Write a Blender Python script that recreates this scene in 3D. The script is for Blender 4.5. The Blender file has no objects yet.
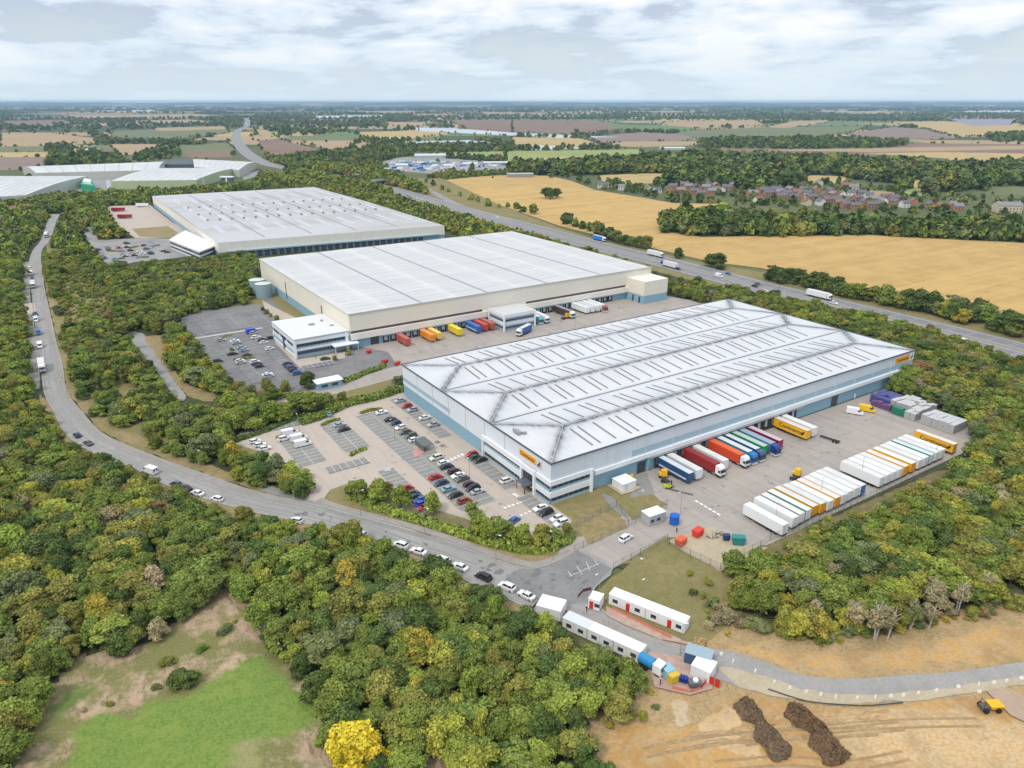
import bpy, math, random
import numpy as np
from mathutils import Vector, Matrix
from mathutils.geometry import tessellate_polygon
random.seed(7); rng = np.random.default_rng(7)
SC = bpy.context.scene
COL = SC.collection
R = math.radians
# ------------------------------------------------------------------ camera frame
# World axes: origin = near corner of the front warehouse, x along its long dock wall, y along its short wall.
F, HY, CX, CY, H = 725., 101., 512., 384., 110.
CAMX, CAMY = -110.16, -149.04
PITCH = math.atan((CY-HY)/F); YAW = R(33)
_cp, _sp = math.cos(PITCH), math.sin(PITCH)
_fu = (math.sin(YAW), math.cos(YAW)); _ri = (math.cos(YAW), -math.sin(YAW))
def W(px, py, z=0.):
    """where the sight line of a photo pixel meets the height z (used to survey the site plan)"""
    a = (px-CX)/F; b = (CY-py)/F
    f = _cp+b*_sp; d = -_sp+b*_cp
    if d > -0.0012: d = -0.0012
    t = (z-H)/d
    return (CAMX+(a*_ri[0]+f*_fu[0])*t, CAMY+(a*_ri[1]+f*_fu[1])*t)
def PX(x, y, z=0.):
    dx = x-CAMX; dy = y-CAMY; dz = z-H
    X = dx*_ri[0]+dy*_ri[1]; Y = dx*_fu[0]+dy*_fu[1]
    fw = Y*_cp-dz*_sp; up = Y*_sp+dz*_cp
    return CX+F*X/fw, CY-F*up/fw, fw
def Ws(pts, z=0., cx=0, cy=0, s=1.):
    return [W(cx+p[0]/s, cy+p[1]/s, z) for p in pts]
# ------------------------------------------------------------------ materials
MATS = {}
def mat(name, col, rough=.7, metal=0., n=(), bump=None, objcol=False, spec=.3):
    """n: list of (scale, amount, colour) noise mixes in object space"""
    if name in MATS: return MATS[name]
    m = bpy.data.materials.new(name); m.use_nodes = True; MATS[name] = m
    nt = m.node_tree; N = nt.nodes; L = nt.links
    b = N['Principled BSDF']; b.inputs['Roughness'].default_value = rough
    b.inputs['Metallic'].default_value = metal
    b.inputs['Specular IOR Level'].default_value = spec
    tc = N.new('ShaderNodeTexCoord')
    if objcol:
        oi = N.new('ShaderNodeObjectInfo'); src = oi.outputs['Color']
    else:
        rgb = N.new('ShaderNodeRGB'); rgb.outputs[0].default_value = (*col, 1); src = rgb.outputs[0]
    for i, it in enumerate(n):
        sc, amt, c2 = it[:3]
        st = it[3] if len(it) > 3 else (1, 1, 1)
        lo, hi = it[4] if len(it) > 4 else (.44, .58)
        mp = N.new('ShaderNodeMapping'); mp.inputs['Scale'].default_value = st
        mp.inputs['Location'].default_value = (i*13.1, i*7.7, 0)
        L.new(tc.outputs['Object'], mp.inputs[0])
        nz = N.new('ShaderNodeTexNoise'); nz.inputs['Scale'].default_value = sc
        nz.inputs['Detail'].default_value = 5; nz.inputs['Roughness'].default_value = .6
        L.new(mp.outputs[0], nz.inputs['Vector'])
        mr = N.new('ShaderNodeMapRange'); mr.inputs['From Min'].default_value = lo; mr.inputs['From Max'].default_value = hi
        mr.inputs['To Max'].default_value = amt; mr.clamp = True
        L.new(nz.outputs[0], mr.inputs[0])
        mx = N.new('ShaderNodeMix'); mx.data_type = 'RGBA'
        L.new(mr.outputs[0], mx.inputs[0]); L.new(src, mx.inputs[6]); mx.inputs[7].default_value = (*c2, 1)
        src = mx.outputs[2]
    L.new(src, b.inputs['Base Color'])
    if bump:
        nz = N.new('ShaderNodeTexNoise'); nz.inputs['Scale'].default_value = bump[0]; nz.inputs['Detail'].default_value = 4
        L.new(tc.outputs['Object'], nz.inputs['Vector'])
        bp = N.new('ShaderNodeBump'); bp.inputs['Strength'].default_value = bump[1]; bp.inputs['Distance'].default_value = bump[2]
        L.new(nz.outputs[0], bp.inputs['Height']); L.new(bp.outputs[0], b.inputs['Normal'])
    m['src'] = 1
    return m
def line_overlay(m, axis, period, width, col, amt, ang=None):
    """thin joint lines every `period` metres, mixed over the base colour"""
    nt = m.node_tree; N = nt.nodes; L = nt.links; b = N['Principled BSDF']
    old = b.inputs['Base Color'].links[0].from_socket
    tc = N.new('ShaderNodeTexCoord'); sx = N.new('ShaderNodeSeparateXYZ')
    L.new(tc.outputs['Object'], sx.inputs[0])
    s = sx.outputs[axis]
    d = N.new('ShaderNodeMath'); d.operation = 'DIVIDE'; L.new(s, d.inputs[0]); d.inputs[1].default_value = period
    f = N.new('ShaderNodeMath'); f.operation = 'FRACT'; L.new(d.outputs[0], f.inputs[0])
    g = N.new('ShaderNodeMath'); g.operation = 'LESS_THAN'; L.new(f.outputs[0], g.inputs[0]); g.inputs[1].default_value = width/period
    k = N.new('ShaderNodeMath'); k.operation = 'MULTIPLY'; L.new(g.outputs[0], k.inputs[0]); k.inputs[1].default_value = amt
    mx = N.new('ShaderNodeMix'); mx.data_type = 'RGBA'; L.new(k.outputs[0], mx.inputs[0]); L.new(old, mx.inputs[6]); mx.inputs[7].default_value = (*col, 1)
    L.new(mx.outputs[2], b.inputs['Base Color'])
    return m
# ------------------------------------------------------------------ mesh helpers
class MB:
    def __init__(s): s.v = []; s.f = []; s.m = []
    def quad(s, a, b, c, d, m=0):
        i = len(s.v); s.v += [a, b, c, d]; s.f.append((i, i+1, i+2, i+3)); s.m.append(m)
    def poly(s, pts, m=0):
        i = len(s.v); s.v += list(pts); s.f.append(tuple(range(i, i+len(pts)))); s.m.append(m)
    def box(s, x0, y0, z0, x1, y1, z1, m=0, top=None):
        i = len(s.v)
        s.v += [(x0,y0,z0),(x1,y0,z0),(x1,y1,z0),(x0,y1,z0),(x0,y0,z1),(x1,y0,z1),(x1,y1,z1),(x0,y1,z1)]
        fs = [(0,3,2,1),(4,5,6,7),(0,1,5,4),(1,2,6,5),(2,3,7,6),(3,0,4,7)]
        for k, f in enumerate(fs):
            s.f.append(tuple(i+q for q in f)); s.m.append(top if (k == 1 and top is not None) else m)
        return s
    def frus(s, b, t, z0, z1, m=0, side=None):
        """b,t = (x0,y0,x1,y1) bottom/top rectangles"""
        i = len(s.v)
        s.v += [(b[0],b[1],z0),(b[2],b[1],z0),(b[2],b[3],z0),(b[0],b[3],z0),(t[0],t[1],z1),(t[2],t[1],z1),(t[2],t[3],z1),(t[0],t[3],z1)]
        for k, f in enumerate([(0,3,2,1),(4,5,6,7),(0,1,5,4),(1,2,6,5),(2,3,7,6),(3,0,4,7)]):
            s.f.append(tuple(i+q for q in f)); s.m.append(m if (k < 2 or side is None) else side)
        return s
    def prism(s, pts, z0, z1, m=0, top=None):
        n = len(pts); i = len(s.v)
        s.v += [(p[0], p[1], z0) for p in pts]+[(p[0], p[1], z1) for p in pts]
        for k in range(n):
            j = (k+1) % n; s.f.append((i+k, i+j, i+n+j, i+n+k)); s.m.append(m)
        for t in tessellate_polygon([[Vector((p[0], p[1], 0)) for p in pts]]):
            a, b2, c = t
            s.f.append((i+n+a, i+n+b2, i+n+c)); s.m.append(m if top is None else top)
        return s
    def xprism(s, prof, y0, y1, m=0):
        """profile in x,z swept along y"""
        n = len(prof); i = len(s.v)
        s.v += [(p[0], y0, p[1]) for p in prof]+[(p[0], y1, p[1]) for p in prof]
        for k in range(n):
            j = (k+1) % n; s.f.append((i+k, i+j, i+n+j, i+n+k)); s.m.append(m)
        s.f.append(tuple(i+k for k in range(n))); s.m.append(m)
        s.f.append(tuple(i+n+k for k in reversed(range(n)))); s.m.append(m)
        return s
    def cyl(s, c, r, h, ax=2, n=12, m=0, r2=None, capm=None):
        i = len(s.v); r2 = r if r2 is None else r2
        for q, rr in ((0, r), (h, r2)):
            for k in range(n):
                a = 2*math.pi*k/n; p = [0, 0, 0]; p[ax] = q
                p[(ax+1) % 3] = rr*math.cos(a); p[(ax+2) % 3] = rr*math.sin(a)
                s.v.append((c[0]+p[0], c[1]+p[1], c[2]+p[2]))
        for k in range(n):
            j = (k+1) % n; s.f.append((i+k, i+j, i+n+j, i+n+k)); s.m.append(m)
        cm = m if capm is None else capm
        s.f.append(tuple(i+n+k for k in range(n))); s.m.append(cm)
        s.f.append(tuple(i+k for k in reversed(range(n)))); s.m.append(cm)
        return s
    def bar(s, p, q, r, n=5, m=0, r2=None):
        p = Vector(p); q = Vector(q); d = (q-p)
        if d.length < 1e-6: return s
        a = d.orthogonal().normalized(); b = d.normalized().cross(a); i = len(s.v); r2 = r if r2 is None else r2
        for c, rr in ((p, r), (q, r2)):
            for k in range(n):
                t = 2*math.pi*k/n; s.v.append(tuple(c+a*rr*math.cos(t)+b*rr*math.sin(t)))
        for k in range(n):
            j = (k+1) % n; s.f.append((i+k, i+j, i+n+j, i+n+k)); s.m.append(m)
        s.f.append(tuple(i+n+k for k in range(n))); s.m.append(m)
        return s
    def strip(s, pts, w, z0, z1, m=0):
        """solid ribbon along a polyline"""
        n = len(pts)
        off = offset(pts, w/2), offset(pts, -w/2)
        for k in range(n-1):
            a, b = off[0][k], off[0][k+1]; c, d = off[1][k+1], off[1][k]
            i = len(s.v)
            s.v += [(a[0],a[1],z0),(b[0],b[1],z0),(c[0],c[1],z0),(d[0],d[1],z0),(a[0],a[1],z1),(b[0],b[1],z1),(c[0],c[1],z1),(d[0],d[1],z1)]
            for f in [(7,6,5,4),(0,1,5,4),(2,3,7,6)]+([(3,0,4,7)] if k == 0 else [])+([(1,2,6,5)] if k == n-2 else []):
                s.f.append(tuple(i+q for q in f)); s.m.append(m)
        return s
    def mesh(s, name, mats):
        me = bpy.data.meshes.new(name); me.from_pydata(s.v, [], s.f)
        for m in (mats if isinstance(mats, (list, tuple)) else [mats]): me.materials.append(m)
        if max(s.m, default=0) > 0: me.polygons.foreach_set('material_index', s.m)
        me.update(); return me
    def build(s, name, mats, parent=None, loc=None, rz=0, color=None):
        o = bpy.data.objects.new(name, s.mesh(name, mats)); COL.objects.link(o)
        if parent: o.parent = parent
        if loc: o.location = loc
        o.rotation_euler.z = rz
        if color: o.color = (*color, 1)
        return o
def offset(pts, d):
    out = []
    n = len(pts)
    for i in range(n):
        a = pts[max(0, i-1)]; b = pts[min(n-1, i+1)]
        tx, ty = b[0]-a[0], b[1]-a[1]; l = math.hypot(tx, ty) or 1
        out.append((pts[i][0]-ty/l*d, pts[i][1]+tx/l*d))
    return out
def smooth(pts, k=4, closed=False):
    out = []; n = len(pts)
    rngi = range(n if closed else n-1)
    for i in rngi:
        g = (lambda j: pts[j % n]) if closed else (lambda j: pts[min(max(j, 0), n-1)])
        p0, p1, p2, p3 = g(i-1), g(i), g(i+1), g(i+2)
        for q in range(k):
            t = q/k
            out.append(tuple(.5*((2*p1[c])+(-p0[c]+p2[c])*t+(2*p0[c]-5*p1[c]+4*p2[c]-p3[c])*t*t+(-p0[c]+3*p1[c]-3*p2[c]+p3[c])*t**3) for c in (0, 1)))
    if not closed: out.append(tuple(pts[-1]))
    return out
def tag(o, label=None, cat=None, group=None, kind=None):
    if label: o['label'] = label
    if cat: o['category'] = cat
    if group: o['group'] = group
    if kind: o['kind'] = kind
    return o
def thing(name, label, cat, loc=(0, 0, 0), rz=0, group=None):
    o = bpy.data.objects.new(name, None); COL.objects.link(o); o.empty_display_size = .5
    o.location = loc; o.rotation_euler.z = rz
    return tag(o, label, cat, group)
def dup(root, loc, rz, label=None, group=None, color=None, scale=None, recol=('body', 'cab', 'box_body', 'crown')):
    def cp(o, par):
        c = o.copy(); COL.objects.link(c)
        if par: c.parent = par
        if color and c.name.split('.')[0] in recol: c.color = (*color, 1)
        for ch in KIDS.get(o.name, ()): cp(ch, c)
        return c
    r = cp(root, None); r.location = loc; r.rotation_euler.z = rz
    if scale: r.scale = scale
    if label: r['label'] = label
    if group: r['group'] = group
    return r
KIDS = {}
def finish_proto(root):
    def rec(o):
        KIDS[o.name] = list(o.children)
        for c in o.children: rec(c)
    bpy.context.view_layer.update(); rec(root); return root
ORD = ['first','second','third','fourth','fifth','sixth','seventh','eighth','ninth','tenth','eleventh','twelfth','thirteenth','fourteenth','fifteenth','sixteenth','seventeenth','eighteenth','nineteenth','twentieth']
def ordn(i):
    if i < 20: return ORD[i]
    n = i+1; suf = 'th' if 10 < n % 100 < 14 else {1: 'st', 2: 'nd', 3: 'rd'}.get(n % 10, 'th')
    return '%d%s' % (n, suf)
# ------------------------------------------------------------------ base colours
G0 = mat('asphalt', (.3,.285,.265), .9, n=[(.05,.6,(.37,.345,.315)), (.25,.5,(.25,.24,.225),(1,1,1),(.5,.6)), (1.2,.4,(.25,.24,.225))], bump=(3,.2,.02))
G_dark = mat('asphalt_dark', (.21,.205,.2), .9, n=[(.06,.7,(.27,.26,.245)), (.3,.5,(.17,.165,.16),(1,1,1),(.52,.6)), (1.5,.4,(.18,.175,.17))])
G_old = mat('asphalt_pale', (.29,.275,.255), .9, n=[(.05,.7,(.2,.2,.2)), (.9,.5,(.32,.31,.29))])
G_lot = mat('carpark_asphalt', (.17,.165,.165), .9, n=[(.05,.7,(.24,.23,.215)), (.3,.7,(.25,.24,.225),(.25,1.6,1),(.52,.6)), (.8,.5,(.135,.135,.14))])
G_conc = mat('yard_concrete', (.38,.325,.275), .85, n=[(.03,.6,(.3,.27,.24)), (.3,.5,(.42,.37,.33),(1,.25,1)), (.12,.5,(.27,.245,.22),(2.2,.3,1),(.55,.68)), (2.,.3,(.29,.26,.235))])
line_overlay(G_conc, 0, 6.1, .12, (.2,.185,.17), .6); line_overlay(G_conc, 1, 6.1, .12, (.2,.185,.17), .6)
G_tan = mat('pale_paving', (.46,.38,.31), .85, n=[(.05,.5,(.41,.35,.295)), (1.,.4,(.5,.43,.37)), (.2,.3,(.36,.31,.27),(3,.4,1))])
G_bay = mat('grey_block_paving', (.24,.235,.215), .9, n=[(.2,.6,(.3,.28,.25)), (2.,.4,(.19,.19,.18))])
G_gravel = mat('gravel', (.44,.36,.25), .95, n=[(.15,.7,(.36,.3,.2)), (1.5,.4,(.5,.42,.31))])
G_path = mat('footpath', (.3,.27,.24), .9, n=[(.2,.6,(.23,.2,.18)), (1.5,.4,(.37,.34,.3))])
G_drygrass = mat('dry_grass', (.3,.215,.1), .95, n=[(.06,.8,(.2,.17,.06)), (.5,.6,(.36,.26,.14)), (2.2,.5,(.17,.15,.06))], bump=(1.5,.5,.2))
G_olive = mat('olive_grass', (.19,.165,.06), .95, n=[(.05,.8,(.25,.2,.085)), (.4,.5,(.12,.125,.035)), (2.2,.5,(.28,.22,.1))], bump=(1.5,.5,.2))
G_green = mat('bright_grass', (.14,.2,.04), .95, n=[(.035,.9,(.21,.25,.06)), (.25,.7,(.11,.19,.03)), (1.6,.6,(.24,.3,.07)), (.05,.75,(.36,.3,.15),(1,1,1),(.52,.66)), (.4,.5,(.3,.27,.12),(1,1,1),(.58,.7))], bump=(1.2,.6,.3))
G_clear = mat('bare_clearing', (.35,.245,.155), .95, n=[(.07,.8,(.19,.2,.07),(1,1,1),(.5,.6)), (.25,.8,(.43,.32,.21),(1,.4,1)), (.9,.8,(.2,.14,.08),(1,.5,1),(.5,.62)), (2.5,.6,(.47,.37,.26)), (.16,.7,(.15,.18,.05),(1,1,1),(.58,.64))], bump=(1.,.7,.4))
G_earth = mat('orange_earth', (.4,.255,.115), .95, n=[(.03,.8,(.3,.18,.075)), (.12,.7,(.5,.35,.18),(.5,1.6,1)), (.8,.7,(.25,.15,.065),(.6,2,1)), (2.5,.4,(.55,.4,.23))], bump=(.6,.5,.5))
G_earth2 = mat('scrubby_earth', (.36,.24,.115), .95, n=[(.05,.8,(.25,.2,.08)), (.2,.6,(.46,.33,.17)), (1.2,.5,(.22,.17,.08)), (3,.4,(.5,.38,.22))], bump=(.8,.6,.4))
G_sand = mat('bright_sand', (.5,.345,.185), .95, n=[(.1,.8,(.41,.27,.13),(.5,1.6,1)), (.4,.6,(.36,.23,.11),(.4,2.2,1),(.52,.62)), (1.2,.5,(.56,.42,.25))], bump=(.8,.3,.3))
G_scrub = mat('scrub_ground', (.2,.16,.07), .95, n=[(.06,.8,(.12,.125,.035)), (.4,.7,(.26,.2,.1)), (2,.6,(.09,.09,.03))], bump=(1.,.8,.5))
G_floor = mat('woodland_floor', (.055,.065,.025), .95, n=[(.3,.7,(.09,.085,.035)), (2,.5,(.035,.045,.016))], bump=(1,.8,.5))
G_base = mat('countryside_grass', (.085,.11,.04), .95, n=[(.004,.7,(.13,.13,.05)), (.02,.6,(.06,.085,.03)), (.3,.4,(.15,.14,.06))])
def field_mat(name, c, c2, st=(.04, .9, 1), s=.08):
    return mat(name, c, .95, n=[(s, .7, c2, st), (.006, .6, tuple(q*.82 for q in c)), (.05, .4, tuple(min(1, q*1.15) for q in c), (1, 1, 1))])
FM = {
 'wheat': field_mat('stubble_wheat', (.5,.325,.115), (.39,.245,.08), (.012, 1.1, 1), .12),
 'tan': field_mat('stubble_tan', (.37,.265,.145), (.32,.22,.115)),
 'gold': field_mat('stubble_gold', (.44,.32,.135), (.36,.26,.11)),
 'brown': field_mat('ploughed_brown', (.2,.125,.085), (.24,.16,.11)),
 'mauve': field_mat('ploughed_mauve', (.235,.17,.135), (.2,.145,.115)),
 'olive': field_mat('pasture_olive', (.15,.165,.07), (.125,.14,.06)),
 'green': field_mat('pasture_green', (.12,.19,.06), (.1,.16,.05)),
 'lime': field_mat('pasture_lime', (.25,.29,.09), (.3,.3,.11)),
 'dark': field_mat('rough_dark', (.06,.08,.035), (.05,.07,.03)),
 'poly': mat('crop_covers', (.5,.53,.56), .5, n=[(.02,.6,(.3,.34,.33),(.2,1,1))]),
 'lav': mat('lavender_grey_field', (.27,.25,.29), .95, n=[(.01,.5,(.24,.22,.25))]),
}
PAINT = mat('vehicle_paint', (1,1,1), .35, objcol=True, spec=.5)
GLASS = mat('dark_glass', (.02,.025,.03), .12, spec=.6)
TYRE = mat('tyre_rubber', (.02,.02,.02), .9)
RIM = mat('wheel_rim', (.35,.35,.36), .4, metal=.6)
LAMP = mat('clear_lamp', (.75,.75,.72), .2); TAIL = mat('red_lamp', (.4,.02,.015), .3)
CHAS = mat('chassis_steel', (.04,.04,.045), .7)
WHITE = mat('white_panel', (.78,.78,.77), .5, n=[(.3,.35,(.66,.66,.64)), (1.5,.2,(.7,.69,.66))])
WHITE2 = mat('white_trim', (.8,.81,.82), .5)
STEEL = mat('galvanised_steel', (.33,.34,.35), .5, metal=.4)
BLACK = mat('black_trim', (.03,.03,.035), .6)
RED = mat('red_paint', (.55,.03,.02), .5, n=[(1.,.3,(.45,.03,.02))])
YEL = mat('yellow_paint', (.8,.42,.01), .5)
BLUEP = mat('blue_plastic', (.01,.12,.5), .4, n=[(2.,.3,(.01,.09,.4))])
TEAL = mat('teal_paint', (.02,.25,.2), .5)
# ------------------------------------------------------------------ ground sheets
ZL = [0.0]; TOPS = []
def inside(poly, X, Y):
    poly = np.asarray(poly, float); x0, y0 = poly.min(0); x1, y1 = poly.max(0)
    X = np.asarray(X, float); Y = np.asarray(Y, float); c = np.zeros(X.shape, bool); n = len(poly); j = n-1
    bb = (X >= x0) & (X <= x1) & (Y >= y0) & (Y <= y1)
    if not bb.any(): return c
    if X.ndim and bb.sum() < .6*bb.size: c[bb] = inside(poly, X[bb], Y[bb]); return c
    for i in range(n):
        xi, yi = poly[i]; xj, yj = poly[j]
        if yi != yj: c ^= ((yi > Y) != (yj > Y)) & (X < (xj-xi)*(Y-yi)/(yj-yi)+xi)
        j = i
    return c
def gz(x, y):
    z = 0.
    for p, zz in TOPS:
        if zz > z and inside(p, x, y): z = zz
    return z
ZF = [-.27]
EXC = []      # no trees here
def sheet(name, pts, m, z=None, label=None, excl=True, sm=0, kind='structure'):
    if sm: pts = smooth(pts, sm, True)
    raw = pts
    if m in NATURAL and name not in ('tarmac_pad',): pts = rough(pts, 1.6, (2.2 if m in (G_green, G_clear, G_earth, G_sand) else .45))
    if z is None: ZL[0] += .002; z = ZL[0]
    if name != 'field' and name != 'meadow': TOPS.append((np.array(raw), z))
    b = MB(); b.v = [(p[0], p[1], z) for p in pts]
    for t in tessellate_polygon([[Vector((p[0], p[1], 0)) for p in pts]]):
        a, c, d = [Vector(b.v[i]) for i in t]
        if (c-a).cross(d-a).z < 0: t = (t[0], t[2], t[1])
        b.f.append(tuple(t)); b.m.append(0)
    o = b.build(name, m); o['kind'] = kind
    if label: o['label'] = label
    if excl: EXC.append(np.array(raw))
    return o
g = MB(); S_ = 24000; g.poly([(CAMX+S_*math.cos(i*math.pi/48), CAMY+S_*math.sin(i*math.pi/48), -.6) for i in range(96)]); gr = g.build('ground', G_base); gr['kind'] = 'structure'
def blended(name, outline, base, bn, layers, step=1.3, bump=(1.4,.7,.4)):
    """ground whose covers merge through ragged, noise-broken edges; base/layer = colour and noise list"""
    P = np.array(Ws(outline)); x0, y0 = P.min(0); x1, y1 = P.max(0); xs = np.arange(x0, x1, step); ys = np.arange(y0, y1, step)
    X, Y = np.meshgrid(xs, ys, indexing='ij'); IN = inside(P, X, Y); ZL[0] += .002; z = ZL[0]; TOPS.append((P, z))
    idx = np.arange(X.size).reshape(X.shape); c = IN[:-1,:-1] & IN[1:,1:] & IN[1:,:-1] & IN[:-1,1:]
    f = np.stack([idx[:-1,:-1][c], idx[1:,:-1][c], idx[1:,1:][c], idx[:-1,1:][c]], -1); used = np.unique(f); re_ = np.zeros(X.size, int); re_[used] = np.arange(len(used))
    v = np.c_[X.ravel()[used], Y.ravel()[used], np.full(len(used), z)]; me = bpy.data.meshes.new(name); me.from_pydata(v.tolist(), [], re_[f].tolist())
    m = mat('blend_'+name+str(int(x0)), base, .95, n=bn, bump=bump); nt = m.node_tree; N = nt.nodes; L = nt.links; b = N['Principled BSDF']; src = b.inputs['Base Color'].links[0].from_socket; tc = N.new('ShaderNodeTexCoord')
    for k, (poly, width, col, ns, sc) in enumerate(layers):
        Q = np.array(Ws(poly)); d = np.full(len(v), 1e9)
        for i in range(len(Q)):
            a, e = Q[i], Q[(i+1) % len(Q)]; dd = e-a; t = np.clip(((v[:,0]-a[0])*dd[0]+(v[:,1]-a[1])*dd[1])/(dd@dd), 0, 1); d = np.minimum(d, np.hypot(v[:,0]-a[0]-t*dd[0], v[:,1]-a[1]-t*dd[1]))
        s = np.where(inside(Q, v[:,0], v[:,1]), d, -d); at = me.attributes.new('mix%d' % k, 'FLOAT', 'POINT'); at.data.foreach_set('value', np.clip(.5+s/width, 0, 1.).astype(np.float32))
        A = N.new('ShaderNodeAttribute'); A.attribute_name = 'mix%d' % k; nz = N.new('ShaderNodeTexNoise'); nz.inputs['Scale'].default_value = sc; nz.inputs['Detail'].default_value = 7; nz.inputs['Roughness'].default_value = .68; L.new(tc.outputs['Object'], nz.inputs[0])
        ad = N.new('ShaderNodeMath'); ad.operation = 'MULTIPLY_ADD'; L.new(nz.outputs[0], ad.inputs[0]); ad.inputs[1].default_value = 2.4; L.new(A.outputs['Fac'], ad.inputs[2])
        mr = N.new('ShaderNodeMapRange'); mr.inputs['From Min'].default_value = 1.55; mr.inputs['From Max'].default_value = 1.85; L.new(ad.outputs[0], mr.inputs[0])
        tint = None; rgb = N.new('ShaderNodeRGB'); rgb.outputs[0].default_value = (*col, 1); s2 = rgb.outputs[0]
        for j, (sc2, amt, c2) in enumerate(ns):
            n2 = N.new('ShaderNodeTexNoise'); n2.inputs['Scale'].default_value = sc2; n2.inputs['Detail'].default_value = 5; L.new(tc.outputs['Object'], n2.inputs[0]); r2 = N.new('ShaderNodeMapRange'); r2.inputs['From Min'].default_value = .44; r2.inputs['From Max'].default_value = .6; r2.inputs['To Max'].default_value = amt; L.new(n2.outputs[0], r2.inputs[0])
            mx = N.new('ShaderNodeMix'); mx.data_type = 'RGBA'; L.new(r2.outputs[0], mx.inputs[0]); L.new(s2, mx.inputs[6]); mx.inputs[7].default_value = (*c2, 1); s2 = mx.outputs[2]
        mx = N.new('ShaderNodeMix'); mx.data_type = 'RGBA'; L.new(mr.outputs[0], mx.inputs[0]); L.new(src, mx.inputs[6]); L.new(s2, mx.inputs[7]); src = mx.outputs[2]
    L.new(src, b.inputs['Base Color']); me.materials.append(m); o = bpy.data.objects.new(name, me); COL.objects.link(o); o['kind'] = 'structure'; return o
def patches(poly, n, r0, r1, m, name, seed=1, inside_of=None):
    g = random.Random(seed); P = np.array(Ws(poly)); x0, y0 = P.min(0); x1, y1 = P.max(0); k = 0
    b = MB(); ZL[0] += .002; z = ZL[0]; tries = 0
    while k < n and tries < n*30:
        tries += 1; x, y = g.uniform(x0, x1), g.uniform(y0, y1)
        if not inside(P, x, y): continue
        r = g.uniform(r0, r1)**1.; a = g.uniform(0, 3.1); el = g.uniform(.35, .9); k += 1; nn = 22; ph = [g.uniform(0, 6) for _ in range(3)]
        pts = []
        for i in range(nn):
            t = 2*math.pi*i/nn; q = r*(1+.28*math.sin(3*t+ph[0])+.2*math.sin(5*t+ph[1])+.14*math.sin(9*t+ph[2])+g.uniform(-.12, .12)); u, v = q*math.cos(t), q*el*math.sin(t)
            pts.append((x+u*math.cos(a)-v*math.sin(a), y+u*math.sin(a)+v*math.cos(a), z+k*.00004))
        i0 = len(b.v); b.v += pts+[(x, y, z+k*.00004)]
        for i in range(nn): b.f.append((i0+nn, i0+i, i0+(i+1) % nn)); b.m.append(0)
    o = b.build(name, m); o['kind'] = 'structure'
NATURAL = {G_drygrass, G_olive, G_green, G_clear, G_earth, G_earth2, G_sand, G_scrub, G_floor, G_gravel}
def rough(pts, step=1.6, amp=.9):
    out = []; n = len(pts); g = random.Random(len(pts)*7+int(pts[0][0]))
    for i in range(n):
        a, c = pts[i], pts[(i+1) % n]; L = math.hypot(c[0]-a[0], c[1]-a[1])
        if L > 400: out.append(a); continue
        k = max(1, int(L/step)); nx, ny = -(c[1]-a[1])/(L or 1), (c[0]-a[0])/(L or 1); ph = g.uniform(0, 6)
        for j in range(k):
            t = j/k; e = (math.sin(t*L*.35+ph)*.6+g.uniform(-1, 1)*.7)*amp*min(1, 4*min(t, 1-t)+.2)
            out.append((a[0]+(c[0]-a[0])*t+nx*e, a[1]+(c[1]-a[1])*t+ny*e))
    return out
# camera
cam = bpy.data.cameras.new('camera'); co = bpy.data.objects.new('camera', cam); COL.objects.link(co); SC.camera = co
co.location = (CAMX, CAMY, H); co.rotation_euler = (math.pi/2-PITCH, 0, -YAW)
cam.sensor_width = 36; cam.lens = 36*F/1024; cam.clip_end = 120000; cam.clip_start = .5
#@@ PART2
# ------------------------------------------------------------------ far farmland patchwork (real fields out to the horizon)
def farmland():
    b = MB(); keys = ['tan','brown','olive','dark','gold','green','mauve','dark']; wts = [.16,.08,.16,.28,.08,.06,.05,.13]
    edges = []
    r0 = 700.; rows = []
    d = 1150.
    while d < 22500:
        rows.append(d); d *= 1.0+.09*(1+.25*rng.random())+.02
    fx, fy = _fu; rx, ry = _ri
    grid = []
    for i, d in enumerate(rows):
        cell = 260+d*.075
        n = int(d*1.75/cell)+2
        xs = [(-n/2+k+rng.uniform(-.25, .25))*cell for k in range(n+1)]
        grid.append([(x, d*(1+rng.uniform(-.015, .015))) for x in xs])
    P = lambda q: (CAMX+q[0]*rx+q[1]*fx, CAMY+q[0]*ry+q[1]*fy)
    for i in range(len(rows)-1):
        A, B = grid[i], grid[i+1]
        for k in range(len(A)-1):
            # upper edge points by matching x position
            xb = [p[0] for p in B]; yb = [p[1] for p in B]
            u0 = (A[k][0], float(np.interp(A[k][0], xb, yb))); u1 = (A[k+1][0], float(np.interp(A[k+1][0], xb, yb)))
            q = [P(A[k]), P(A[k+1]), P(u1), P(u0)]
            w = rng.choice(len(keys), p=wts)
            b.poly([(p[0], p[1], -.3) for p in q], int(w)); edges.append((q[0], q[1])); edges.append((q[1], q[2]))
    o = b.build('farmland', [FM[k] for k in keys]); o['kind'] = 'structure'
    return edges
EDGES = farmland()
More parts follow.
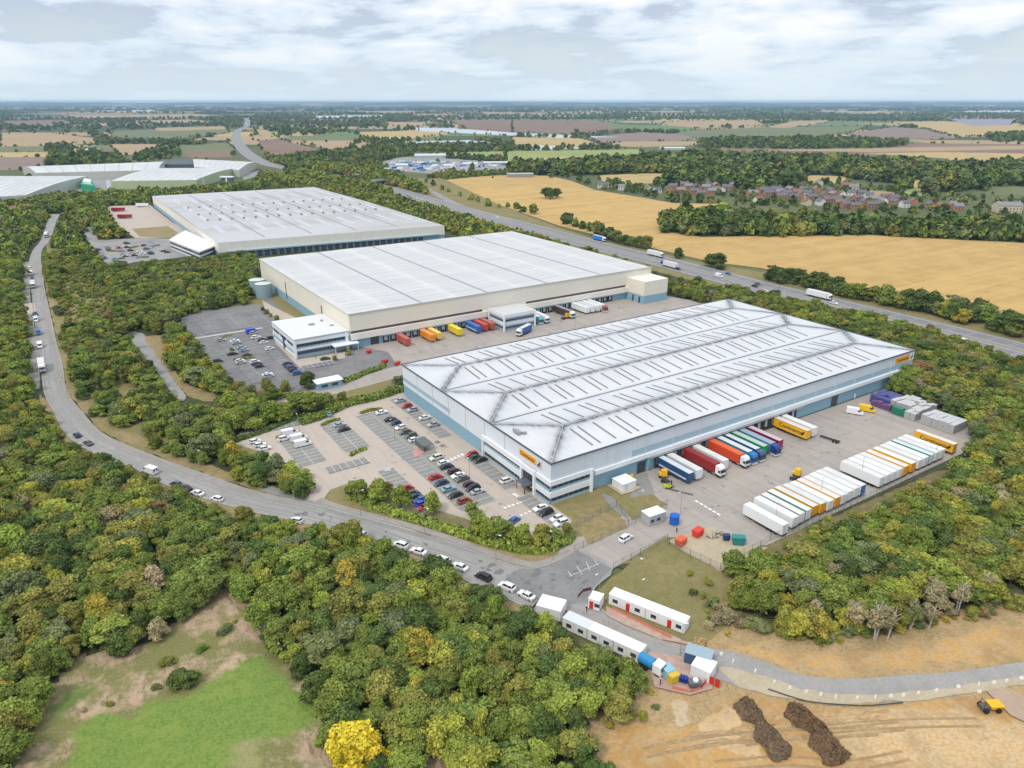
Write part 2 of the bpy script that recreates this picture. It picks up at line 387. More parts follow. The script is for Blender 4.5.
# gentle far ridges
def hills():
    b = MB(); nr, nc = 9, 70; P = []
    for i in range(nr+1):
        d = 13500+9300*i/nr; row = []
        for j in range(nc+1):
            x = (-.95+1.9*j/nc)*d; z = -.3+(i/nr)**1.3*(78+11*math.sin(j*.23+.7)+7*math.sin(j*.61)+4*math.sin(j*1.7)) if i else -.35
            row.append((CAMX+x*_ri[0]+d*_fu[0], CAMY+x*_ri[1]+d*_fu[1], z))
        P.append(row)
    for i in range(nr):
        for j in range(nc): b.quad(P[i][j], P[i][j+1], P[i+1][j+1], P[i+1][j], int(rng.choice(5, p=[.5,.2,.12,.1,.08])))
    o = b.build('hills', [mat('far_wood', (.035,.055,.025), .95, n=[(.002,.7,(.05,.07,.03))]), mat('far_wood_edge', (.05,.07,.035), .95), FM['tan'], FM['olive'], FM['brown']]); o['kind'] = 'structure'
hills()
m_ = W(512, 300)
sheet('meadow', [(-900,-900),(1500,-900),(1900,1000),(300,1900),(-1400,1700),(-1500,0)], G_base, z=-.28, excl=False)
# named fields traced on the ground plane: (colour, photo outline)
FIELDS = [
 ('brown', [(512,120),(600,121),(640,127),(590,133),(560,133),(512,132)]), ('brown', [(448,120),(512,120),(512,132),(468,130)]),
 ('green', [(605,124),(700,126),(690,131),(620,130)]), ('tan', [(665,122),(755,120),(765,125),(700,128),(660,125)]),
 ('olive', [(680,131),(768,127),(868,126),(850,133),(790,140),(700,139),(670,135)]),
 ('mauve', [(585,137),(640,132),(680,134),(700,139.5),(670,141),(600,143)]),
 ('gold', [(512,137),(580,138),(600,144),(560,148),(512,147)]), ('tan', [(600,145),(625,141.5),(700,141),(700,145),(640,147)]),
 ('lime', [(505,151),(640,149),(645,156),(600,161),(505,163)]), ('gold', [(530,158),(600,155),(648,158),(640,161),(560,162)]),
 ('gold', [(885,122),(943,121),(1024,126),(1080,127),(1080,131),(980,136),(958,137),(923,128)]),
 ('mauve', [(843,134),(893,127),(925,129),(958,138),(918,140),(860,138)]), ('lav', [(943,119),(1018,119),(1010,125),(973,126)]),
 ('tan', [(766,127),(793,121),(830,120),(826,123),(785,128)]), ('brown', [(700,152),(712,148),(873,150),(918,143),(1100,145),(1100,153),(950,157),(768,153)]),
 ('tan', [(760,150),(1100,144),(1100,148),(873,152)]),
 ('gold', [(863,153),(943,152),(1100,155),(1100,162),(1024,162),(973,165),(943,158)]), ('gold', [(904,179),(943,181),(928,188),(902,187)]), ('lime', [(904,188),(928,188),(925,196),(905,194)]),
 ('gold', [(808,175),(846,176),(845,183),(808,184)]), ('olive', [(990,186),(1100,187),(1100,198),(985,194)]), ('tan', [(870,190),(896,192),(896,200),(868,198)]),
 ('tan', [(0,134),(50,133),(105,139),(60,145),(0,147)]), ('tan', [(-80,134),(0,134),(0,147),(-80,148)]), ('olive', [(-80,148),(45,146),(47,152),(-80,153)]), ('gold', [(-80,153),(49,152),(47,157),(-80,157)]), ('mauve', [(-80,157),(47,157),(49,166),(10,170),(-80,170)]),
 ('olive', [(112,131),(225,126),(230,133),(175,139),(112,137)]), ('tan', [(150,128),(225,126),(228,129),(160,131)]), ('tan', [(110,144),(162,144),(150,152),(120,156)]), ('olive', [(175,147),(225,142),(234,149),(232,156),(180,157)]), ('brown', [(185,152),(230,150),(234,157),(190,158)]),
 ('brown', [(258,140),(281,140),(331,152),(300,156),(276,157),(262,150)]), ('tan', [(301,141),(381,145),(361,149),(326,150)]), ('gold', [(356,132),(431,130),(450,134),(406,139),(366,139)]), ('tan', [(256,129),(268,130),(276,137),(256,136)]),
 ('tan', [(383,122),(426,122),(426,126),(388,126)]), ('tan', [(411,114),(461,114),(461,116),(414,116)]), ('tan', [(480,112),(540,113),(560,115),(482,115)]),
 ('lime', [(431,153),(505,151),(505,160),(446,157)]), ('poly', [(406,127.5),(450,128),(520,133),(620,137),(560,138),(420,131)]), ('poly', [(396,142),(468,140),(500,143),(420,146)]), ('poly', [(480,146),(540,145),(600,148),(540,150)]),
 ('gold', [(600,175),(650,173),(705,175),(700,182),(660,183),(620,184),(602,181)]), ('tan', [(60,115),(200,114),(230,117),(90,119)]), ('poly', [(965,110.6),(1060,110),(1060,112.4),(960,112.6)]),
 ('tan', [(120,121),(190,119.5),(220,122),(150,123.5)]), ('brown', [(0,121),(60,120),(90,124),(10,126)]), ('gold', [(830,113),(880,112.4),(900,114),(850,114.6)]), ('tan', [(640,111),(700,110.6),(720,112),(660,112.6)]), ('poly', [(300,116),(380,115),(400,116.5),(320,118)]),
 ('poly', [(95,110.5),(150,110),(160,111.6),(100,112)]),
]
HEDGE = []
FWORLD = []
for k, pts in FIELDS:
    w = Ws(pts); ZF[0] += .003; sheet('field', w, FM[k], z=ZF[0]); FWORLD.append(np.array(w)); EXC.pop(); EXC.append(np.array(w))
    for i in range(len(w)): HEDGE.append((w[i], w[(i+1) % len(w)]))
WHEAT = [(443,180),(480,176.5),(512,174.5),(550,176),(572,181),(595,190),(645,198),(672,203),(720,204),(725,212),(664,214),(660,231),(702,237),(768,236),(868,235),(1024,243),(1200,262),(1200,400),(1024,325),(993,325),(943,302),(868,288),(813,277),(760,268),(712,262),(660,250),(600,236),(560,226),(520,212),(480,198),(455,189)]
sheet('field', Ws(WHEAT), FM['wheat'], label='broad golden stubble field beyond the motorway')
# ------------------------------------------------------------------ near ground
def psheet(name, pts, m, cx=0, cy=0, s=1., **k): return sheet(name, Ws(pts, 0, cx, cy, s), m, **k)
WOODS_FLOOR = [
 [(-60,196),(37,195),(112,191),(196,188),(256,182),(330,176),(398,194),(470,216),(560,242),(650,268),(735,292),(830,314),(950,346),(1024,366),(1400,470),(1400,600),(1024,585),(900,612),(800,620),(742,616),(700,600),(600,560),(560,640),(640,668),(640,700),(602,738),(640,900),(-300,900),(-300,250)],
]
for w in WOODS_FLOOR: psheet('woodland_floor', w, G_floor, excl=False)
psheet('scrub_ground', [(735,560),(785,536),(850,510),(900,488),(950,470),(1010,500),(960,530),(880,560),(800,600),(745,620),(712,612),(718,585)], G_scrub, excl=False, sm=3)
psheet('scrub_ground', [(56,256),(82,256),(84,282),(108,290),(112,322),(84,330),(62,312)], G_olive, excl=False, sm=3); EXC.append(np.array(Ws([(58,256),(84,258),(90,280),(112,290),(122,306),(104,328),(80,333),(62,314)])))
psheet('olive_grass_bank', [(442,178),(500,205),(560,228),(600,240),(700,262),(813,280),(943,306),(1024,330),(1200,400),(1200,460),(1024,372),(830,316),(650,270),(512,230),(430,204),(396,194),(372,182),(420,178)], G_olive, excl=False)
psheet('rough_grass', [(46,245),(62,240),(90,262),(120,300),(140,340),(165,390),(200,430),(150,455),(100,426),(70,390),(58,330)], G_olive, excl=False, sm=2)
# bottom-left clearing
CLEAR = [(-30,800),(8,764),(50,698),(84,660),(140,655),(200,612),(222,596),(246,602),(262,625),(280,660),(305,690),(328,712),(332,750),(322,800)]
EXC.append(np.array(Ws(smooth(CLEAR, 3, True)))); EXC.append(np.array(Ws([(405,800),(418,756),(428,750),(446,762),(462,800)])))
MEAD = [(60,800),(78,725),(95,712),(130,716),(165,700),(200,688),(232,668),(258,655),(272,662),(285,680),(300,690),(318,700),(322,720),(290,735),(262,742),(250,800)]
blended('clearing', [(-60,820),(-2,756),(42,692),(76,652),(140,646),(200,602),(222,586),(252,590),(272,616),(290,650),(312,680),(336,706),(342,750),(420,745),(432,742),(450,755),(480,820)], (.39,.26,.155), [(.25,.7,(.47,.34,.22),(1,.4,1)), (.9,.7,(.21,.15,.09),(1,.5,1),(.5,.62)), (2.5,.6,(.45,.36,.25)), (.5,.6,(.15,.1,.06),(1,.35,1),(.56,.62))],
 [([(-20,800),(20,740),(60,690),(100,660),(200,612),(260,630),(330,720),(330,800)], 110., (.2,.19,.06), [(1.2,.7,(.24,.2,.09)), (3.,.6,(.1,.12,.035))], .11),
  (MEAD, 5., (.14,.215,.04), [(.12,.7,(.2,.25,.05)), (.5,.7,(.1,.18,.028)), (1.8,.6,(.22,.28,.06))], .16),
  ([(215,800),(238,748),(262,742),(250,800)], 12., (.27,.25,.1), [(.8,.6,(.2,.21,.07)), (2.,.6,(.33,.28,.15))], .2),
  ([(50,712),(70,690),(90,682),(92,694),(76,704),(58,718)], 4., (.12,.17,.04), [(.6,.6,(.17,.2,.05))], .25)])
# right-hand earthworks
TRK = mat('tyre_track_soil', (.33,.22,.11), .95, n=[(.2,.7,(.42,.3,.16)), (1.,.6,(.26,.17,.08))])
EXC.append(np.array(Ws([(695,612),(735,620),(768,624),(806,632),(850,630),(900,622),(960,610),(1024,594),(1400,548),(1400,900),(640,900),(616,775),(604,742),(630,715),(642,695),(652,672),(655,660),(680,630)])))
blended('earthworks', [(695,608),(735,616),(768,620),(806,628),(850,626),(900,618),(960,606),(1024,590),(1100,575),(1120,690),(1160,800),(570,800),(584,768),(574,736),(600,700),(618,680),(622,655),(632,632),(660,612)], (.37,.24,.105), [(.06,.6,(.25,.19,.07)), (.25,.7,(.46,.31,.15)), (1.2,.6,(.17,.13,.06),(1,1,1),(.5,.62)), (3,.5,(.46,.35,.21))],
 [([(604,737),(626,719),(650,722),(690,728),(735,700),(768,697),(800,706),(850,712),(910,704),(1024,690),(1300,660),(1300,900),(600,900)], 4., (.5,.29,.1), [(.05,.7,(.3,.18,.075)), (.3,.7,(.47,.33,.17)), (1.,.3,(.3,.18,.08))], .2),
  ([(725,645),(790,652),(850,655),(920,645),(1024,622),(1300,574),(1300,640),(1024,658),(908,668),(843,674),(800,668),(760,655)], 5., (.53,.315,.115), [(.1,.7,(.32,.2,.09)), (.4,.7,(.49,.35,.19)), (1.3,.35,(.33,.22,.1))], .13),
  ([(697,741),(697,727),(732,706),(748,730),(768,762),(730,751)], .5, (.56,.38,.19), [(.3,.7,(.43,.29,.15)), (1.5,.5,(.56,.42,.25))], .3),
  ([(800,726),(870,712),(960,712),(1060,735),(1100,790),(1000,775),(880,765),(830,750)], 7., (.6,.4,.19), [(.12,.8,(.41,.28,.14)), (.5,.7,(.56,.42,.25)), (1.5,.5,(.36,.24,.12))], .12),
  ([(672,700),(688,700),(690,725),(678,728)], 1., (.5,.39,.25), [(1.,.6,(.42,.31,.19))], .3),
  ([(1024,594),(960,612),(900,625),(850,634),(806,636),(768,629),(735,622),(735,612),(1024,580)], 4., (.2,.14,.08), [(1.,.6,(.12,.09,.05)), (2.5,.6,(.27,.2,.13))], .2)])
for k in range(9):
    g_ = random.Random(40+k); y0 = 712+g_.uniform(0, 52); x0 = g_.uniform(640, 830); ln = g_.uniform(90, 260); cv = g_.uniform(-14, 10)
    for o_ in (-.95, .95):
        q = smooth(Ws([(x0, y0+8), (x0+ln*.35, y0+cv*.4), (x0+ln*.7, y0+cv), (x0+ln, y0+cv*.5-6)]), 6); a_, c_ = offset(q, o_+.28), offset(q, o_-.28)
        sheet('tyre_track', a_+c_[::-1], [TRK, G_earth][k % 2], excl=False)
# verge between road and the wood on both sides
psheet('dry_verge', [(308,500),(321,500),(345,487),(400,503),(450,520),(500,536),(545,548),(572,540),(582,546),(578,556),(545,569),(500,566),(431,540),(340,515)], G_drygrass, sm=0)
psheet('olive_grass', [(597,592),(625,568),(650,550),(668,545),(722,572),(738,582),(742,615),(706,642),(650,640),(600,612)], G_olive, sm=0)
# front site
psheet('site_grass', [(228,446),(240,432),(330,408),(404,384),(560,480),(660,440),(760,500),(742,552),(720,572),(640,560),(600,570),(572,556),(520,556),(440,532),(330,506),(300,490)], G_olive, excl=False)
psheet('site_grass', [(178,312),(262,298),(275,290),(420,345),(404,386),(330,402),(262,410),(225,384),(190,344)], G_olive, excl=False)
psheet('road_verge', [(40,395),(62,410),(88,445),(120,463),(185,489),(256,511),(345,531),(431,557),(463,578),(530,607),(562,620),(548,634),(500,612),(455,592),(425,574),(340,545),(250,526),(180,506),(110,474),(70,452),(40,420)], G_drygrass, excl=False)
psheet('road_verge', [(42,262),(47,295),(57,340),(67,392),(100,431),(172,462),(256,491),(320,505),(310,494),(256,482),(180,454),(110,424),(78,390),(66,345),(54,300),(48,262)], G_drygrass, excl=False)
psheet('pale_paving', [(228,442),(236,436),(327,411),(395,386),(404,393),(551,505),(572,520),(566,540),(545,540),(500,530),(450,514),(405,500),(352,482),(330,490),(320,504),(304,502),(308,497),(312,488),(300,470),(262,452)], G_tan)
P_ = lambda x0, y0, x1, y1: [(x0, y0), (x1, y0), (x1, y1), (x0, y1)]
sheet('yard', [(16,-15),(22.5,-.5),(170,-.5),(168,-6),(166,-14),(164,-34),(146,-48.5),(36,-48.5),(30,-46),(22,-36),(12,-27),(-8,-15.5),(-14,-23),(-4,-28),(6,-20)], G_conc)
psheet('site_entrance', [(578,550),(640,517),(668,505),(676,528),(660,540),(613,569)], G_conc)
psheet('gravel_patch', [(668,541),(709,526),(745,545),(768,548),(720,572)], G_gravel)
psheet('footpath', [(601,491),(612,496),(628,512),(627,519),(619,514),(605,500)], G_bay)
psheet('olive_grass', [(566,515),(588,507),(603,512),(625,520),(628,528),(588,545),(580,530)], G_drygrass, excl=False)
psheet('olive_grass', [(597,491),(617,486),(648,490),(668,505),(632,521),(612,497)], G_olive, excl=False)
psheet('olive_grass', [(564,513),(588,500),(599,493),(608,503),(588,509)], G_olive, excl=False)
sheet('tarmac_pad', [(22,-10),(30,-12),(37,-1),(32,-1)], G_bay)
# middle site
psheet('middle_yard', [(300,352),(334,343),(352,345),(372,344),(600,300),(668,296),(716,305),(724,312),(660,330),(560,350),(430,384),(404,376),(345,392),(300,402),(275,402),(262,410),(250,405),(275,396),(320,386)], G_conc)
psheet('car_park', [(180,316),(250,303),(262,306),(268,296),(300,330),(352,345),(388,352),(398,366),(368,374),(345,378),(332,388),(300,392),(262,389),(240,386),(215,362),(195,338)], G_lot)
psheet('brick_paving', [(262,300),(272,306),(320,330),(296,360),(345,352),(345,358),(300,368),(276,344)], G_tan, excl=False)
psheet('side_road', [(122,334),(142,333),(150,345),(163,362),(175,382),(186,396),(180,401),(168,388),(156,370),(140,352)], G_old, sm=3)
psheet('dry_verge', [(144,337),(168,336),(163,350),(172,366),(190,386),(218,393),(218,402),(190,397),(170,375),(153,350)], G_drygrass, sm=2)
# back site
psheet('back_yard', [(104,206),(150,205),(172,222),(222,252),(205,262),(180,238),(135,238),(118,226)], G_tan)
psheet('dry_verge', [(132,229),(168,226),(178,233),(172,238),(140,237)], G_drygrass)
psheet('car_park', [(80,236),(88,227),(95,228),(98,240),(145,238),(172,239),(190,248),(192,256),(160,260),(135,262),(112,268),(100,258)], G_old)

psheet('service_yard', [(378,163),(400,157),(440,158),(512,163),(528,168),(480,171),(432,174),(396,171)], G_old)

psheet('green_estate_yard', [(60,182),(88,178),(120,178),(112,192),(66,194)], G_old)
psheet('green_estate_yard', [(240,174),(258,171),(266,174),(244,180)], G_old)
psheet('side_lane', [(-20,228),(8,228),(8,236),(-20,240)], G_old)
psheet('footpath', [(30,464),(44,466),(56,475),(76,479),(74,487),(52,480),(34,474)], G_path)
# ------------------------------------------------------------------ roads
EL = [(52,214),(47,223),(41,240),(33,250),(29,262),(30,280),(33,300),(35,322),(38,345),(41,362),(44,392),(54,412),(66,434),(85,449),(120,466),(150,479),(185,492),(218,503),(256,513),(288,520),(345,533),(376,540),(431,559),(463,580),(506,599),(530,609),(562,622),(594,637),(642,652),(684,668),(714,678),(740,688),(768,694),(800,699),(850,703),(928,699),(1024,683),(1400,610)]
ER = [(60,214),(56,223),(50,240),(42,250),(41,262),(43,280),(47,300),(52,322),(57,345),(62,362),(67,392),(82,412),(100,432),(130,447),(172,463),(215,478),(256,492),(320,507),(431,536.5),(512,566),(545,566.5),(578,550),(613,569),(595,588),(592,600),(604,612),(640,630),(662,641),(702,650),(729,651),(768,664),(800,675),(843,679),(908,675),(1024,662),(1400,590)]
wl, wr = smooth(Ws(EL), 3), smooth(Ws(ER), 3)
def band(name, a, b, m):
    """ground strip between two polylines"""
    n = 220
    def res(p):
        p = np.array(p); s = np.r_[0, np.cumsum(np.hypot(*np.diff(p, axis=0).T))]; t = np.linspace(0, s[-1], n)
        return np.c_[np.interp(t, s, p[:, 0]), np.interp(t, s, p[:, 1])]
    poly = [tuple(q) for q in a]+[tuple(q) for q in b[::-1]]
    return sheet(name, poly, m)
band('main_road', wl, wr, G0); EXC.append(np.array(offset(wl, -2.6)+offset(wr, 2.6)[::-1]))
psheet('asphalt_patch', [(512,572),(578,551),(612,569),(594,588),(594,602),(560,606),(520,596),(500,588)], G_dark, excl=False)
psheet('haul_road', [(714,666),(768,677),(800,690),(850,695),(928,691),(1024,676),(1400,600),(1400,612),(1024,685),(928,700),(850,704),(800,700),(740,688)], G_gravel, excl=False)
psheet('orange_earth', [(0,0)] and [(560,601),(600,618),(660,640),(700,650),(700,655),(660,646),(600,624),(560,608)], G_path, excl=False)
KERB = mat('kerb_stone', (.42,.4,.36), .8, n=[(1.,.5,(.3,.28,.25))])
def kerb(px, sm=3, w=.2, lab=None, world=False):
    p = px if world else smooth(Ws(px), sm)
    b = MB().strip(p, w, 0, .28); o = b.build('kerb', KERB); o['kind'] = 'structure'
kerb(ER[2:19]); kerb([(320,505.5),(352,515),(431,536.5),(512,566),(545,566.5),(578,550)]); kerb(EL[4:29])
kerb([(613,569),(595,588),(592,600),(604,612),(640,630),(662,641)])
# footpath with darker tarmac along the kerb
def ribbon(name, px, w, m, sm=3, lift=None, off=0):
    p = smooth(Ws(px), sm)
    if off: p = offset(p, off)
    a, b = offset(p, w/2), offset(p, -w/2)
    return sheet(name, a+b[::-1], m, excl=True)
ribbon('pavement', [(318,500),(352,511),(431,532),(512,561),(545,563),(572,551)], 2.4, G_path)
ribbon('pavement', ER[4:18], 2.2, G_path, off=-1.6)
psheet('tarmac_strip', [(262,484),(330,507),(400,527),(470,548),(500,560),(470,553),(400,532),(330,512),(258,490)], G_bay, excl=False)
ribbon('verge', [(26,262),(26,300),(30,330),(34,362),(33,390)], 4.5, G_path)
psheet('crossing_pad', [(18,303),(34,303),(38,311),(30,314),(20,311)], G_tan)
# motorway
MW = [(247,118),(247,125),(240,130),(236,136),(241,147),(254,158),(275,166),(318,173),(351,180.5),(396,191),(431,201),(488,217),(527,227),(594,245),(660,261),(737,281),(768,289),(888,318),(1024,352),(1300,430)]
mw = smooth(Ws(MW), 4)
G_mw = mat('motorway_asphalt', (.235,.23,.23), .85, n=[(.03,.5,(.2,.2,.2)), (.4,.3,(.28,.27,.26))])
def rib(name, p, o1, o2, m, z=None, excl=True):
    return sheet(name, offset(p, o1)+offset(p, o2)[::-1], m, z=z, excl=excl)
rib('motorway', mw, 14.5, -14.5, G_mw)
LINE = mat('road_paint', (.75,.75,.72), .7, n=[(1.,.5,(.5,.49,.46))])
LINEY = mat('yellow_road_paint', (.6,.45,.1), .7)
for o_ in (12.4, 2.6, -2.6, -12.4): rib('lane_line', mw[10:], o_+.12, o_-.12, LINE, excl=False)
def dashes(name, p, off, ln, gap, w, m, z):
    p = np.array(offset(p, off)); s = np.r_[0, np.cumsum(np.hypot(*np.diff(p, axis=0).T))]; b = MB(); t = 0
    while t+ln < s[-1]:
        a = [np.interp(t, s, p[:, i]) for i in (0, 1)]; c = [np.interp(t+ln, s, p[:, i]) for i in (0, 1)]
        d = np.array(c)-np.array(a); d /= np.hypot(*d); q = (-d[1]*w/2, d[0]*w/2)
        b.quad((a[0]+q[0], a[1]+q[1], z), (a[0]-q[0], a[1]-q[1], z), (c[0]-q[0], c[1]-q[1], z), (c[0]+q[0], c[1]+q[1], z)); t += ln+gap
    o = b.build(name, m); o['kind'] = 'structure'
ZL[0] += .004
for o_ in (9, 5.8, -5.8, -9): dashes('lane_dash', mw[20:], o_, 3, 7, .22, LINE, ZL[0])
sheet('central_reserve', offset(mw[8:], 1.5)+offset(mw[8:], -1.5)[::-1], mat('reserve_dirt', (.26,.22,.17), .9), excl=False)
ribbon('slip_road', [(400,176),(418,184),(453,203),(480,212),(520,222)], 9, G_old)
ribbon('slip_road', [(352,171),(378,172),(400,176)], 6, G_old)
WEAR = mat('wheel_wear', (.25,.24,.22), .85, n=[(.2,.8,(.3,.285,.265),(1,1,1),(.45,.6))])
_mid = smooth([((a[0]+c[0])/2, (a[1]+c[1])/2) for a, c in zip(Ws([(40,262),(38,300),(44,330),(49,360),(55,392),(68,412),(84,433),(108,447),(146,463),(196,485),(256,503),(330,519),(404,546),(470,570)]), Ws([(40,262),(38,300),(44,330),(49,360),(55,392),(68,412),(84,433),(108,447),(146,463),(196,485),(256,503),(330,519),(404,546),(470,570)]))], 5)
for o_ in (-2.7,-1.2,1.2,2.7): rib('wheel_wear', _mid, o_+.22, o_-.22, WEAR, excl=False)
for o_ in (-10.2,-8.2,-7.,-5.,-3.9,3.9,5.,7.,8.2,10.2): rib('wheel_wear', mw[24:], o_+.2, o_-.2, mat('motorway_wear', (.2,.195,.19), .85), excl=False)
STAIN = mat('oil_stain', (.26,.23,.205), .8, n=[(1.5,.6,(.3,.27,.24))]); STAIN2 = mat('pale_stain', (.46,.4,.34), .85, n=[(1.,.6,(.4,.35,.3))])
patches([(640,500),(760,450),(880,400),(930,440),(790,520),(680,520)], 90, .15, .6, STAIN, 'oil_stain', 11)
patches([(400,350),(600,310),(670,300),(700,305),(600,340),(430,380)], 70, .3, 1.1, STAIN, 'oil_stain', 13); patches([(330,470),(400,400),(560,520),(480,520)], 70, .2, .6, STAIN, 'oil_stain', 14)
patches([(300,505),(512,570),(590,560),(590,590),(512,592),(400,550),(290,515)], 50, .2, 1., mat('tar_patch', (.17,.165,.16), .85), 'tar_patch', 15)
# junction markings
b = MB(); z = ZL[0]+.01; ZL[0] = z
def wquad(b, p, w, z):
    p0, p1 = W(*p[0]), W(*p[1]); dx, dy = p1[0]-p0[0], p1[1]-p0[1]; l = math.hypot(dx, dy); nx, ny = -dy/l*w/2, dx/l*w/2
    b.quad((p0[0]+nx, p0[1]+ny, z), (p0[0]-nx, p0[1]-ny, z), (p1[0]-nx, p1[1]-ny, z), (p1[0]+nx, p1[1]+ny, z))
for p in [((569,577),(599,564)),((577,567),(582,575)),((586,562),(590,571)),((594,560),(598,566)),((568,572),(572,577))]: wquad(b, p, .13, z)
for i in range(6): wquad(b, ((695+i*4.4, 501+i*2.6), (698.4+i*4.4, 503+i*2.6)), .8, z)
for i in range(5): wquad(b, ((504+i*4, 507.5-i*1.4), (506.5+i*4, 509-i*1.4)), .9, z)
for i in range(5): wquad(b, ((516+i*4.2, 517-i*1.9), (518.5+i*4.2, 518.4-i*1.9)), .9, z)
for i in range(5): wquad(b, ((447+i*3.6, 460.5-i*1.6), (449+i*3.6, 462.5-i*1.6)), 1., z)
wquad(b, ((513,494),(518,497)), 1.2, z)
wquad(b, ((258,431),(262,434)), .2, z)
for x0 in (96.,):
    pass
o = b.build('road_marking', LINE); o['kind'] = 'structure'
# parking bays: grey block strips with white bay lines (uv = world axes)
BAYS = []
def bay(x0, y0, x1, y1, n, axis='y', m=G_bay, col=LINE, dbl=False):
    sheet('parking_bays', [(x0,y0),(x1,y0),(x1,y1),(x0,y1)], m, excl=False)
    z = ZL[0]+.003; b = MB()
    for i in range(n+1):
        if axis == 'y': y = y0+(y1-y0)*i/n; b.quad((x0,y-.06,z),(x1,y-.06,z),(x1,y+.06,z),(x0,y+.06,z))
        else: x = x0+(x1-x0)*i/n; b.quad((x-.06,y0,z),(x+.06,y0,z),(x+.06,y1,z),(x-.06,y1,z))
    if dbl:
        if axis == 'y': xm = (x0+x1)/2; b.quad((xm-.06,y0,z),(xm+.06,y0,z),(xm+.06,y1,z),(xm-.06,y1,z))
        else: ym = (y0+y1)/2; b.quad((x0,ym-.06,z),(x1,ym-.06,z),(x1,ym+.06,z),(x0,ym+.06,z))
    o = b.build('bay_line', col); o['kind'] = 'structure'; ZL[0] = z
#@@ PART3
bay(-6.6, -12, -1.8, 8, 8); bay(-6.6, 14, -1.8, 40, 10); bay(-6.6, 57, -1.8, 99, 17)
bay(-17.3, 10.5, -12.3, 49.8, 15); bay(-17.3, 57, -12.3, 91, 13); bay(-23.8, 10.5, -18.9, 91, 31)
sheet('footpath', [(-18.8,10.5),(-17.4,10.5),(-17.4,91),(-18.8,91)], mat('green_grey_paving', (.3,.3,.26), .9, n=[(1.,.4,(.24,.24,.2))]), excl=False)
bay(-34.4, 16, -29.4, 46, 12); bay(-38, 64.5, -29.4, 90, 10, dbl=True); bay(-54.2, 62.5, -45.4, 88.5, 10, dbl=True)
bay(-64, 94.9, -30.5, 99.9, 13, axis='x'); bay(-48, 53, -34, 57.5, 6, axis='x')
MARK = mat('faint_line', (.42,.41,.4), .8)
bay(-47.5, 146, -37.6, 181, 14, m=G_lot, dbl=True, col=MARK); bay(-47.5, 190, -37.6, 222, 13, m=G_lot, dbl=True, col=MARK); bay(-31, 147, -26, 222, 30, m=G_lot)
for x0 in (-62, -49, -36): bay(x0, 229, x0+9.6, 262, 13, m=G_lot, dbl=True, col=MARK)
bay(-21, 215, -11, 262, 18, m=G_lot, dbl=True, col=MARK); bay(-57, 146, -52.5, 222, 30, m=G_lot, col=MARK)
bay(-24, 151, -10, 156, 6, axis='x', m=G_lot)
sheet('footpath', [(-66,223.4),(-22,223.4),(-22,225.4),(-66,225.4)], mat('pale_kerb_path', (.5,.48,.45), .9), excl=False)
# worn patches and tyre marks
for (x, y, w, h) in [(-9.4,54,1.6,1.6),(-9.2,50.5,1.6,1.6)]: sheet('paving_patch', [(x,y),(x+w,y),(x+w,y+h),(x,y+h)], G_dark, excl=False)
psheet('painted_patch', [(412,452),(421,448),(426,452),(416,458)], mat('faded_red_paint', (.5,.25,.22), .8), excl=False)
# dock aprons with bay guide lines
b = MB(); z = ZL[0]+.004; ZL[0] = z
for i in range(24):
    x = 41.+i*3.75-1.9
    if x > 114: break
    b.quad((x,-14,z),(x+.12,-14,z),(x+.12,-1.5,z),(x,-1.5,z))
for i in range(34):
    x = 20+i*3.95; b.quad((x,153,z),(x+.12,153,z),(x+.12,166,z),(x,166,z))
for i in range(32):
    x = 41+i*3.2; b.quad((x,-48,z),(x+.1,-48,z),(x+.1,-34,z),(x,-34,z))
o = b.build('bay_line', MARK); o['kind'] = 'structure'
# ------------------------------------------------------------------ FRONT WAREHOUSE
def clad(name, col, rough=.5, per=1.0, amt=.12, dark=None):
    m = mat(name, col, rough, n=[(.08,.3,tuple(c*.9 for c in col)), (.8,.25,tuple(c*.94 for c in col),(1,1,.15))])
    d = dark or tuple(c*.7 for c in col)
    line_overlay(m, 0, per, .12, d, amt); line_overlay(m, 1, per, .12, d, amt)
    return m
C_WH = clad('pale_cladding', (.72,.76,.8)); C_BL = clad('blue_cladding', (.25,.42,.52), per=1.2); C_ST = clad('slate_blue_cladding', (.34,.47,.54))
C_LG = clad('white_cladding', (.76,.78,.8)); C_CR = clad('cream_cladding', (.78,.73,.62)); C_CR2 = clad('pale_cream_cladding', (.8,.76,.68))
C_GR = clad('grey_cladding', (.4,.42,.43)); C_GN = clad('green_tint_cladding', (.45,.5,.3)); C_WG = clad('warm_grey_cladding', (.5,.5,.44))
JO = mat('joint_line', (.12,.13,.15), .8)
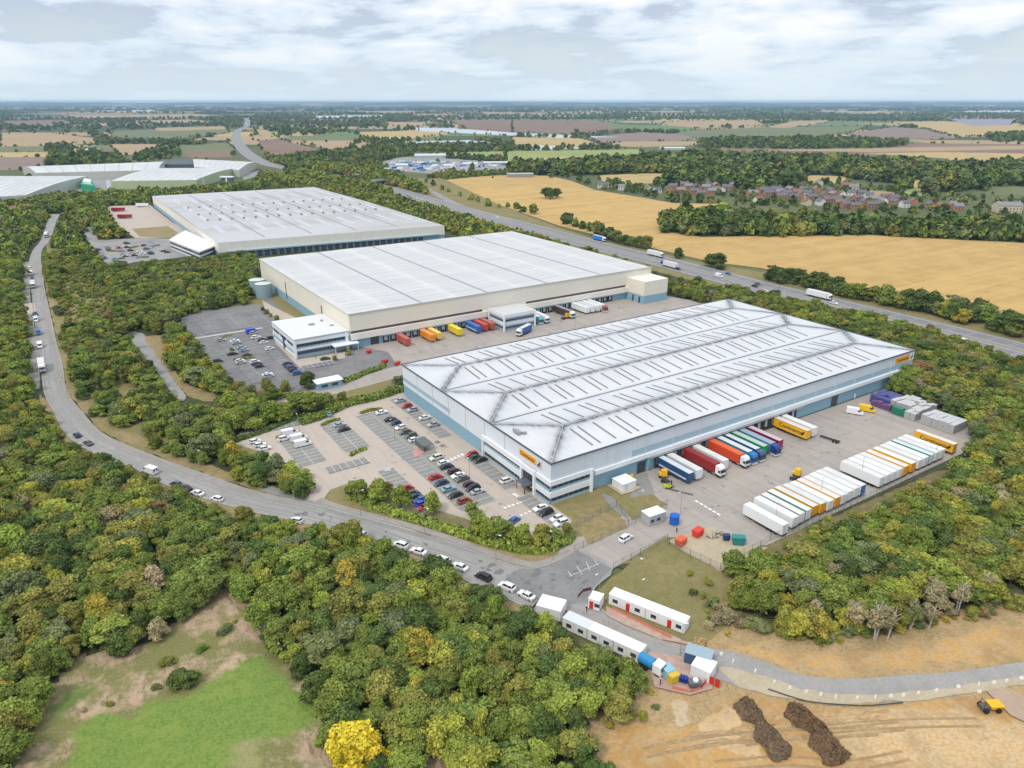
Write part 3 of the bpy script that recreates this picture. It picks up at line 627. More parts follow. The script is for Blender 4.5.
def roof_mat(name, col, dirt, axis=0, rib=1.0, base_n=()):
    m = mat(name, col, .45, n=[(.02,.4,tuple(c*.9 for c in col)), (.25,.35,tuple(c*.93 for c in col),(1,1,1)), *base_n])
    line_overlay(m, axis, rib, .1, tuple(c*.7 for c in col), .22)
    nt = m.node_tree; N = nt.nodes; L = nt.links; b = N['Principled BSDF']; old = b.inputs['Base Color'].links[0].from_socket
    at = N.new('ShaderNodeAttribute'); at.attribute_name = 'grime'
    tc = N.new('ShaderNodeTexCoord'); nz = N.new('ShaderNodeTexNoise'); nz.inputs['Scale'].default_value = .45; nz.inputs['Detail'].default_value = 6
    mp = N.new('ShaderNodeMapping'); mp.inputs['Scale'].default_value = (1.6,.5,1) if axis == 0 else (.5,1.6,1); L.new(tc.outputs['Object'], mp.inputs[0]); L.new(mp.outputs[0], nz.inputs[0])
    mr = N.new('ShaderNodeMapRange'); mr.inputs['From Min'].default_value = .3; mr.inputs['From Max'].default_value = .7; mr.inputs['To Min'].default_value = .5; mr.inputs['To Max'].default_value = 1.35; L.new(nz.outputs[0], mr.inputs[0])
    mu = N.new('ShaderNodeMath'); mu.operation = 'MULTIPLY'; mu.use_clamp = True; L.new(at.outputs['Fac'], mu.inputs[0]); L.new(mr.outputs[0], mu.inputs[1])
    mx = N.new('ShaderNodeMix'); mx.data_type = 'RGBA'; L.new(mu.outputs[0], mx.inputs[0]); L.new(old, mx.inputs[6]); mx.inputs[7].default_value = (*dirt, 1)
    L.new(mx.outputs[2], b.inputs['Base Color']); return m
line_over = lambda m: None
def seg_d(X, Y, a, b):
    dx, dy = b[0]-a[0], b[1]-a[1]; t = np.clip(((X-a[0])*dx+(Y-a[1])*dy)/(dx*dx+dy*dy), 0, 1)
    return np.hypot(X-a[0]-t*dx, Y-a[1]-t*dy)
def grid_roof(name, m, x0, x1, y0, y1, zf, dirtsegs, step, parent, sx=1.):
    nx = max(2, int(round((x1-x0)/step))); ny = max(2, int(round((y1-y0)/step)))
    xs = np.linspace(x0, x1, nx+1); ys = np.linspace(y0, y1, ny+1)
    X, Y = np.meshgrid(xs, ys, indexing='ij'); Z = zf(X, Y)
    gr = np.zeros_like(X)
    for a, b_, amp, wd in dirtsegs: gr = np.maximum(gr, amp*np.exp(-(seg_d(X, Y, a, b_)/wd)**1.2))
    me = bpy.data.meshes.new(name); v = np.stack([X, Y, Z], -1).reshape(-1, 3)
    idx = np.arange(v.shape[0]).reshape(nx+1, ny+1)
    f = np.stack([idx[:-1,:-1], idx[1:,:-1], idx[1:,1:], idx[:-1,1:]], -1).reshape(-1, 4)
    me.from_pydata(v.tolist(), [], f.tolist()); at = me.attributes.new('grime', 'FLOAT', 'POINT'); at.data.foreach_set('value', gr.reshape(-1).astype(np.float32))
    me.materials.append(m); o = bpy.data.objects.new(name, me); COL.objects.link(o); o.parent = parent; return o
FW, FD, FH, RI = 187., 100., 13.2, 1.55
bw = 100/3.
def zroof(X, Y):
    yy = np.mod(Y, bw); yy = np.where(Y >= FD-1e-6, bw, yy)
    d = np.minimum(np.minimum(yy, bw-yy), np.minimum(X, FW-X)); return FH+RI*np.clip(d, 0, bw/2)/(bw/2)
wh = thing('warehouse', 'blue and white warehouse with three dirty hipped white roofs and orange sign', 'warehouse', (0,0,0))
RF = roof_mat('front_roof_sheet', (.64,.635,.63), (.05,.052,.06), base_n=[(.06,.5,(.53,.54,.56),(.6,1.5,1)), (.6,.35,(.55,.56,.575),(2,.25,1))])
segs = []
for k in range(3):
    yc = bw*(k+.5); a = bw/2
    segs += [((a, yc), (FW-a, yc), 1.15, 1.35), ((0, bw*k), (a, yc), 1.0, 1.3), ((0, bw*(k+1)), (a, yc), 1.0, 1.3), ((FW, bw*k), (FW-a, yc), 1.2, 1.3), ((FW, bw*(k+1)), (FW-a, yc), 1.2, 1.3), ((a, yc), (FW-a, yc), .22, 4.)]
    segs += [((a*.4, bw*k+a*.4), (a, yc), .3, 3.5), ((a*.4, bw*(k+1)-a*.4), (a, yc), .3, 3.5)]
for k in (1, 2): segs += [((0, bw*k), (FW, bw*k), .35, .8)]
grid_roof('roof', RF, 0, FW, 0, FD, zroof, segs, bw/30, wh)
for k in range(1, 16): MB().box(k*12.2-.05,-.2,5.2,k*12.2+.1,-.03,FH-.2).build('downpipe', mat('downpipe_grey', (.6,.64,.67), .5), wh) if k not in (15,) else None
for k in range(1, 8): MB().box(-.2,k*12.4-.05,5.2,-.03,k*12.4+.1,FH-.2).build('downpipe', mat('downpipe_grey', (.6,.64,.67), .5), wh) if k > 1 else None
# ridge and hip caps
b = MB(); rc = mat('ridge_cap', (.7,.71,.74), .4)
for k in range(3):
    yc = bw*(k+.5); a = bw/2; zt = FH+RI+.02
    b.bar((a, yc, zt), (FW-a, yc, zt), .16)
    for s0, s1 in (((.3, bw*k+.3), (a, yc)), ((.3, bw*(k+1)-.3), (a, yc)), ((FW-.3, bw*k+.3), (FW-a, yc)), ((FW-.3, bw*(k+1)-.3), (FW-a, yc))): b.bar((*s0, FH+.05), (*s1, zt), .2)
b.build('ridge_cap', mat('ridge_cap_grey', (.4,.41,.43), .5), wh)
b = MB()
for k in (1, 2): b.box(.3, bw*k-.28, FH-.1, FW-.3, bw*k+.28, FH+.06)
b.build('valley_gutter', JO, wh)
b = MB(); e_ = .35
b.box(-e_,-e_,FH-.15,FW+e_,0,FH+.28); b.box(-e_,FD,FH-.15,FW+e_,FD+e_,FH+.28); b.box(-e_,0,FH-.15,0,FD,FH+.28); b.box(FW,0,FH-.15,FW+e_,FD,FH+.28)
b.build('parapet_gutter', mat('gutter_grey', (.1,.105,.12), .5), wh)
# rooflights
RL = mat('rooflight_grp', (.2,.18,.155), .5, n=[(.6,.5,(.27,.245,.21),(1,.2,1)), (3,.3,(.16,.14,.12))])
nrl = 0; rest = MB()
def rl_quad(mb, x, y0, y1, w=.62):
    p = [(x-w/2, y0), (x+w/2, y0), (x+w/2, y1), (x-w/2, y1)]
    zz = [float(zroof(np.array(q[0]), np.array(q[1]))) for q in p]; i = len(mb.v)
    mb.v += [(q[0], q[1], z_+.03) for q, z_ in zip(p, zz)]+[(q[0], q[1], z_+.11) for q, z_ in zip(p, zz)]
    for f in ((4,5,6,7),(0,1,5,4),(1,2,6,5),(2,3,7,6),(3,0,4,7)): mb.f.append(tuple(i+q for q in f)); mb.m.append(0)
for sl, (ya, yb) in enumerate([(2.6,13.9),(18.6,29.5),(36,47.2),(52.2,63.2),(69.3,80.6),(85.4,96.6)]):
    for k in range(11):
        for j, dx in enumerate((0, 3.05, 9.1)):
            x = 17.3+k*15.45+dx
            if x > FW-16: continue
            if nrl < 96:
                q = MB(); rl_quad(q, x, ya, yb); q.build('rooflight', RL, wh); nrl += 1
            else: rl_quad(rest, x, ya, yb)
tag(rest.build('rooflight', RL, wh), kind='stuff')
# walls: lower blue ring, upper pale ring with a slate stripe
def ring(b, x0, y0, x1, y1, z0, z1, ins=0., sides='wsen', m=0):
    x0 += ins; y0 += ins; x1 -= ins; y1 -= ins
    if 's' in sides: b.quad((x0,y0,z0),(x1,y0,z0),(x1,y0,z1),(x0,y0,z1), m)
    if 'e' in sides: b.quad((x1,y0,z0),(x1,y1,z0),(x1,y1,z1),(x1,y0,z1), m)
    if 'n' in sides: b.quad((x1,y1,z0),(x0,y1,z0),(x0,y1,z1),(x1,y1,z1), m)
    if 'w' in sides: b.quad((x0,y1,z0),(x0,y0,z0),(x0,y0,z1),(x0,y1,z1), m)
b = MB(); ring(b, 0,0,FW,FD, 0,5.0, .12); b.build('lower_wall', C_BL, wh)
b = MB(); ring(b, 0,0,FW,FD, 5.0,FH-.15, 0, 'wn'); ring(b, 0,0,FW,FD, 5.0,FH-.15, 0, 'e')
b.quad((0,0,5),(0,.12,5),(0,FD,5),(.12,FD,5)); b.build('upper_wall', C_WH, wh)
b = MB(); b.quad((0,0,5.0),(FW,0,5.0),(FW,0,FH-.15),(0,0,FH-.15)); b.quad((0,.12,5.0),(FW,.12,5.0),(FW,0,5.0),(0,0,5.0)); b.build('dock_side_wall', clad('dock_side_cladding', (.62,.67,.72)), wh)  # pale cladding in a greyer tone: this side's shade is put into the colour
b = MB(); b.box(-.03,61,6.6,0,99.9,8.1); b.build('wall_stripe', C_ST, wh)
b = MB(); b.box(31.2,-.03,6.9,FW-.1,-.002,8.9); b.build('wall_stripe', C_ST, wh)
b = MB(); b.box(16,-.75,5.1,FW-2,-.002,6.5); b.build('dock_canopy', C_LG, wh)
b = MB(); b.box(38.5,-.7,4.3,115,-.13,5.05); b.build('canopy_fascia', C_GR, wh)
b = MB(); b.box(.0,-.05,5,FW,-.002,5.1); b.build('wall_joint', JO, wh)
# panel joints on the plain dock-side wall
for x in (15.2,21,26,31): MB().box(x,-.02,6.6,x+.06,-.001,FH-.2).build('panel_joint', mat('pale_joint', (.42,.46,.5), .7), wh)
# office corner
b = MB()
for z0, z1 in ((6.15,7.6),(2.2,4.1)):
    b.box(-.55,.0,z0,-.002,6.9,z1); b.box(-.55,14.6,z0,-.002,36.6,z1); b.box(-.55,-.55,z0,14.3,-.002,z1)
b.build('office_band', C_LG, wh)
b = MB()
for z0, z1 in ((4.1,4.9),(0,.7)): 
    b.box(-.42,.0,z0,-.13,6.9,z1) if z0 else b.box(-.42,0,0,.0,6.9,1.0)
b.box(-.40,0,2.0,-.13,.01,2.1); 
b.build('office_panel', C_BL, wh)
WF = mat('window_dark', (.035,.05,.065), .15, spec=.6)
def window(x0,y0,x1,y1,z0,z1,par, mull=6, m=WF, fr=WHITE2):
    """glazed strip on a wall; face normal is along the thin axis"""
    b = MB(); b.box(x0,y0,z0,x1,y1,z1); w = b.build('window', m, par)
    f = MB(); L_ = max(x1-x0, y1-y0); n = max(1, int(L_/1.9))
    if x1-x0 > y1-y0: f.box(x0-.06,y0-.045,z0-.05,x1+.06,y0+.02,z0+.05); f.box(x0-.06,y0-.045,z1-.05,x1+.06,y0+.02,z1+.05)
    else: f.box(x0-.045,y0-.06,z0-.05,x0+.02,y1+.06,z0+.05); f.box(x0-.045,y0-.06,z1-.05,x0+.02,y1+.06,z1+.05)
    for i in range(n+1):
        t = i/n
        if x1-x0 > y1-y0: x = x0+(x1-x0)*t; f.box(x-.06,y0-.04,z0,x+.06,y0+.02,z1)
        else: y = y0+(y1-y0)*t; f.box(x0-.04,y-.06,z0,x0+.02,y+.06,z1)
    f.build('frame', fr, w); return w
FRM = mat('blue_grey_frame', (.2,.26,.31), .5)
for z0, z1 in ((5.0,6.15),(.95,2.2)):
    window(-.35,14.8,-.14,36.4,z0,z1,wh,fr=FRM); window(-.35,.3,-.14,6.8,z0,z1,wh,fr=FRM); window(.3,-.35,14.2,-.14,z0,z1,wh,fr=FRM)
b = MB(); b.box(-.33,14.8,4.1,-.125,36.4,5.0); b.box(-.33,.1,4.1,-.125,6.8,5.0); b.box(.1,-.33,4.1,14.2,-.125,5.0); b.box(-.33,14.8,0,-.125,36.4,.95); b.box(-.33,.1,0,-.125,6.8,.95); b.box(.1,-.33,0,14.2,-.125,.95); b.build('office_spandrel', C_ST, wh)
for (x, y) in ((-.75,37.0),(-.75,14.2),(-.75,7.3)):
    b = MB(); b.box(x-.35,y-.4,0,x+.35,y+.4,7.9); b.build('column', WHITE2, wh)
b = MB(); b.box(14.2,-1.1,0,15.0,-.3,7.9); b.build('column', WHITE2, wh)
b = MB(); b.box(-1.18,6.85,6.3,-.56,37.45,7.95); b.build('portal_beam', WHITE2, wh)
# entrance
en = MB(); en.box(-.3,8,0,-.13,13.6,6.2); e = en.build('entrance', WF, wh)
b = MB(); b.box(-3.4,8.4,2.7,-.3,13.2,3.0); [b.box(-.36,8+i*1.1,0,-.3,8.1+i*1.1,6.2) for i in range(6)]; b.box(-.36,8,3.1,-.3,13.6,3.25); b.build('canopy', mat('entrance_dark', (.12,.13,.15), .4), e)
MB().box(-3.3,8.5,0,-3.15,8.65,2.7).build('post', CHAS, e); MB().box(-3.3,12.95,0,-3.15,13.1,2.7).build('post', CHAS, e)
# docks
DK = mat('dock_shelter', (.05,.05,.055), .8); DDOOR = mat('dock_door', (.55,.57,.58), .5)
def dock(par, x, y, s=-1, w=2.9, h=3.6, z=0.3):
    b = MB(); yo = y+s*.65
    b.box(x-w/2,min(y,yo),z,x-w/2+.4,max(y,yo),h+.3); b.box(x+w/2-.4,min(y,yo),z,x+w/2,max(y,yo),h+.3); b.box(x-w/2,min(y,yo),h+.3,x+w/2,max(y,yo),h+.8)
    d = b.build('dock_shelter', DK, par)
    b = MB(); b.box(x-w/2+.4,min(y,y+s*.1),1.1,x+w/2-.4,max(y,y+s*.1),h+.3); b.build('dock_door', DDOOR, d)
    b = MB(); b.box(x-w/2+.2,min(y,y+s*.5),.2,x+w/2-.2,max(y,y+s*.5),1.1); b.build('dock_leveller', CHAS, d)
XD = [42.4+i*3.75 for i in range(19)]
for x in XD: dock(wh, x, .12)
def door(par, x0, x1, y, z1, s=-1, m=None, axis='x'):
    b = MB(); 
    if axis == 'x': b.box(x0,min(y,y+s*.06),.02,x1,max(y,y+s*.06),z1)
    else: b.box(min(y,y+s*.06),x0,.02,max(y,y+s*.06),x1,z1)
    d = b.build('roller_door', m or WF, par)
    f = MB()
    if axis == 'x': f.box(x0-.15,min(y,y+s*.12),.02,x0,max(y,y+s*.12),z1+.15); f.box(x1,min(y,y+s*.12),.02,x1+.15,max(y,y+s*.12),z1+.15); f.box(x0,min(y,y+s*.12),z1,x1,max(y,y+s*.12),z1+.15)
    else: f.box(min(y,y+s*.12),x0-.15,.02,max(y,y+s*.12),x0,z1+.15); f.box(min(y,y+s*.12),x1,.02,max(y,y+s*.12),x1+.15,z1+.15)
    f.build('frame', FRM, d)
door(wh, 33.7, 37, .12, 3.9); door(wh, 133.2, 137.2, .12, 4.1); door(wh, 148, 149.4, .12, 2.3, m=WHITE)
b = MB(); b.box(37.4,-.5,0,38.4,-.13,5.05); b.build('wall_pier', C_BL, wh)
# lettering ------------------------------------------------------------------
def text_mesh(s, size, name='lettering', bold=.0, sx=1.0, depth=.03):
    c = bpy.data.curves.new(name, 'FONT'); c.body = s; c.size = size; c.extrude = depth; c.offset = bold*size; c.align_x = 'CENTER'; c.align_y = 'CENTER'
    o = bpy.data.objects.new('tmp', c); COL.objects.link(o); bpy.context.view_layer.update()
    me = bpy.data.meshes.new_from_object(o.evaluated_get(bpy.context.evaluated_depsgraph_get())); bpy.data.objects.remove(o); me.name = name
    for v in me.vertices: v.co.x *= sx
    return me
TXT = {}
def lettering(s, size, par, loc, rot, m, bold=.02, sx=1., flip=False):
    k = (s, size, bold, sx)
    if k not in TXT:
        TXT[k] = text_mesh(s, size, bold=bold, sx=sx); TXT[k].materials.clear(); TXT[k].materials.append(m)
    o = bpy.data.objects.new('lettering', TXT[k]); COL.objects.link(o); o.parent = par; o.location = loc; o.rotation_euler = rot; return o
HORSE = [(0,0),(.12,.02),(.2,.25),(.4,.32),(.5,.1),(.62,.1),(.58,.35),(.7,.55),(.95,.5),(1.0,.6),(.8,.75),(.98,.85),(.95,.97),(.8,.93),(.82,1.12),(.95,1.3),(.88,1.38),(.7,1.3),(.6,1.4),(.52,1.2),(.42,1.0),(.28,.8),(.1,.72),(-.1,.5),(-.25,.55),(-.2,.35),(0,.3),(-.08,.12)]
def emblem(par, loc, rot, size, m):
    b = MB(); b.prism([(p[0]*size-.4*size, p[1]*size-.7*size) for p in HORSE], 0, .03); o = b.build('emblem', m, par, loc); o.rotation_euler = rot; return o
ORG = mat('sign_orange', (.85,.36,.02), .45, n=[(.5,.2,(.78,.33,.02))]); BK = mat('sign_black', (.02,.02,.02), .5)
s1 = MB().box(-.22,7.3,9.55,-.03,16.1,11.5).build('sign', ORG, wh)
lettering('Continental', 1.55, s1, (-.23,11.9,10.5), (R(90),0,R(-90)), BK, .006)
s2 = MB().box(-.2,4.6,9.3,-.03,7.25,11.8).build('sign', mat('emblem_grey', (.62,.58,.58), .5), wh); emblem(s2, (-.21,5.8,10.5), (R(90),0,R(-90)), 1.5, mat('emblem_brown', (.12,.05,.05), .5))
s1 = MB().box(173.6,-.22,9.6,183.6,-.03,12.0).build('sign', ORG, wh)
lettering('Continental', 1.75, s1, (178.4,-.23,10.8), (R(90),0,0), BK, .006)
s2 = MB().box(183.7,-.2,9.4,186.7,-.03,12.2).build('sign', mat('emblem_white', (.8,.8,.8), .5), wh); emblem(s2, (185.1,-.21,10.8), (R(90),0,0), 1.6, mat('emblem_brown', (.12,.05,.05), .5))
# rooftop plant by the short wall
b = MB(); b.box(2.2,20.3,13.5,3.6,23.2,14.5); b.box(3.9,19.6,13.6,4.9,20.6,14.3); b.cyl((2.9,24.2,13.4),.25,1.,2); o = b.build('roof_plant', STEEL, wh)
# small roof vents along the back eave
for i in range(18):
    x = 70+i*5.2; MB().box(x,FD-.9,FH+.05,x+.8,FD-.3,FH+.75).build('roof_vent', STEEL, wh)
EXC.append(np.array([(-3,-3),(FW+3,-3),(FW+3,FD+3),(-3,FD+3)]))
# ------------------------------------------------------------------ MIDDLE WAREHOUSE
mw_ = thing('warehouse', 'cream walled warehouse with low white roof and blue dock wall, middle of the three', 'warehouse')
X0, X1, Y0, Y1, HH = 4.5, 196., 168., 322., 16.5
MB5 = (X1-X0)/5
def zmid(X, Y):
    t = np.mod(X-X0, MB5)/MB5; t = np.where(X >= X1-1e-6, 0, t); return HH+.12+.36*(1-np.abs(t-.5)*2)
RM = roof_mat('middle_roof_sheet', (.62,.6,.565), (.2,.21,.22), axis=1, rib=1.1, base_n=[(.05,.8,(.5,.5,.5),(.2,2.2,1),(.45,.6)), (.3,.6,(.54,.54,.53),(.12,2.8,1))])
grid_roof('roof', RM, X0, X1, Y0, Y1, zmid, [((x, Y0), (x, Y1), .25, 1.2) for x in [X0+MB5*k for k in (1,2,3,4)]], MB5/12, mw_)
for k in (1,2,3,4):
    x = X0+MB5*k; MB().box(x-.3,Y0,HH+.1,x+.3,Y1,HH+.24).build('valley_gutter', mat('seam_grey', (.2,.21,.22), .6), mw_)
for k in range(5):
    x = X0+MB5*(k+.5); MB().box(x-.25,Y0,HH+.46,x+.25,Y1,HH+.56).build('ridge_cap', mat('mid_ridge', (.7,.69,.67), .5), mw_)
MRL = mat('mid_rooflight', (.5,.52,.53), .4, n=[(.5,.5,(.42,.44,.45))]); nm = 0; rest = MB()
for k in range(5):
    for sgn in (-1, 1):
        for j in range(24):
            xc = X0+MB5*(k+.5)+sgn*MB5*.25; y = Y0+5+j*6.2; q = rest if nm >= 96 else MB(); i = len(q.v); hw = MB5*.16
            for xx, yy in ((xc-hw,y),(xc+hw,y),(xc+hw,y+.75),(xc-hw,y+.75)): q.v.append((xx, yy, float(zmid(np.array(xx), np.array(yy)))+.06))
            q.f.append((i,i+1,i+2,i+3)); q.m.append(0)
            if q is not rest: q.build('rooflight', MRL, mw_); nm += 1
tag(rest.build('rooflight', MRL, mw_), kind='stuff')
b = MB(); b.box(X0-.25,Y0-.25,HH-.2,X1+.25,Y0,HH+.55); b.box(X0-.25,Y1,HH-.2,X1+.25,Y1+.25,HH+.5); b.box(X0-.25,Y0,HH-.2,X0,Y1,HH+.2); b.box(X1,Y0,HH-.2,X1+.25,Y1,HH+.2); b.build('parapet_gutter', mat('gutter_cream', (.5,.48,.42), .5), mw_)
b = MB(); ring(b, X0,Y0,X1,Y1, 0,5.0, .1); b.build('lower_wall', C_BL, mw_)
b = MB(); ring(b, X0,Y0,X1,Y1, 5.0,HH-.2); b.build('upper_wall', C_CR, mw_)
b = MB(); b.box(X0,Y0-1.2,4.35,177,Y0-.01,7.25); b.build('dock_canopy', C_CR2, mw_)
b = MB(); b.box(20,Y0-1.0,3.7,176.5,Y0-.11,4.34); b.build('canopy_fascia', C_ST, mw_)
for x0, x1 in ((4.8,77),(104.8,175.6)):
    window(x0,Y0-.1,x1,Y0-.01,7.3,8.4,mw_,m=mat('window_brown', (.07,.045,.05), .3),fr=mat('frame_brown', (.3,.24,.23), .6))
for x in [22.2+i*3.95 for i in range(38)]:
    if 76 < x < 102 or x > 168: continue
    dock(mw_, x, Y0+.1, h=3.0, w=2.8)
door(mw_, 14.4, 18.6, Y0+.1, 4.2); door(mw_, 161, 165, Y0+.1, 4.6)
for y0, z0 in ((269.,2.2),(207.2,6.9)): MB().box(X0-.12,y0-.6,z0,X0-.01,y0+.6,12.3).build('louvre', mat('louvre_brown', (.09,.08,.09), .6), mw_)
# right-hand bay projecting forward
b = MB(); ring(b, 177,153,195.5,Y0, 0,4.6,.1,'wse'); b.build('lower_wall', C_BL, mw_)
b = MB(); ring(b, 177,153,195.5,Y0, 4.6,13,0,'wse'); b.quad((177,153,13),(195.5,153,13),(195.5,Y0,13),(177,Y0,13)); b.build('upper_wall', C_CR, mw_)
for yy in (156, 161.5): door(mw_, yy, yy+1.2, 177.1, 3.6, -1, BLACK, 'y')
# glazed tower in the dock wall
tw = MB(); tw.box(80.2,151.4,0,99,Y0-1.3,8.2); o = tw.build('office_block', C_ST, mw_)
b = MB(); b.box(79.9,150.9,7.0,99.3,Y0-1.25,8.8, top=1); b.build('roof', [C_LG, RM], o)
b = MB()
for (x, y) in ((79.6,150.7),(98.6,150.7),(79.6,165.4)): b.box(x,y,0,x+.8,y+.8,8.75)
b.build('column', WHITE2, o)
for z0 in (5.2,1.4): window(80.9,151.25,98.4,151.39,z0,z0+.8,o,fr=FRM); window(80.05,152,80.19,165,z0,z0+.8,o,fr=FRM)
b = MB(); b.box(80.9,151.15,3.0,98.4,151.39,4.6); b.box(79.95,152,3.0,80.19,165,4.6); b.build('white_band', C_LG, o)
# office annex
of = thing('office_building', 'white flat-roofed two storey office with blue bands joined to the cream warehouse', 'office')
x0,x1,y0,y1 = -22.,4.3,168.5,203.
b = MB(); b.box(x0,y0,0,x1,y1,8.3); b.build('wall', C_ST, of)
b = MB(); b.box(x0-.5,y0-.5,8.3,x1,y1+.4,9.0, top=1); b.build('roof', [mat('roof_edge', (.42,.46,.5), .5), roof_mat('office_roof', (.68,.68,.66), (.4,.4,.4))], of)
b = MB(); b.box(x0-.4,y0-.4,6.6,x1-.2,y0,8.25); b.box(x0-.4,y0,6.6,x0,y1,8.25); b.box(x0-.35,y0-.35,3.3,x1-.2,y0,4.1); b.box(x0-.35,y0,.2,x0,y1,1.0); b.box(x0-.3,y0,3.0,x0,y1,4.6); b.build('white_band', C_LG, of)
for (x, y) in ((x0-.7,y0-.7),(x1-2.2,y0-.7)): MB().box(x,y,0,x+1.1,y+1.1,8.25).build('column', WHITE2, of)
for z0, z1 in ((5.0,6.5),(1.4,2.9)):
    window(x0+.8,y0-.12,x1-2.5,y0-.01,z0,z1,of,fr=FRM)
for k in range(3): window(x0-.12,y0+3+k*11,x0-.01,y0+11+k*11,4.8,6.2,of,fr=FRM)
MB().box(x0-.5,184,0,x0-.01,186.6,6.3).build('entrance', WF, of)
b = MB(); b.box(-5,164,3.2,7,168.1,3.7); b.bar((-4.6,164.4,0),(-4.6,164.4,3.2),.12); b.bar((6.5,164.4,0),(6.5,164.4,3.2),.12); b.build('entrance_canopy', WHITE2, of)
b = MB(); b.box(-9,186,9.0,-6.5,188,9.6); b.box(-2,190,9.0,-1,191,9.7); b.box(-1,180,9,1,181,9.4); b.build('roof_plant', STEEL, of)
for a in ([(-25,166),(7,162),(7,206),(-25,206)], [(1,165),(199,150),(199,325),(1,325)]): EXC.append(np.array(a))
# gatehouse of the middle site
gh = thing('gatehouse', 'small blue gatehouse with white roof by the hedge of the middle site', 'gatehouse', (-22,126,0), R(0))
MB().box(-5.2,-2.5,0,5.2,2.5,2.9).build('wall', C_BL, gh); MB().box(-5.6,-2.9,2.9,5.6,2.9,3.3).build('roof', WHITE2, gh)
for x in (-3.6,.8): MB().box(x,-2.56,1.1,x+2.6,-2.51,2.2).build('window', WF, gh)
MB().box(-5.26,-1,1.1,-5.21,1.6,2.2).build('window', WF, gh)
# storage tanks
for i, (x, y) in enumerate([(-3.2,289.5),(-3.6,301.5)]):
    t = thing('storage_tank', ['blue cylindrical storage tank at the warehouse corner, nearer of the two', 'blue cylindrical storage tank at the warehouse corner, farther of the two'][i], 'tank', (x,y,0), 0, 'storage tanks')
    MB().cyl((0,0,0),4.6,8.4,2,28).build('shell', clad('tank_blue', (.27,.37,.42)), t); MB().cyl((0,0,8.4),4.75,.7,2,28,r2=.6).build('lid', mat('tank_lid', (.55,.6,.55), .6), t)
EXC.append(np.array([(-10,282),(3,282),(3,308),(-10,308)]))
# ------------------------------------------------------------------ BACK WAREHOUSE (surveyed corners)
def lerp2(a, b, t): return (a[0]+(b[0]-a[0])*t, a[1]+(b[1]-a[1])*t)
bk = thing('warehouse', 'grey-white roofed warehouse with cream fascia, farthest of the three in a line', 'warehouse')
BN, BR, BF, BL = W(218,243,12), W(444.4,225.6,12), W(314,187,12), W(152,196,12)
bq = [BN, BR, BF, BL]; cx_ = sum(p[0] for p in bq)/4; cy_ = sum(p[1] for p in bq)/4
def shr(k): return [(cx_+(p[0]-cx_)*k, cy_+(p[1]-cy_)*k) for p in bq]
MB().prism(shr(.998), 0, 4.6).build('lower_wall', C_BL, bk); MB().prism(bq, 4.6, 11.9).build('upper_wall', C_CR2, bk)
BR_M = roof_mat('back_roof_sheet', (.42,.4,.37), (.25,.25,.27), axis=0, rib=1.3, base_n=[(.012,.6,(.53,.53,.54),(.3,1.5,1)), (.03,.5,(.56,.5,.46),(.2,2,1),(.55,.66))])
Bxy = lambda s, t: lerp2(lerp2(BN, BR, s), lerp2(BL, BF, s), t)
b = MB(); n = 40
for i in range(n):
    for j in range(2):
        q = [Bxy(i/n, j/2), Bxy((i+1)/n, j/2), Bxy((i+1)/n, (j+1)/2), Bxy(i/n, (j+1)/2)]
        zz = [12.0+1.2*(1-abs(t-1)) for t in (j, j, j+1, j+1)]; b.quad(*[(p[0], p[1], z_) for p, z_ in zip(q, zz)])
b.build('roof', BR_M, bk)
def roofstrip(b, s0, s1, t0, t1, dz, m=0):
    q = [Bxy(s0, t0), Bxy(s1, t0), Bxy(s1, t1), Bxy(s0, t1)]
    zz = [12.0+dz+1.2*(1-abs(t*2-1)) for t in (t0, t0, t1, t1)]; b.quad(*[(p[0], p[1], z_) for p, z_ in zip(q, zz)], m)
b = MB()
for s in (.2,.4,.6,.8): roofstrip(b, s-.003, s+.003, 0.03, .5, .06); roofstrip(b, s-.003, s+.003, .5, .97, .06)
b.build('roof_seam', mat('seam_grey', (.25,.26,.28), .6), bk)
for s in [.12,.3,.5,.7,.9]:
    for t0 in (.12,.3,.52,.72):
        for ds in (-.045,.045):
            b = MB(); roofstrip(b, s+ds-.012, s+ds+.012, t0, t0+.13, .09); b.build('rooflight', mat('pale_rooflight', (.5,.52,.54), .4), bk)
for t in (.33,.45,.6):
    for i in range(16):
        p = Bxy(.08+i*.056, t); MB().box(p[0]-.9,p[1]-.9,13,p[0]+.9,p[1]+.9,14.3).build('roof_vent', STEEL, bk)
# dock openings in the near wall
dv = (BR[0]-BN[0], BR[1]-BN[1]); dl = math.hypot(*dv); dv = (dv[0]/dl, dv[1]/dl); nv = (dv[1], -dv[0])
for i in range(26):
    t = .12+i*.03; p = lerp2(BN, BR, t); b = MB(); w = 3.4
    a0 = (p[0]+nv[0]*.1, p[1]+nv[1]*.1); a1 = (a0[0]+dv[0]*w, a0[1]+dv[1]*w); c1 = (a1[0]+nv[0]*.7, a1[1]+nv[1]*.7); c0 = (a0[0]+nv[0]*.7, a0[1]+nv[1]*.7)
    b.prism([c0, c1, a1, a0], .2, 4.2); b.build('dock_shelter', DK, bk)
b = MB(); p0 = lerp2(BN, BR, .03); p1 = lerp2(BN, BR, .97)
b.prism([(p0[0]+nv[0]*1.2, p0[1]+nv[1]*1.2), (p1[0]+nv[0]*1.2, p1[1]+nv[1]*1.2), (p1[0]+nv[0]*.01, p1[1]+nv[1]*.01), (p0[0]+nv[0]*.01, p0[1]+nv[1]*.01)], 4.6, 5.6); b.build('dock_canopy', C_ST, bk)
EXC.append(np.array([(cx_+(p[0]-cx_)*1.04, cy_+(p[1]-cy_)*1.03) for p in bq]))
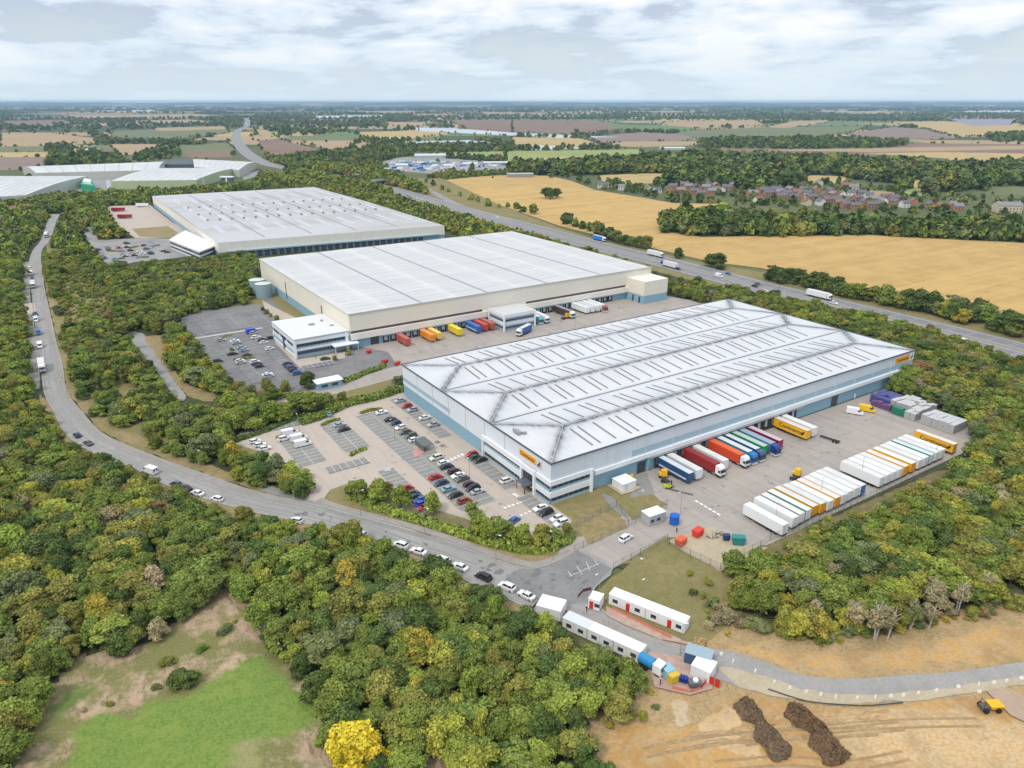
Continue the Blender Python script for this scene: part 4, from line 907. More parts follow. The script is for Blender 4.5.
bo = thing('office_building', 'low stepped white office with dark glass bands at the end of the farthest warehouse', 'office')
for (px, zt, pts) in ((0, 8, [(167,236),(185,228),(214,243),(212,247),(196,251)]),):
    w = Ws([(170,240),(186,231),(216,245),(199,251.5)], 7)
    MB().prism(w, 0, 6.6).build('wall', C_LG, bo)
    c = (sum(p[0] for p in w)/4, sum(p[1] for p in w)/4); w2 = [(c[0]+(p[0]-c[0])*1.05, c[1]+(p[1]-c[1])*1.05) for p in w]
    MB().prism(w2, 6.6, 7.3).build('roof', mat('office_roof_white', (.74,.75,.73), .6), bo)
    w3 = [(c[0]+(p[0]-c[0])*1.01, c[1]+(p[1]-c[1])*1.01) for p in w]
    for z0 in (1.2,4.2): MB().prism(w3, z0, z0+1.5).build('window', WF, bo)
    EXC.append(np.array(w2))
# ------------------------------------------------------------------ pale green estate beyond: barrel-roofed sheds
def shed(label, q, h, m_side, m_roof, rise=2.5, extra=True):
    """q = four roof corners (world), near-left, near-right, far-right, far-left"""
    t = thing('warehouse', label, 'warehouse'); b = MB(); n = 10
    for i in range(n):
        t0, t1 = i/n, (i+1)/n
        z0 = h+rise*math.sin(math.pi*t0); z1 = h+rise*math.sin(math.pi*t1)
        a, c = lerp2(q[0], q[3], t0), lerp2(q[1], q[2], t0); d, e = lerp2(q[1], q[2], t1), lerp2(q[0], q[3], t1)
        b.quad((*a, z0), (*c, z0), (*d, z1), (*e, z1))
    b.build('roof', m_roof, t)
    for k in range(1, 9):
        u = k/9; sm = MB(); sm.v = []
        for i in range(n+1):
            c_ = lerp2(lerp2(q[0], q[1], u), lerp2(q[3], q[2], u), i/n); dx, dy = (q[1][0]-q[0][0]), (q[1][1]-q[0][1]); l_ = math.hypot(dx, dy); zz = h+rise*math.sin(math.pi*i/n)+.12; sm.v += [(c_[0]-dx/l_*.5, c_[1]-dy/l_*.5, zz), (c_[0]+dx/l_*.5, c_[1]+dy/l_*.5, zz)]
        for i in range(n): sm.f.append((2*i, 2*i+1, 2*i+3, 2*i+2)); sm.m.append(0)
        sm.build('roof_seam', mat('estate_seam', (.38,.39,.38), .6), t)
    w = MB(); w.prism(q, 0, h-.05)
    for (s, e) in ((0, 3), (1, 2)):
        i = len(w.v); pts = [(*lerp2(q[s], q[e], k/10), h+rise*math.sin(math.pi*k/10)-.02) for k in range(11)]
        w.v += pts; w.f.append(tuple(range(i, i+11))); w.m.append(0)
    w.build('wall', m_side, t)
    EXC.append(np.array(q)); return t
RW = roof_mat('estate_roof', (.6,.6,.58), (.4,.4,.4), rib=6., base_n=[(.03,.6,(.5,.5,.48),(2,.3,1))])
s_ = shed('pale green-walled warehouse with curved white roof, centre of the far estate', Ws([(111,181),(196,180),(237,168),(157,168)], 11), 11, C_GN, RW)
for i in range(7):
    p = lerp2(W(133,189,0), W(170,188,0), i/7); p2 = lerp2(W(133,189,0), W(170,188,0), (i+.6)/7)
    MB().prism([(p[0],p[1]-3),(p2[0],p2[1]-3),p2,p], 0, 5).build('loading_bay', mat('bay_teal', (.12,.22,.24), .6), s_)
p = W(196.5,187,0); q = W(204,186,0); MB().prism([(p[0],p[1]-4),(q[0],q[1]-4),q,p],0,13).build('office_tower', WHITE, s_)
p = W(108,192,0); q = W(112,192,0); MB().prism([(p[0],p[1]-4),(q[0],q[1]-4),q,p],0,14).build('office_tower', WHITE, s_)
shed('long pale warehouse with curved roof on the far left, nearest of the far estate', Ws([(-60,200),(26,195),(88,176),(0,176)], 11), 11, C_WG, RW)
shed('long thin pale warehouse behind the green-walled one', Ws([(36,173),(158,170),(166,161.5),(22,167)], 11), 11, C_WG, RW, 4)
shed('pale warehouse with rounded roof beside the far motorway', Ws([(194,167),(239,170),(256,162),(193,159)], 11), 11, C_WG, RW, 3)
b = thing('warehouse', 'dark grey shed between two pale curved roofs', 'warehouse'); q = Ws([(162,165),(193,165),(193,159.5),(160,160)], 8); MB().prism(q, 0, 9).build('wall', mat('shed_dark', (.08,.1,.1), .7), b)
b = thing('office_building', 'bright green and white glazed office between the pale warehouses', 'office')
q = Ws([(82,191),(95,193),(95,188),(84,186)], 0); MB().prism(q, 0, 9).build('wall', mat('bright_green_wall', (.02,.32,.17), .5), b); c = (sum(p[0] for p in q)/4, sum(p[1] for p in q)/4)
MB().prism([(c[0]+(p[0]-c[0])*.6, c[1]+(p[1]-c[1])*.6) for p in q], 9, 12).build('roof', WHITE, b); EXC.append(np.array(q))
for i, (px, py) in enumerate([(62,190),(101,178),(228,184),(10,196)]):
    p = W(px, py); b = thing('gate_tower', ['white framed dock office tower at the end of the long left shed','white framed dock office tower between the far pale sheds','white framed dock office tower right of the green-walled warehouse','white framed dock office on the leftmost shed'][i], 'office', (p[0], p[1], 0), R(-33), 'dock office towers')
    MB().box(-8,-4,0,8,4,9).build('wall', mat('tower_dark', (.12,.13,.15), .5), b); MB().box(-9,-5,9,9,5,10.5).build('roof', WHITE2, b); MB().box(-1,-4.6,0,1,-4.01,9).build('column', WHITE2, b)
#@@ PART4
# ------------------------------------------------------------------ vehicles (built once each, x = forward)
def wheel(par, x, y, r=.33, w=.22, name='wheel'):
    t = MB().cyl((x, y-w/2, r), r, w, 1, 14).build(name, TYRE, par)
    MB().cyl((x, y+(w/2 if y > 0 else -w/2-.015), r), r*.6, .015, 1, 10).build('rim', RIM, t)
def make_car(name, L, Wd, hb, ht, r0, r1, f0, f1, suv=False):
    """L length, hb belt height, ht roof height; r0 r1 / f0 f1: cabin base/top x at the rear and front"""
    t = thing(name, 'x', 'car'); h = L/2; w = Wd/2; b = MB()
    prof = [(-h,.35),(-h+.05,.2),(h-.05,.2),(h,.38),(h-.03,.62),(h-.35,.78),(f0,hb),(r0,hb+.02),(-h+.12,hb-.03),(-h,.62)]
    b.xprism(prof, -w+.06, w-.06)
    b.xprism([(-h+.15,.3),(h-.18,.3),(h-.2,.62),(f0-.1,hb-.07),(r0+.05,hb-.06),(-h+.16,.68)], -w, w)
    b.frus((r1-.02,-w+.3,f1+.02,w-.3), (r1+.12,-w+.36,f1-.12,w-.36), ht-.05, ht)
    for s in (-1, 1):       # pillars
        for (xa, xb) in ((r0+.02, r1), (f0-.04, f1), ((r0+f0)/2-.1, (r1+f1)/2-.05)): b.bar((xa, s*(w-.13), hb), (xb, s*(w-.3), ht-.03), .045, 4)
        b.box(f0-.55, s*(w+.08)-.07, hb-.03, f0-.4, s*(w+.08)+.07, hb+.12)
    b.build('body', PAINT, t)
    MB().frus((r0,-w+.14,f0,w-.14), (r1,-w+.3,f1,w-.3), hb-.02, ht-.045).build('window_glass', GLASS, t)
    for x in (-h+.78, h-.82):
        for s in (-1, 1): wheel(t, x, s*(w-.1))
    for s in (-1, 1):
        MB().box(h-.22,s*(w-.38)-.16,.55,h-.005,s*(w-.38)+.16,.7).build('headlight', LAMP, t)
        MB().box(-h-.015,s*(w-.3)-.14,.62,-h+.06,s*(w-.3)+.14,.8).build('tail_light', TAIL, t)
    return finish_proto(t)
def make_van():
    t = thing('parked_van', 'x', 'van'); b = MB()
    b.xprism([(-2.9,.35),(2.7,.3),(2.9,.45),(2.85,.95),(2.2,1.25),(1.45,2.1),(1.1,2.35),(-2.85,2.4),(-2.9,2.2)], -1., 1.); b.build('body', PAINT, t)
    MB().xprism([(2.18,1.28),(1.5,2.03),(1.56,2.06),(2.26,1.27)], -.86, .86).build('windscreen', GLASS, t)
    for s in (-1, 1): MB().box(.9,s*1.0-.015,1.35,1.75,s*1.0+.015,1.95).build('side_window', GLASS, t)
    for s in (-.45, .45): MB().box(-2.92,s-.3,1.4,-2.895,s+.3,2.0).build('rear_window', GLASS, t)
    for x in (-1.9, 1.95):
        for s in (-1, 1): wheel(t, x, s*.88, .36)
    for s in (-1, 1): MB().box(2.72,s*.75-.14,.7,2.9,s*.75+.14,.95).build('headlight', LAMP, t); MB().box(-2.93,s*.86-.08,.9,-2.895,s*.86+.08,1.4).build('tail_light', TAIL, t)
    return finish_proto(t)
PROTO = {}
PROTO['hatch'] = make_car('parked_car', 4.1, 1.78, .93, 1.48, -1.85, -1.45, 1.0, .35)
PROTO['saloon'] = make_car('parked_car', 4.6, 1.82, .92, 1.44, -1.6, -1.0, 1.05, .4)
PROTO['suv'] = make_car('parked_car', 4.5, 1.88, 1.08, 1.68, -2.0, -1.75, 1.1, .5)
PROTO['van'] = make_van()
CW, CS, CK, CG, CRD, CB, CN = (.78,.78,.78), (.38,.4,.42), (.02,.02,.025), (.1,.105,.11), (.42,.015,.02), (.04,.12,.34), (.02,.035,.09)
NAMEC = {CW:'white', CS:'silver', CK:'black', CG:'dark grey', CRD:'red', CB:'blue', CN:'navy'}
CDG, CMR, CCR, CRU, CBB, CLB = (.03,.09,.06), (.07,.02,.04), (.6,.58,.48), (.3,.06,.03), (.02,.1,.6), (.2,.35,.45)
NAMEC.update({CDG:'dark green', CMR:'maroon', CCR:'cream', CRU:'rust red', CBB:'bright blue', CLB:'pale blue'})
UNUSED = set(PROTO)
KN = {'hatch':'hatchback', 'saloon':'saloon car', 'suv':'estate car', 'van':'van'}
def vehicle(k, x, y, rz, col, label, group=None, z=None):
    return dup(PROTO[k], (x, y, gz(x, y) if z is None else z), rz, label, group, col)
def car_row(items, rz, row, end, group):
    """items: (x, y, colour, kind) listed from `end`"""
    for i, (x, y, c, k) in enumerate(items):
        j = random.uniform(-.03, .03); fl = math.pi if random.random() < .5 else 0
        vehicle(k, x, y, rz+j+fl, c, '%s %s %s from %s in the %s' % (NAMEC[c], KN[k], ordn(i), end, row), group)
car_row([(-4.2,94.7,CS,'saloon'),(-4.2,88.3,CRD,'hatch'),(-4.0,83.8,CS,'hatch'),(-3.3,74.7,CW,'saloon'),(-3.5,67.4,CS,'saloon'),(-3.7,39.3,CRD,'hatch'),(-3.8,36.6,CDG,'hatch'),(-3.5,34.1,CK,'saloon'),(-3.7,17.8,CW,'suv'),(-4.3,-1.1,CW,'saloon'),(-4.4,-4.,CK,'suv'),(-3.7,-8.2,CW,'hatch'),(-4.1,-10.8,CW,'suv')], 0, 'row beside the blue wall', 'the top', 'cars parked along the warehouse wall')
car_row([(-14.8,87.9,CW,'saloon'),(-14.7,80.1,CK,'saloon'),(-14.5,76.1,CN,'hatch'),(-14.6,71.5,CW,'hatch'),(-14.8,67.1,CG,'saloon'),(-14.6,63.1,CG,'suv'),(-14.9,59.6,CW,'hatch'),(-15.,43.3,CCR,'suv'),(-14.5,38.8,CW,'hatch'),(-14.9,36.1,CK,'saloon'),(-14.5,31.6,CMR,'suv'),(-14.8,28.9,CW,'saloon'),(-14.7,26.3,CG,'saloon'),(-14.5,22.1,CMR,'hatch'),(-14.8,19.5,CK,'suv'),(-14.7,16.8,CS,'saloon')], 0, 'row holding the shelter', 'the top', 'cars parked in the middle row')
car_row([(-21.1,31.8,CRD,'saloon'),(-21.4,27.5,CN,'saloon'),(-21.3,23.,CLB,'saloon'),(-21.3,18.7,CK,'saloon'),(-20.7,14.2,CRU,'suv')], 0, 'five-car row', 'the top', 'cars parked before the strip path')
car_row([(-31.6,30.4,CRD,'hatch'),(-31.4,26.7,CG,'hatch'),(-31.7,24.2,CN,'saloon'),(-31.3,21.9,CB,'saloon'),(-32.0,19.6,CBB,'hatch'),(-32.2,17.3,CRD,'hatch')], 0, 'row behind hedge trees', 'the top', 'cars parked behind the hedge trees')
for i, (x, y) in enumerate([(-49.6,88.),(-48.3,82.2),(-48.5,77.1)]): vehicle('van', x, y, 0, CW, 'white van, %s of three side by side in the grey island' % ['farthest','middle','nearest'][i], 'white vans in the car park')
vehicle('suv', -52.5, 85, 0, CW, 'white estate car behind the vans in the grey island')
vehicle('saloon', -32.3, 85.6, 0, CS, 'silver saloon at the far end of the nearly empty island'); vehicle('saloon', -32.5, 81, math.pi, CK, 'black saloon beside the silver one in the nearly empty island')
vehicle('hatch', -32.1, 97.6, R(80), CLB, 'pale blue hatchback in the last bay by the dry grass'); vehicle('hatch', -29.4, 101.8, R(60), CW, 'small white car under the hedge by the dry grass')
for i, (x, y) in enumerate([(-61.5,88.7),(-60.8,85),(-60.1,81.4)]): vehicle('hatch', x, y, 0, CW, 'white car half hidden by trees, %s of three at the car park edge' % ['farthest','middle','nearest'][i], 'white cars under the trees')
vehicle('saloon', -14.3, -2.3, R(20), CB, 'dark blue saloon driving out behind the roadside trees')
p = W(461*1+0, 535, .7) if 0 else W(625.8, 537.8, .7); vehicle('suv', p[0], p[1], R(190-180), CW, 'white estate car driving in towards the gatehouse')
# main road
def onroad(px, py, q, z=.7):
    a = W(px, py, z); b_ = W(q[0], q[1], z); return a[0], a[1], math.atan2(b_[1]-a[1], b_[0]-a[0])
RC = [((296,520),(285,517.5),CW,'hatch'),((360.5,534),(350,531),CW,'hatch'),((400.5,545),(390,541.5),CW,'suv'),((418.5,551),(408,547.5),CW,'saloon'),((441.5,559.8),(431,555.5),CW,'suv'),((460,566.5),(450,562),CW,'saloon'),((483.5,576.5),(474,572),CK,'suv'),((507,586.5),(497,582),CW,'suv'),((526.5,595),(517,590),CW,'saloon')]
for i, (p, q, c, k) in enumerate(RC):
    x, y, a = onroad(*p, q); vehicle(k, x, y, a, c, '%s %s %s from the left in the line along the main road' % (NAMEC[c], KN[k], ordn(i)), 'cars parked along the main road')
for i, (p, q, c, k) in enumerate([((77,435),(70,428),CN,'hatch'),((88,442.8),(80,438),CG,'saloon'),((150,471),(140,467.5),CW,'van'),((176,483.5),(166,480),CG,'hatch'),((185.5,487.8),(176,484),CK,'saloon'),((197.5,492.8),(187,489),CW,'saloon'),((217,498.5),(207,495.5),CW,'hatch')]):
    x, y, a = onroad(*p, q); vehicle(k, x, y, a, c, '%s %s %s along the bend of the main road above the big wood' % (NAMEC[c], KN[k], ordn(i)), 'vehicles on the road bend')
for i, (p, c, k) in enumerate([((29.5,266.5),CW,'hatch'),((31,273.5),CW,'van'),((32,277.5),CK,'hatch'),((35.5,314),CDG,'suv'),((36,320),CW,'van'),((38.5,333),CB,'van'),((40,346),CW,'van')]):
    x, y, a = onroad(p[0], p[1], (p[0]+1.6, p[1]+10)); vehicle(k, x, y, a, c, '%s %s %s from the top in the queue on the straight road' % (NAMEC[c], KN[k], ordn(i)), 'vehicles queued on the straight road')
# middle site
MC = [(-28.9,218.8,CBB,'van'),(-29.6,208.2,CW,'suv'),(-28.,202.5,CK,'saloon'),(-23.5,204.2,CK,'hatch'),(-39.8,208,CW,'saloon'),(-39.8,204.6,CS,'saloon'),(-39.6,195.5,CLB,'saloon'),(-39.4,191.4,CS,'hatch'),(-45.4,189.2,CK,'saloon'),(-40.1,184.3,CG,'saloon'),(-53.4,182.,CN,'hatch'),(-39.7,168.6,CN,'saloon'),(-39.6,164.6,CK,'hatch'),(-28.2,161.2,CN,'saloon'),(-28.4,157.6,CN,'saloon'),(-28.6,151.,CK,'hatch'),(-11.6,159,CDG,'saloon'),(-28.4,198,CW,'hatch')]
random.seed(5); MC += [(random.choice([-39.8,-45.2,-28.3,-28.6])+random.uniform(-.3,.3), y, random.choice([CW,CS,CK,CG,CN,CB]), random.choice(['hatch','saloon','suv'])) for y in (147,149.7,152.3,154.8,171.5,174,176.8,186.8,213,216)]
for i, (x, y, c, k) in enumerate(MC): vehicle(k, x, y, R(random.uniform(-3, 3)), c, '%s %s %s from the top in the middle office car park' % (NAMEC[c], KN[k], ordn(i)), 'cars at the middle office')
bc = [(x+random.uniform(-.4,.4), y, random.choice([CW,CS,CK,CG,CRD,CB]), random.choice(['hatch','saloon','suv'])) for x in (-58,-52,-72,-40) for y in (468,471,476,491,494,508,511)]+[(-65.3,514.2,CS,'suv'),(-65.8,504,CG,'saloon'),(-50.4,530.7,CG,'saloon'),(-50,526,CN,'saloon'),(-33.2,521,CB,'saloon'),(-33.6,517,CW,'hatch'),(-45.9,486,CW,'suv'),(-46.2,482,CW,'saloon'),(-45.4,475,CW,'saloon'),(-45.8,470,CW,'hatch'),(-50,459,CS,'saloon'),(-65.8,463,CLB,'saloon'),(-66,457,CS,'hatch'),(-31.4,481,CW,'saloon'),(-30.1,475,CN,'saloon'),(-28.5,468.2,CK,'saloon'),(-36,500,CS,'saloon'),(-38,496,CW,'hatch'),(-58,520,CCR,'saloon'),(-80,540,CG,'saloon'),(-78,532,CK,'saloon')]
for i, (x, y, c, k) in enumerate(bc): vehicle(k, x, y, R(random.uniform(-4, 4)), c, '%s %s %s from the left in the far car park under the trees' % (NAMEC[c], KN[k], ordn(sorted(range(len(bc)), key=lambda q: PX(bc[q][0], bc[q][1])[0]).index(i))), 'cars in the far car park')
# ------------------------------------------------------------------ trailers and lorries
TR_ROOF = mat('trailer_roof', (.74,.75,.74), .5, n=[(.5,.5,(.62,.63,.62),(.3,1.5,1)), (2.,.3,(.68,.67,.64))])
def trailer_parts(t, L=13.6, roofmat=None, edge=None, tractor=None, letters=None, doorcol=None, low=.95, htop=4.0, strp=None, tractor_hi=None):
    roofmat = roofmat or random.choice(TRM+[TR_ROOF])
    b = MB(); b.box(-L,-1.27,low,0,1.27,htop-.08); box = b.build('box_body', PAINT, t)
    MB().box(-L+.03,-1.24,htop-.08,-.03,1.24,htop).build('roof', roofmat, t)
    if edge: 
        b = MB(); b.box(-L,-1.29,htop-.3,0,-1.13,htop+.03); b.box(-L,1.13,htop-.3,0,1.29,htop+.03); o = b.build('roof_edge', edge, t)
    for s in (-1, 1):
        b = MB(); b.box(-L-.04,min(s*.04,s*1.2),low+.05,-L-.002,max(s*.04,s*1.2),htop-.12); d = b.build('rear_door', doorcol or WHITE, t)
        MB().box(-L-.07,s*.35-.02,low+.1,-L-.041,s*.35+.02,htop-.2).build('lock_rod', STEEL, d)
    b = MB(); b.box(-L+.2,-.5,.75,-.3,.5,.94); b.box(-L,-1.2,.5,-L+.12,1.2,.65); b.box(-8.6,-1.25,.45,-4.2,-1.2,.9); b.box(-8.6,1.2,.45,-4.2,1.25,.9); b.build('chassis', CHAS, t)
    for k in range(3):
        for s in (-1, 1): MB().cyl((-L+2.2+k*1.31, s*1.05-.17, .5), .5, .34, 1, 12).build('wheel', TYRE, t)
    if not tractor:
        for s in (-1, 1): MB().box(-2.5,s*.8-.06,0,-2.36,s*.8+.06,.9).build('landing_leg', CHAS, t)
    if strp:
        for s in (-1, 1): MB().box(-L+.6,s*1.28-.008,1.5,-.8,s*1.28+.008,2.0).build('side_stripe', strp, t)
    if letters:
        for s in (-1, 1): 
            lettering('Continental', 1.95, t, (-L/2-.5*s, s*1.285, 2.45), (R(90), 0, R(180 if s > 0 else 0)), BK, .009, 1.08)
            emblem(t, (-1.35 if s < 0 else -L+1.3, s*1.282, 2.55), (R(90), 0, R(180 if s > 0 else 0)), 1.1, BK)
    if tractor:
        X = 1.9; b = MB()
        b.xprism([(X-1.55,1.0),(X+.62,.95),(X+.72,1.4),(X+.55,2.3),(X+.1,3.3),(X-.3,3.75),(X-1.55,3.8)], -1.22, 1.22); c = b.build('cab', PAINT, t, color=tractor)
        MB().xprism([(X+.705,1.75),(X+.565,2.32),(X+.36,2.75),(X+.41,2.78),(X+.62,2.33),(X+.76,1.76)], -1.08, 1.08).build('windscreen', GLASS, c)
        for s in (-1, 1): MB().box(X-.35,s*1.22-.02,1.8,X+.4,s*1.22+.02,2.6).build('side_window', GLASS, c); MB().box(X+.5,s*1.4-.06,1.8,X+.62,s*1.4+.06,2.7).build('mirror', CHAS, c); MB().box(X+.62,s*.85-.2,.7,X+.76,s*.85+.2,.9).build('headlight', LAMP, c)
        MB().box(X-1.5,-1.2,.35,X+.7,1.2,.94).build('bumper', CHAS if sum(tractor) > 1.5 else mat('bumper_light', (.6,.6,.6), .5), c)
        MB().box(-3.6,-.45,.7,X-1.55,.45,.95).build('tractor_chassis', CHAS, t)
        for x in (-2.4, -1.1, X-.35):
            for s in (-1, 1): MB().cyl((x, s*1.02-.17, .5), .5, .34, 1, 12).build('wheel', TYRE, t)
        for s in (-1, 1): MB().cyl((X-2.2-.6, s*.95, .65), .3, 1.1, 0, 10).build('fuel_tank', STEEL, t)
    return box
def trailer(x, y, rz, col, label, group=None, name='box_trailer', cat='trailer', **k):
    t = thing(name, label, cat, (x, y, gz(x, y)), rz, group); b = trailer_parts(t, **k); b.color = (*col, 1); return t
TRM = [TR_ROOF, mat('trailer_roof_warm', (.68,.66,.62), .5, n=[(.5,.6,(.55,.53,.5),(.3,1.5,1))]), mat('trailer_roof_cool', (.6,.63,.65), .5, n=[(.5,.6,(.5,.53,.55),(.3,1.5,1))])]
TG, TW_ = (.03,.28,.1), (.75,.76,.75)
def pm(n, c): return mat(n, c, .45, n=[(.5,.3,tuple(q*.85 for q in c))])
E_OR = pm('edge_orange', (.75,.33,.01)); E_GR = pm('edge_green', (.02,.22,.12)); E_BL = pm('edge_blue', (.03,.16,.4)); E_GY = pm('edge_grey', (.25,.26,.27))
DN = R(-90)       # nose pointing away from the dock wall (towards -y)
G_ = 'trailers backed onto the dock wall'
lt = mat('pale_lettering', (.6,.65,.7), .5)
docks = [(43.0,(.015,.07,.17),dict(strp=lt, edge=pm('edge_navy', (.02,.07,.16)), doorcol=E_BL),'navy blue box trailer with white roof, first dock bay beside the yellow shunter'),
 (46.8,(.68,.7,.7),dict(),'plain white box trailer in the dock next to the navy one'),
 (54.5,(.3,.025,.025),dict(roofmat=pm('maroon_roof', (.27,.03,.03)),tractor=CW),'dark red lorry with white cab reversed onto the dock'),
 (58.4,(.62,.64,.64),dict(),'grey-white box trailer tight beside the dark red lorry'),
 (66.,(.62,.07,.02),dict(roofmat=pm('orange_red_roof', (.72,.12,.03)),tractor=(.7,.72,.76)),'orange red lorry with white and blue cab at the dock'),
 (69.8,(.03,.27,.42),dict(edge=pm('edge_teal', (.02,.2,.3)),tractor=(.02,.16,.45)),'teal sided lorry with white roof and blue cab beside the orange one'),
 (73.5,(.02,.09,.22),dict(edge=pm('edge_navy', (.02,.07,.16)),tractor=(.05,.1,.2)),'navy sided lorry with white roof between teal and green ones'),
 (77.3,(.02,.3,.09),dict(edge=pm('edge_leaf', (.02,.28,.08)),roofmat=pm('pale_green_roof', (.45,.52,.48)),doorcol=E_GR),'green box trailer with pale roof at the dock'),
 (81.1,(.1,.2,.32),dict(roofmat=pm('slate_roof', (.28,.38,.45)),tractor=(.015,.05,.25)),'slate blue lorry with dark blue cab at the dock'),
 (85.2,(.3,.01,.06),dict(roofmat=pm('pale_pink_roof', (.5,.47,.48)),edge=pm('edge_crimson', (.28,.01,.05))),'crimson sided trailer with grey roof, last before the empty docks'),
 (103.6,(.7,.71,.7),dict(),'plain white trailer behind the yellow lettered one at the dock')]
for x, col, k, lab in docks:
    trailer(x, -14.0, DN, col, lab, G_, L=13.2, name='articulated_lorry' if 'tractor' in k else 'box_trailer', cat='lorry' if 'tractor' in k else 'trailer', **k)
YC = (.8,.42,.015)
trailer(99.8, -14.2, DN, YC, 'yellow trailer lettered Continental standing at the dock wall', G_, letters=True, edge=E_OR)
b = MB(); b.box(-3.5,-.25,.5,0,.25,.75); 
t = thing('skeletal_trailer', 'low black chassis lying in front of the plain white dock trailer', 'trailer', (105.8,-14.8,gz(105,-16)), R(-80)); b = MB(); b.box(0,-.5,.5,7,-.3,.8); b.box(0,.3,.5,7,.5,.8); [b.box(i*1.6,-.6,.55,i*1.6+.2,.6,.75) for i in range(5)]; b.build('frame', CHAS, t); [MB().cyl((x, s-.15, .4), .4, .3, 1, 10).build('wheel', TYRE, t) for x in (5,6.2) for s in (-.8,.8)]
# storage rows
rowA = [(43.,-35.2,TW_,{}), (48.3,-34.4,TW_,{}), (51.4,-34.1,TW_,dict(edge=E_GY)), (54.6,-33.9,(.3,.5,.12),dict(edge=E_GR)), (58.0,-33.6,YC,dict(edge=E_OR)), (61.2,-33.9,YC,dict(doorcol=E_OR)), (64.3,-34.2,TW_,{}), (67.5,-34.2,YC,dict(edge=E_OR)), (70.6,-34.2,TW_,{}), (73.8,-34.,TW_,{}), (77.,-33.9,TW_,{}), (80.2,-34.,TW_,dict(doorcol=E_BL))]
for i, (x, y, c, k) in enumerate(rowA):
    nm = {TW_:'white', YC:'yellow edged'}.get(c, 'green backed'); dc = k.get('doorcol')
    k = dict(k); k.setdefault('doorcol', None)
    if c == YC: k['doorcol'] = E_OR
    trailer(x, y, R(90), c, '%s box trailer, %s from the gravel end of the nearer storage row' % (nm, ordn(i)), 'stored trailers, nearer row', L=13.2, **k)
rowB = [(89.6,TW_,{}),(92.9,TW_,{}),(96.1,TW_,{}),(99.3,TW_,{}),(102.6,YC,dict(edge=E_OR,doorcol=E_OR)),(106.6,YC,dict(letters=True,doorcol=E_OR)),(110.6,TW_,{}),(113.8,TW_,{}),(117.2,(.25,.45,.38),dict(edge=E_GR)),(120.6,TW_,{}),(123.8,TW_,{}),(131.4,YC,dict(letters=True,edge=E_OR,doorcol=E_OR))]
for i, (x, c, k) in enumerate(rowB):
    nm = 'yellow lettered' if 'letters' in k else {TW_:'white', YC:'yellow edged'}.get(c, 'green edged')
    trailer(x, -34.2, R(90), c, '%s box trailer, %s from the left in the farther storage row' % (nm, ordn(i)), 'stored trailers, farther row', L=13.2, **k)
# middle site docks
G2 = 'trailers at the middle warehouse docks'
for x, col, rm, lab, L in [(28.4,(.42,.09,.07),'rr','faded red trailer alone by the left end of the middle docks',11.),(41.2,(.72,.24,.02),'or','orange trailer beside a yellow one at the middle docks',12.),(45.4,(.75,.48,.1),'ye','pale yellow trailer beside the orange one at the middle docks',11.),(57.,(.75,.55,.03),'yb','bright yellow trailer alone between empty middle docks',11.),(67.2,(.03,.12,.38),'bl','blue curtain trailer with white stripe at the middle docks',12.),(72.,(.45,.06,.05),'re','dark red trailer between the blue and brick red ones',11.),(76.,(.42,.1,.06),'rd','brick red trailer next to the glazed dock tower',11.)]:
    r2 = tuple(min(.8, q*1.12+.03) for q in col); trailer(x, 166.5-L, DN, col, lab, G2, L=L, roofmat=pm('roof_'+rm, r2), strp=(lt if rm == 'bl' else None), doorcol=pm('door_'+rm, col))
for x, col, k, lab in [(103.,(.1,.35,.42),dict(tractor=(.1,.4,.45)),'turquoise lorry just right of the glazed dock tower'),(107.,TW_,dict(tractor=CW),'white lorry second right of the glazed dock tower'),(124.,(.06,.045,.045),dict(roofmat=pm('pale_black_roof', (.3,.28,.26)),tractor=CW),'black sided lorry with white cab in the middle yard'),(136.,TW_,{},'white trailer, first of four right of the black lorry'),(139.6,TW_,{},'white trailer, second of four right of the black lorry'),(143.2,TW_,{},'white trailer, third of four right of the black lorry'),(147.,TW_,dict(tractor=(.35,.1,.08)),'white lorry, last of four right of the black lorry')]:
    trailer(x, 153., DN, col, lab, G2, name='articulated_lorry' if 'tractor' in k else 'box_trailer', cat='lorry' if 'tractor' in k else 'trailer', **k)
p = W(514, 337); trailer(p[0]+4, p[1], R(205), (.03,.12,.4), 'blue lorry with white cab driving across the middle yard', name='articulated_lorry', cat='lorry', L=9, tractor=CW)
# back yard trailers
for px, py, c, lab in [(119,211.5,(.3,.02,.04),'dark red trailer, farther of two in the back yard'),(126,218.5,(.28,.02,.04),'dark red trailer, nearer of two in the back yard'),(143,207,TW_,'white trailer at the edge of the back yard trees')]:
    p = W(px+6, py); trailer(p[0], p[1], R(-30), c, lab, 'trailers in the back yard', roofmat=pm('rf%d' % px, tuple(min(.8, q*1.1+.02) for q in c)))
# road lorries
for p, q, c, L, lab in [((43,372),(44,380),TW_,9,'white box lorry, lowest in the queue on the straight road'),((33.5,288),(34,294),TW_,5,'small white lorry behind the car queue on the straight road'),((46.5,237.5),(42,243),TW_,7,'white lorry coming round the top of the straight road')]:
    x, y, a = onroad(*p, q, 0); trailer(x, y, a, c, lab, name='rigid_lorry', cat='lorry', L=L, tractor=CW)
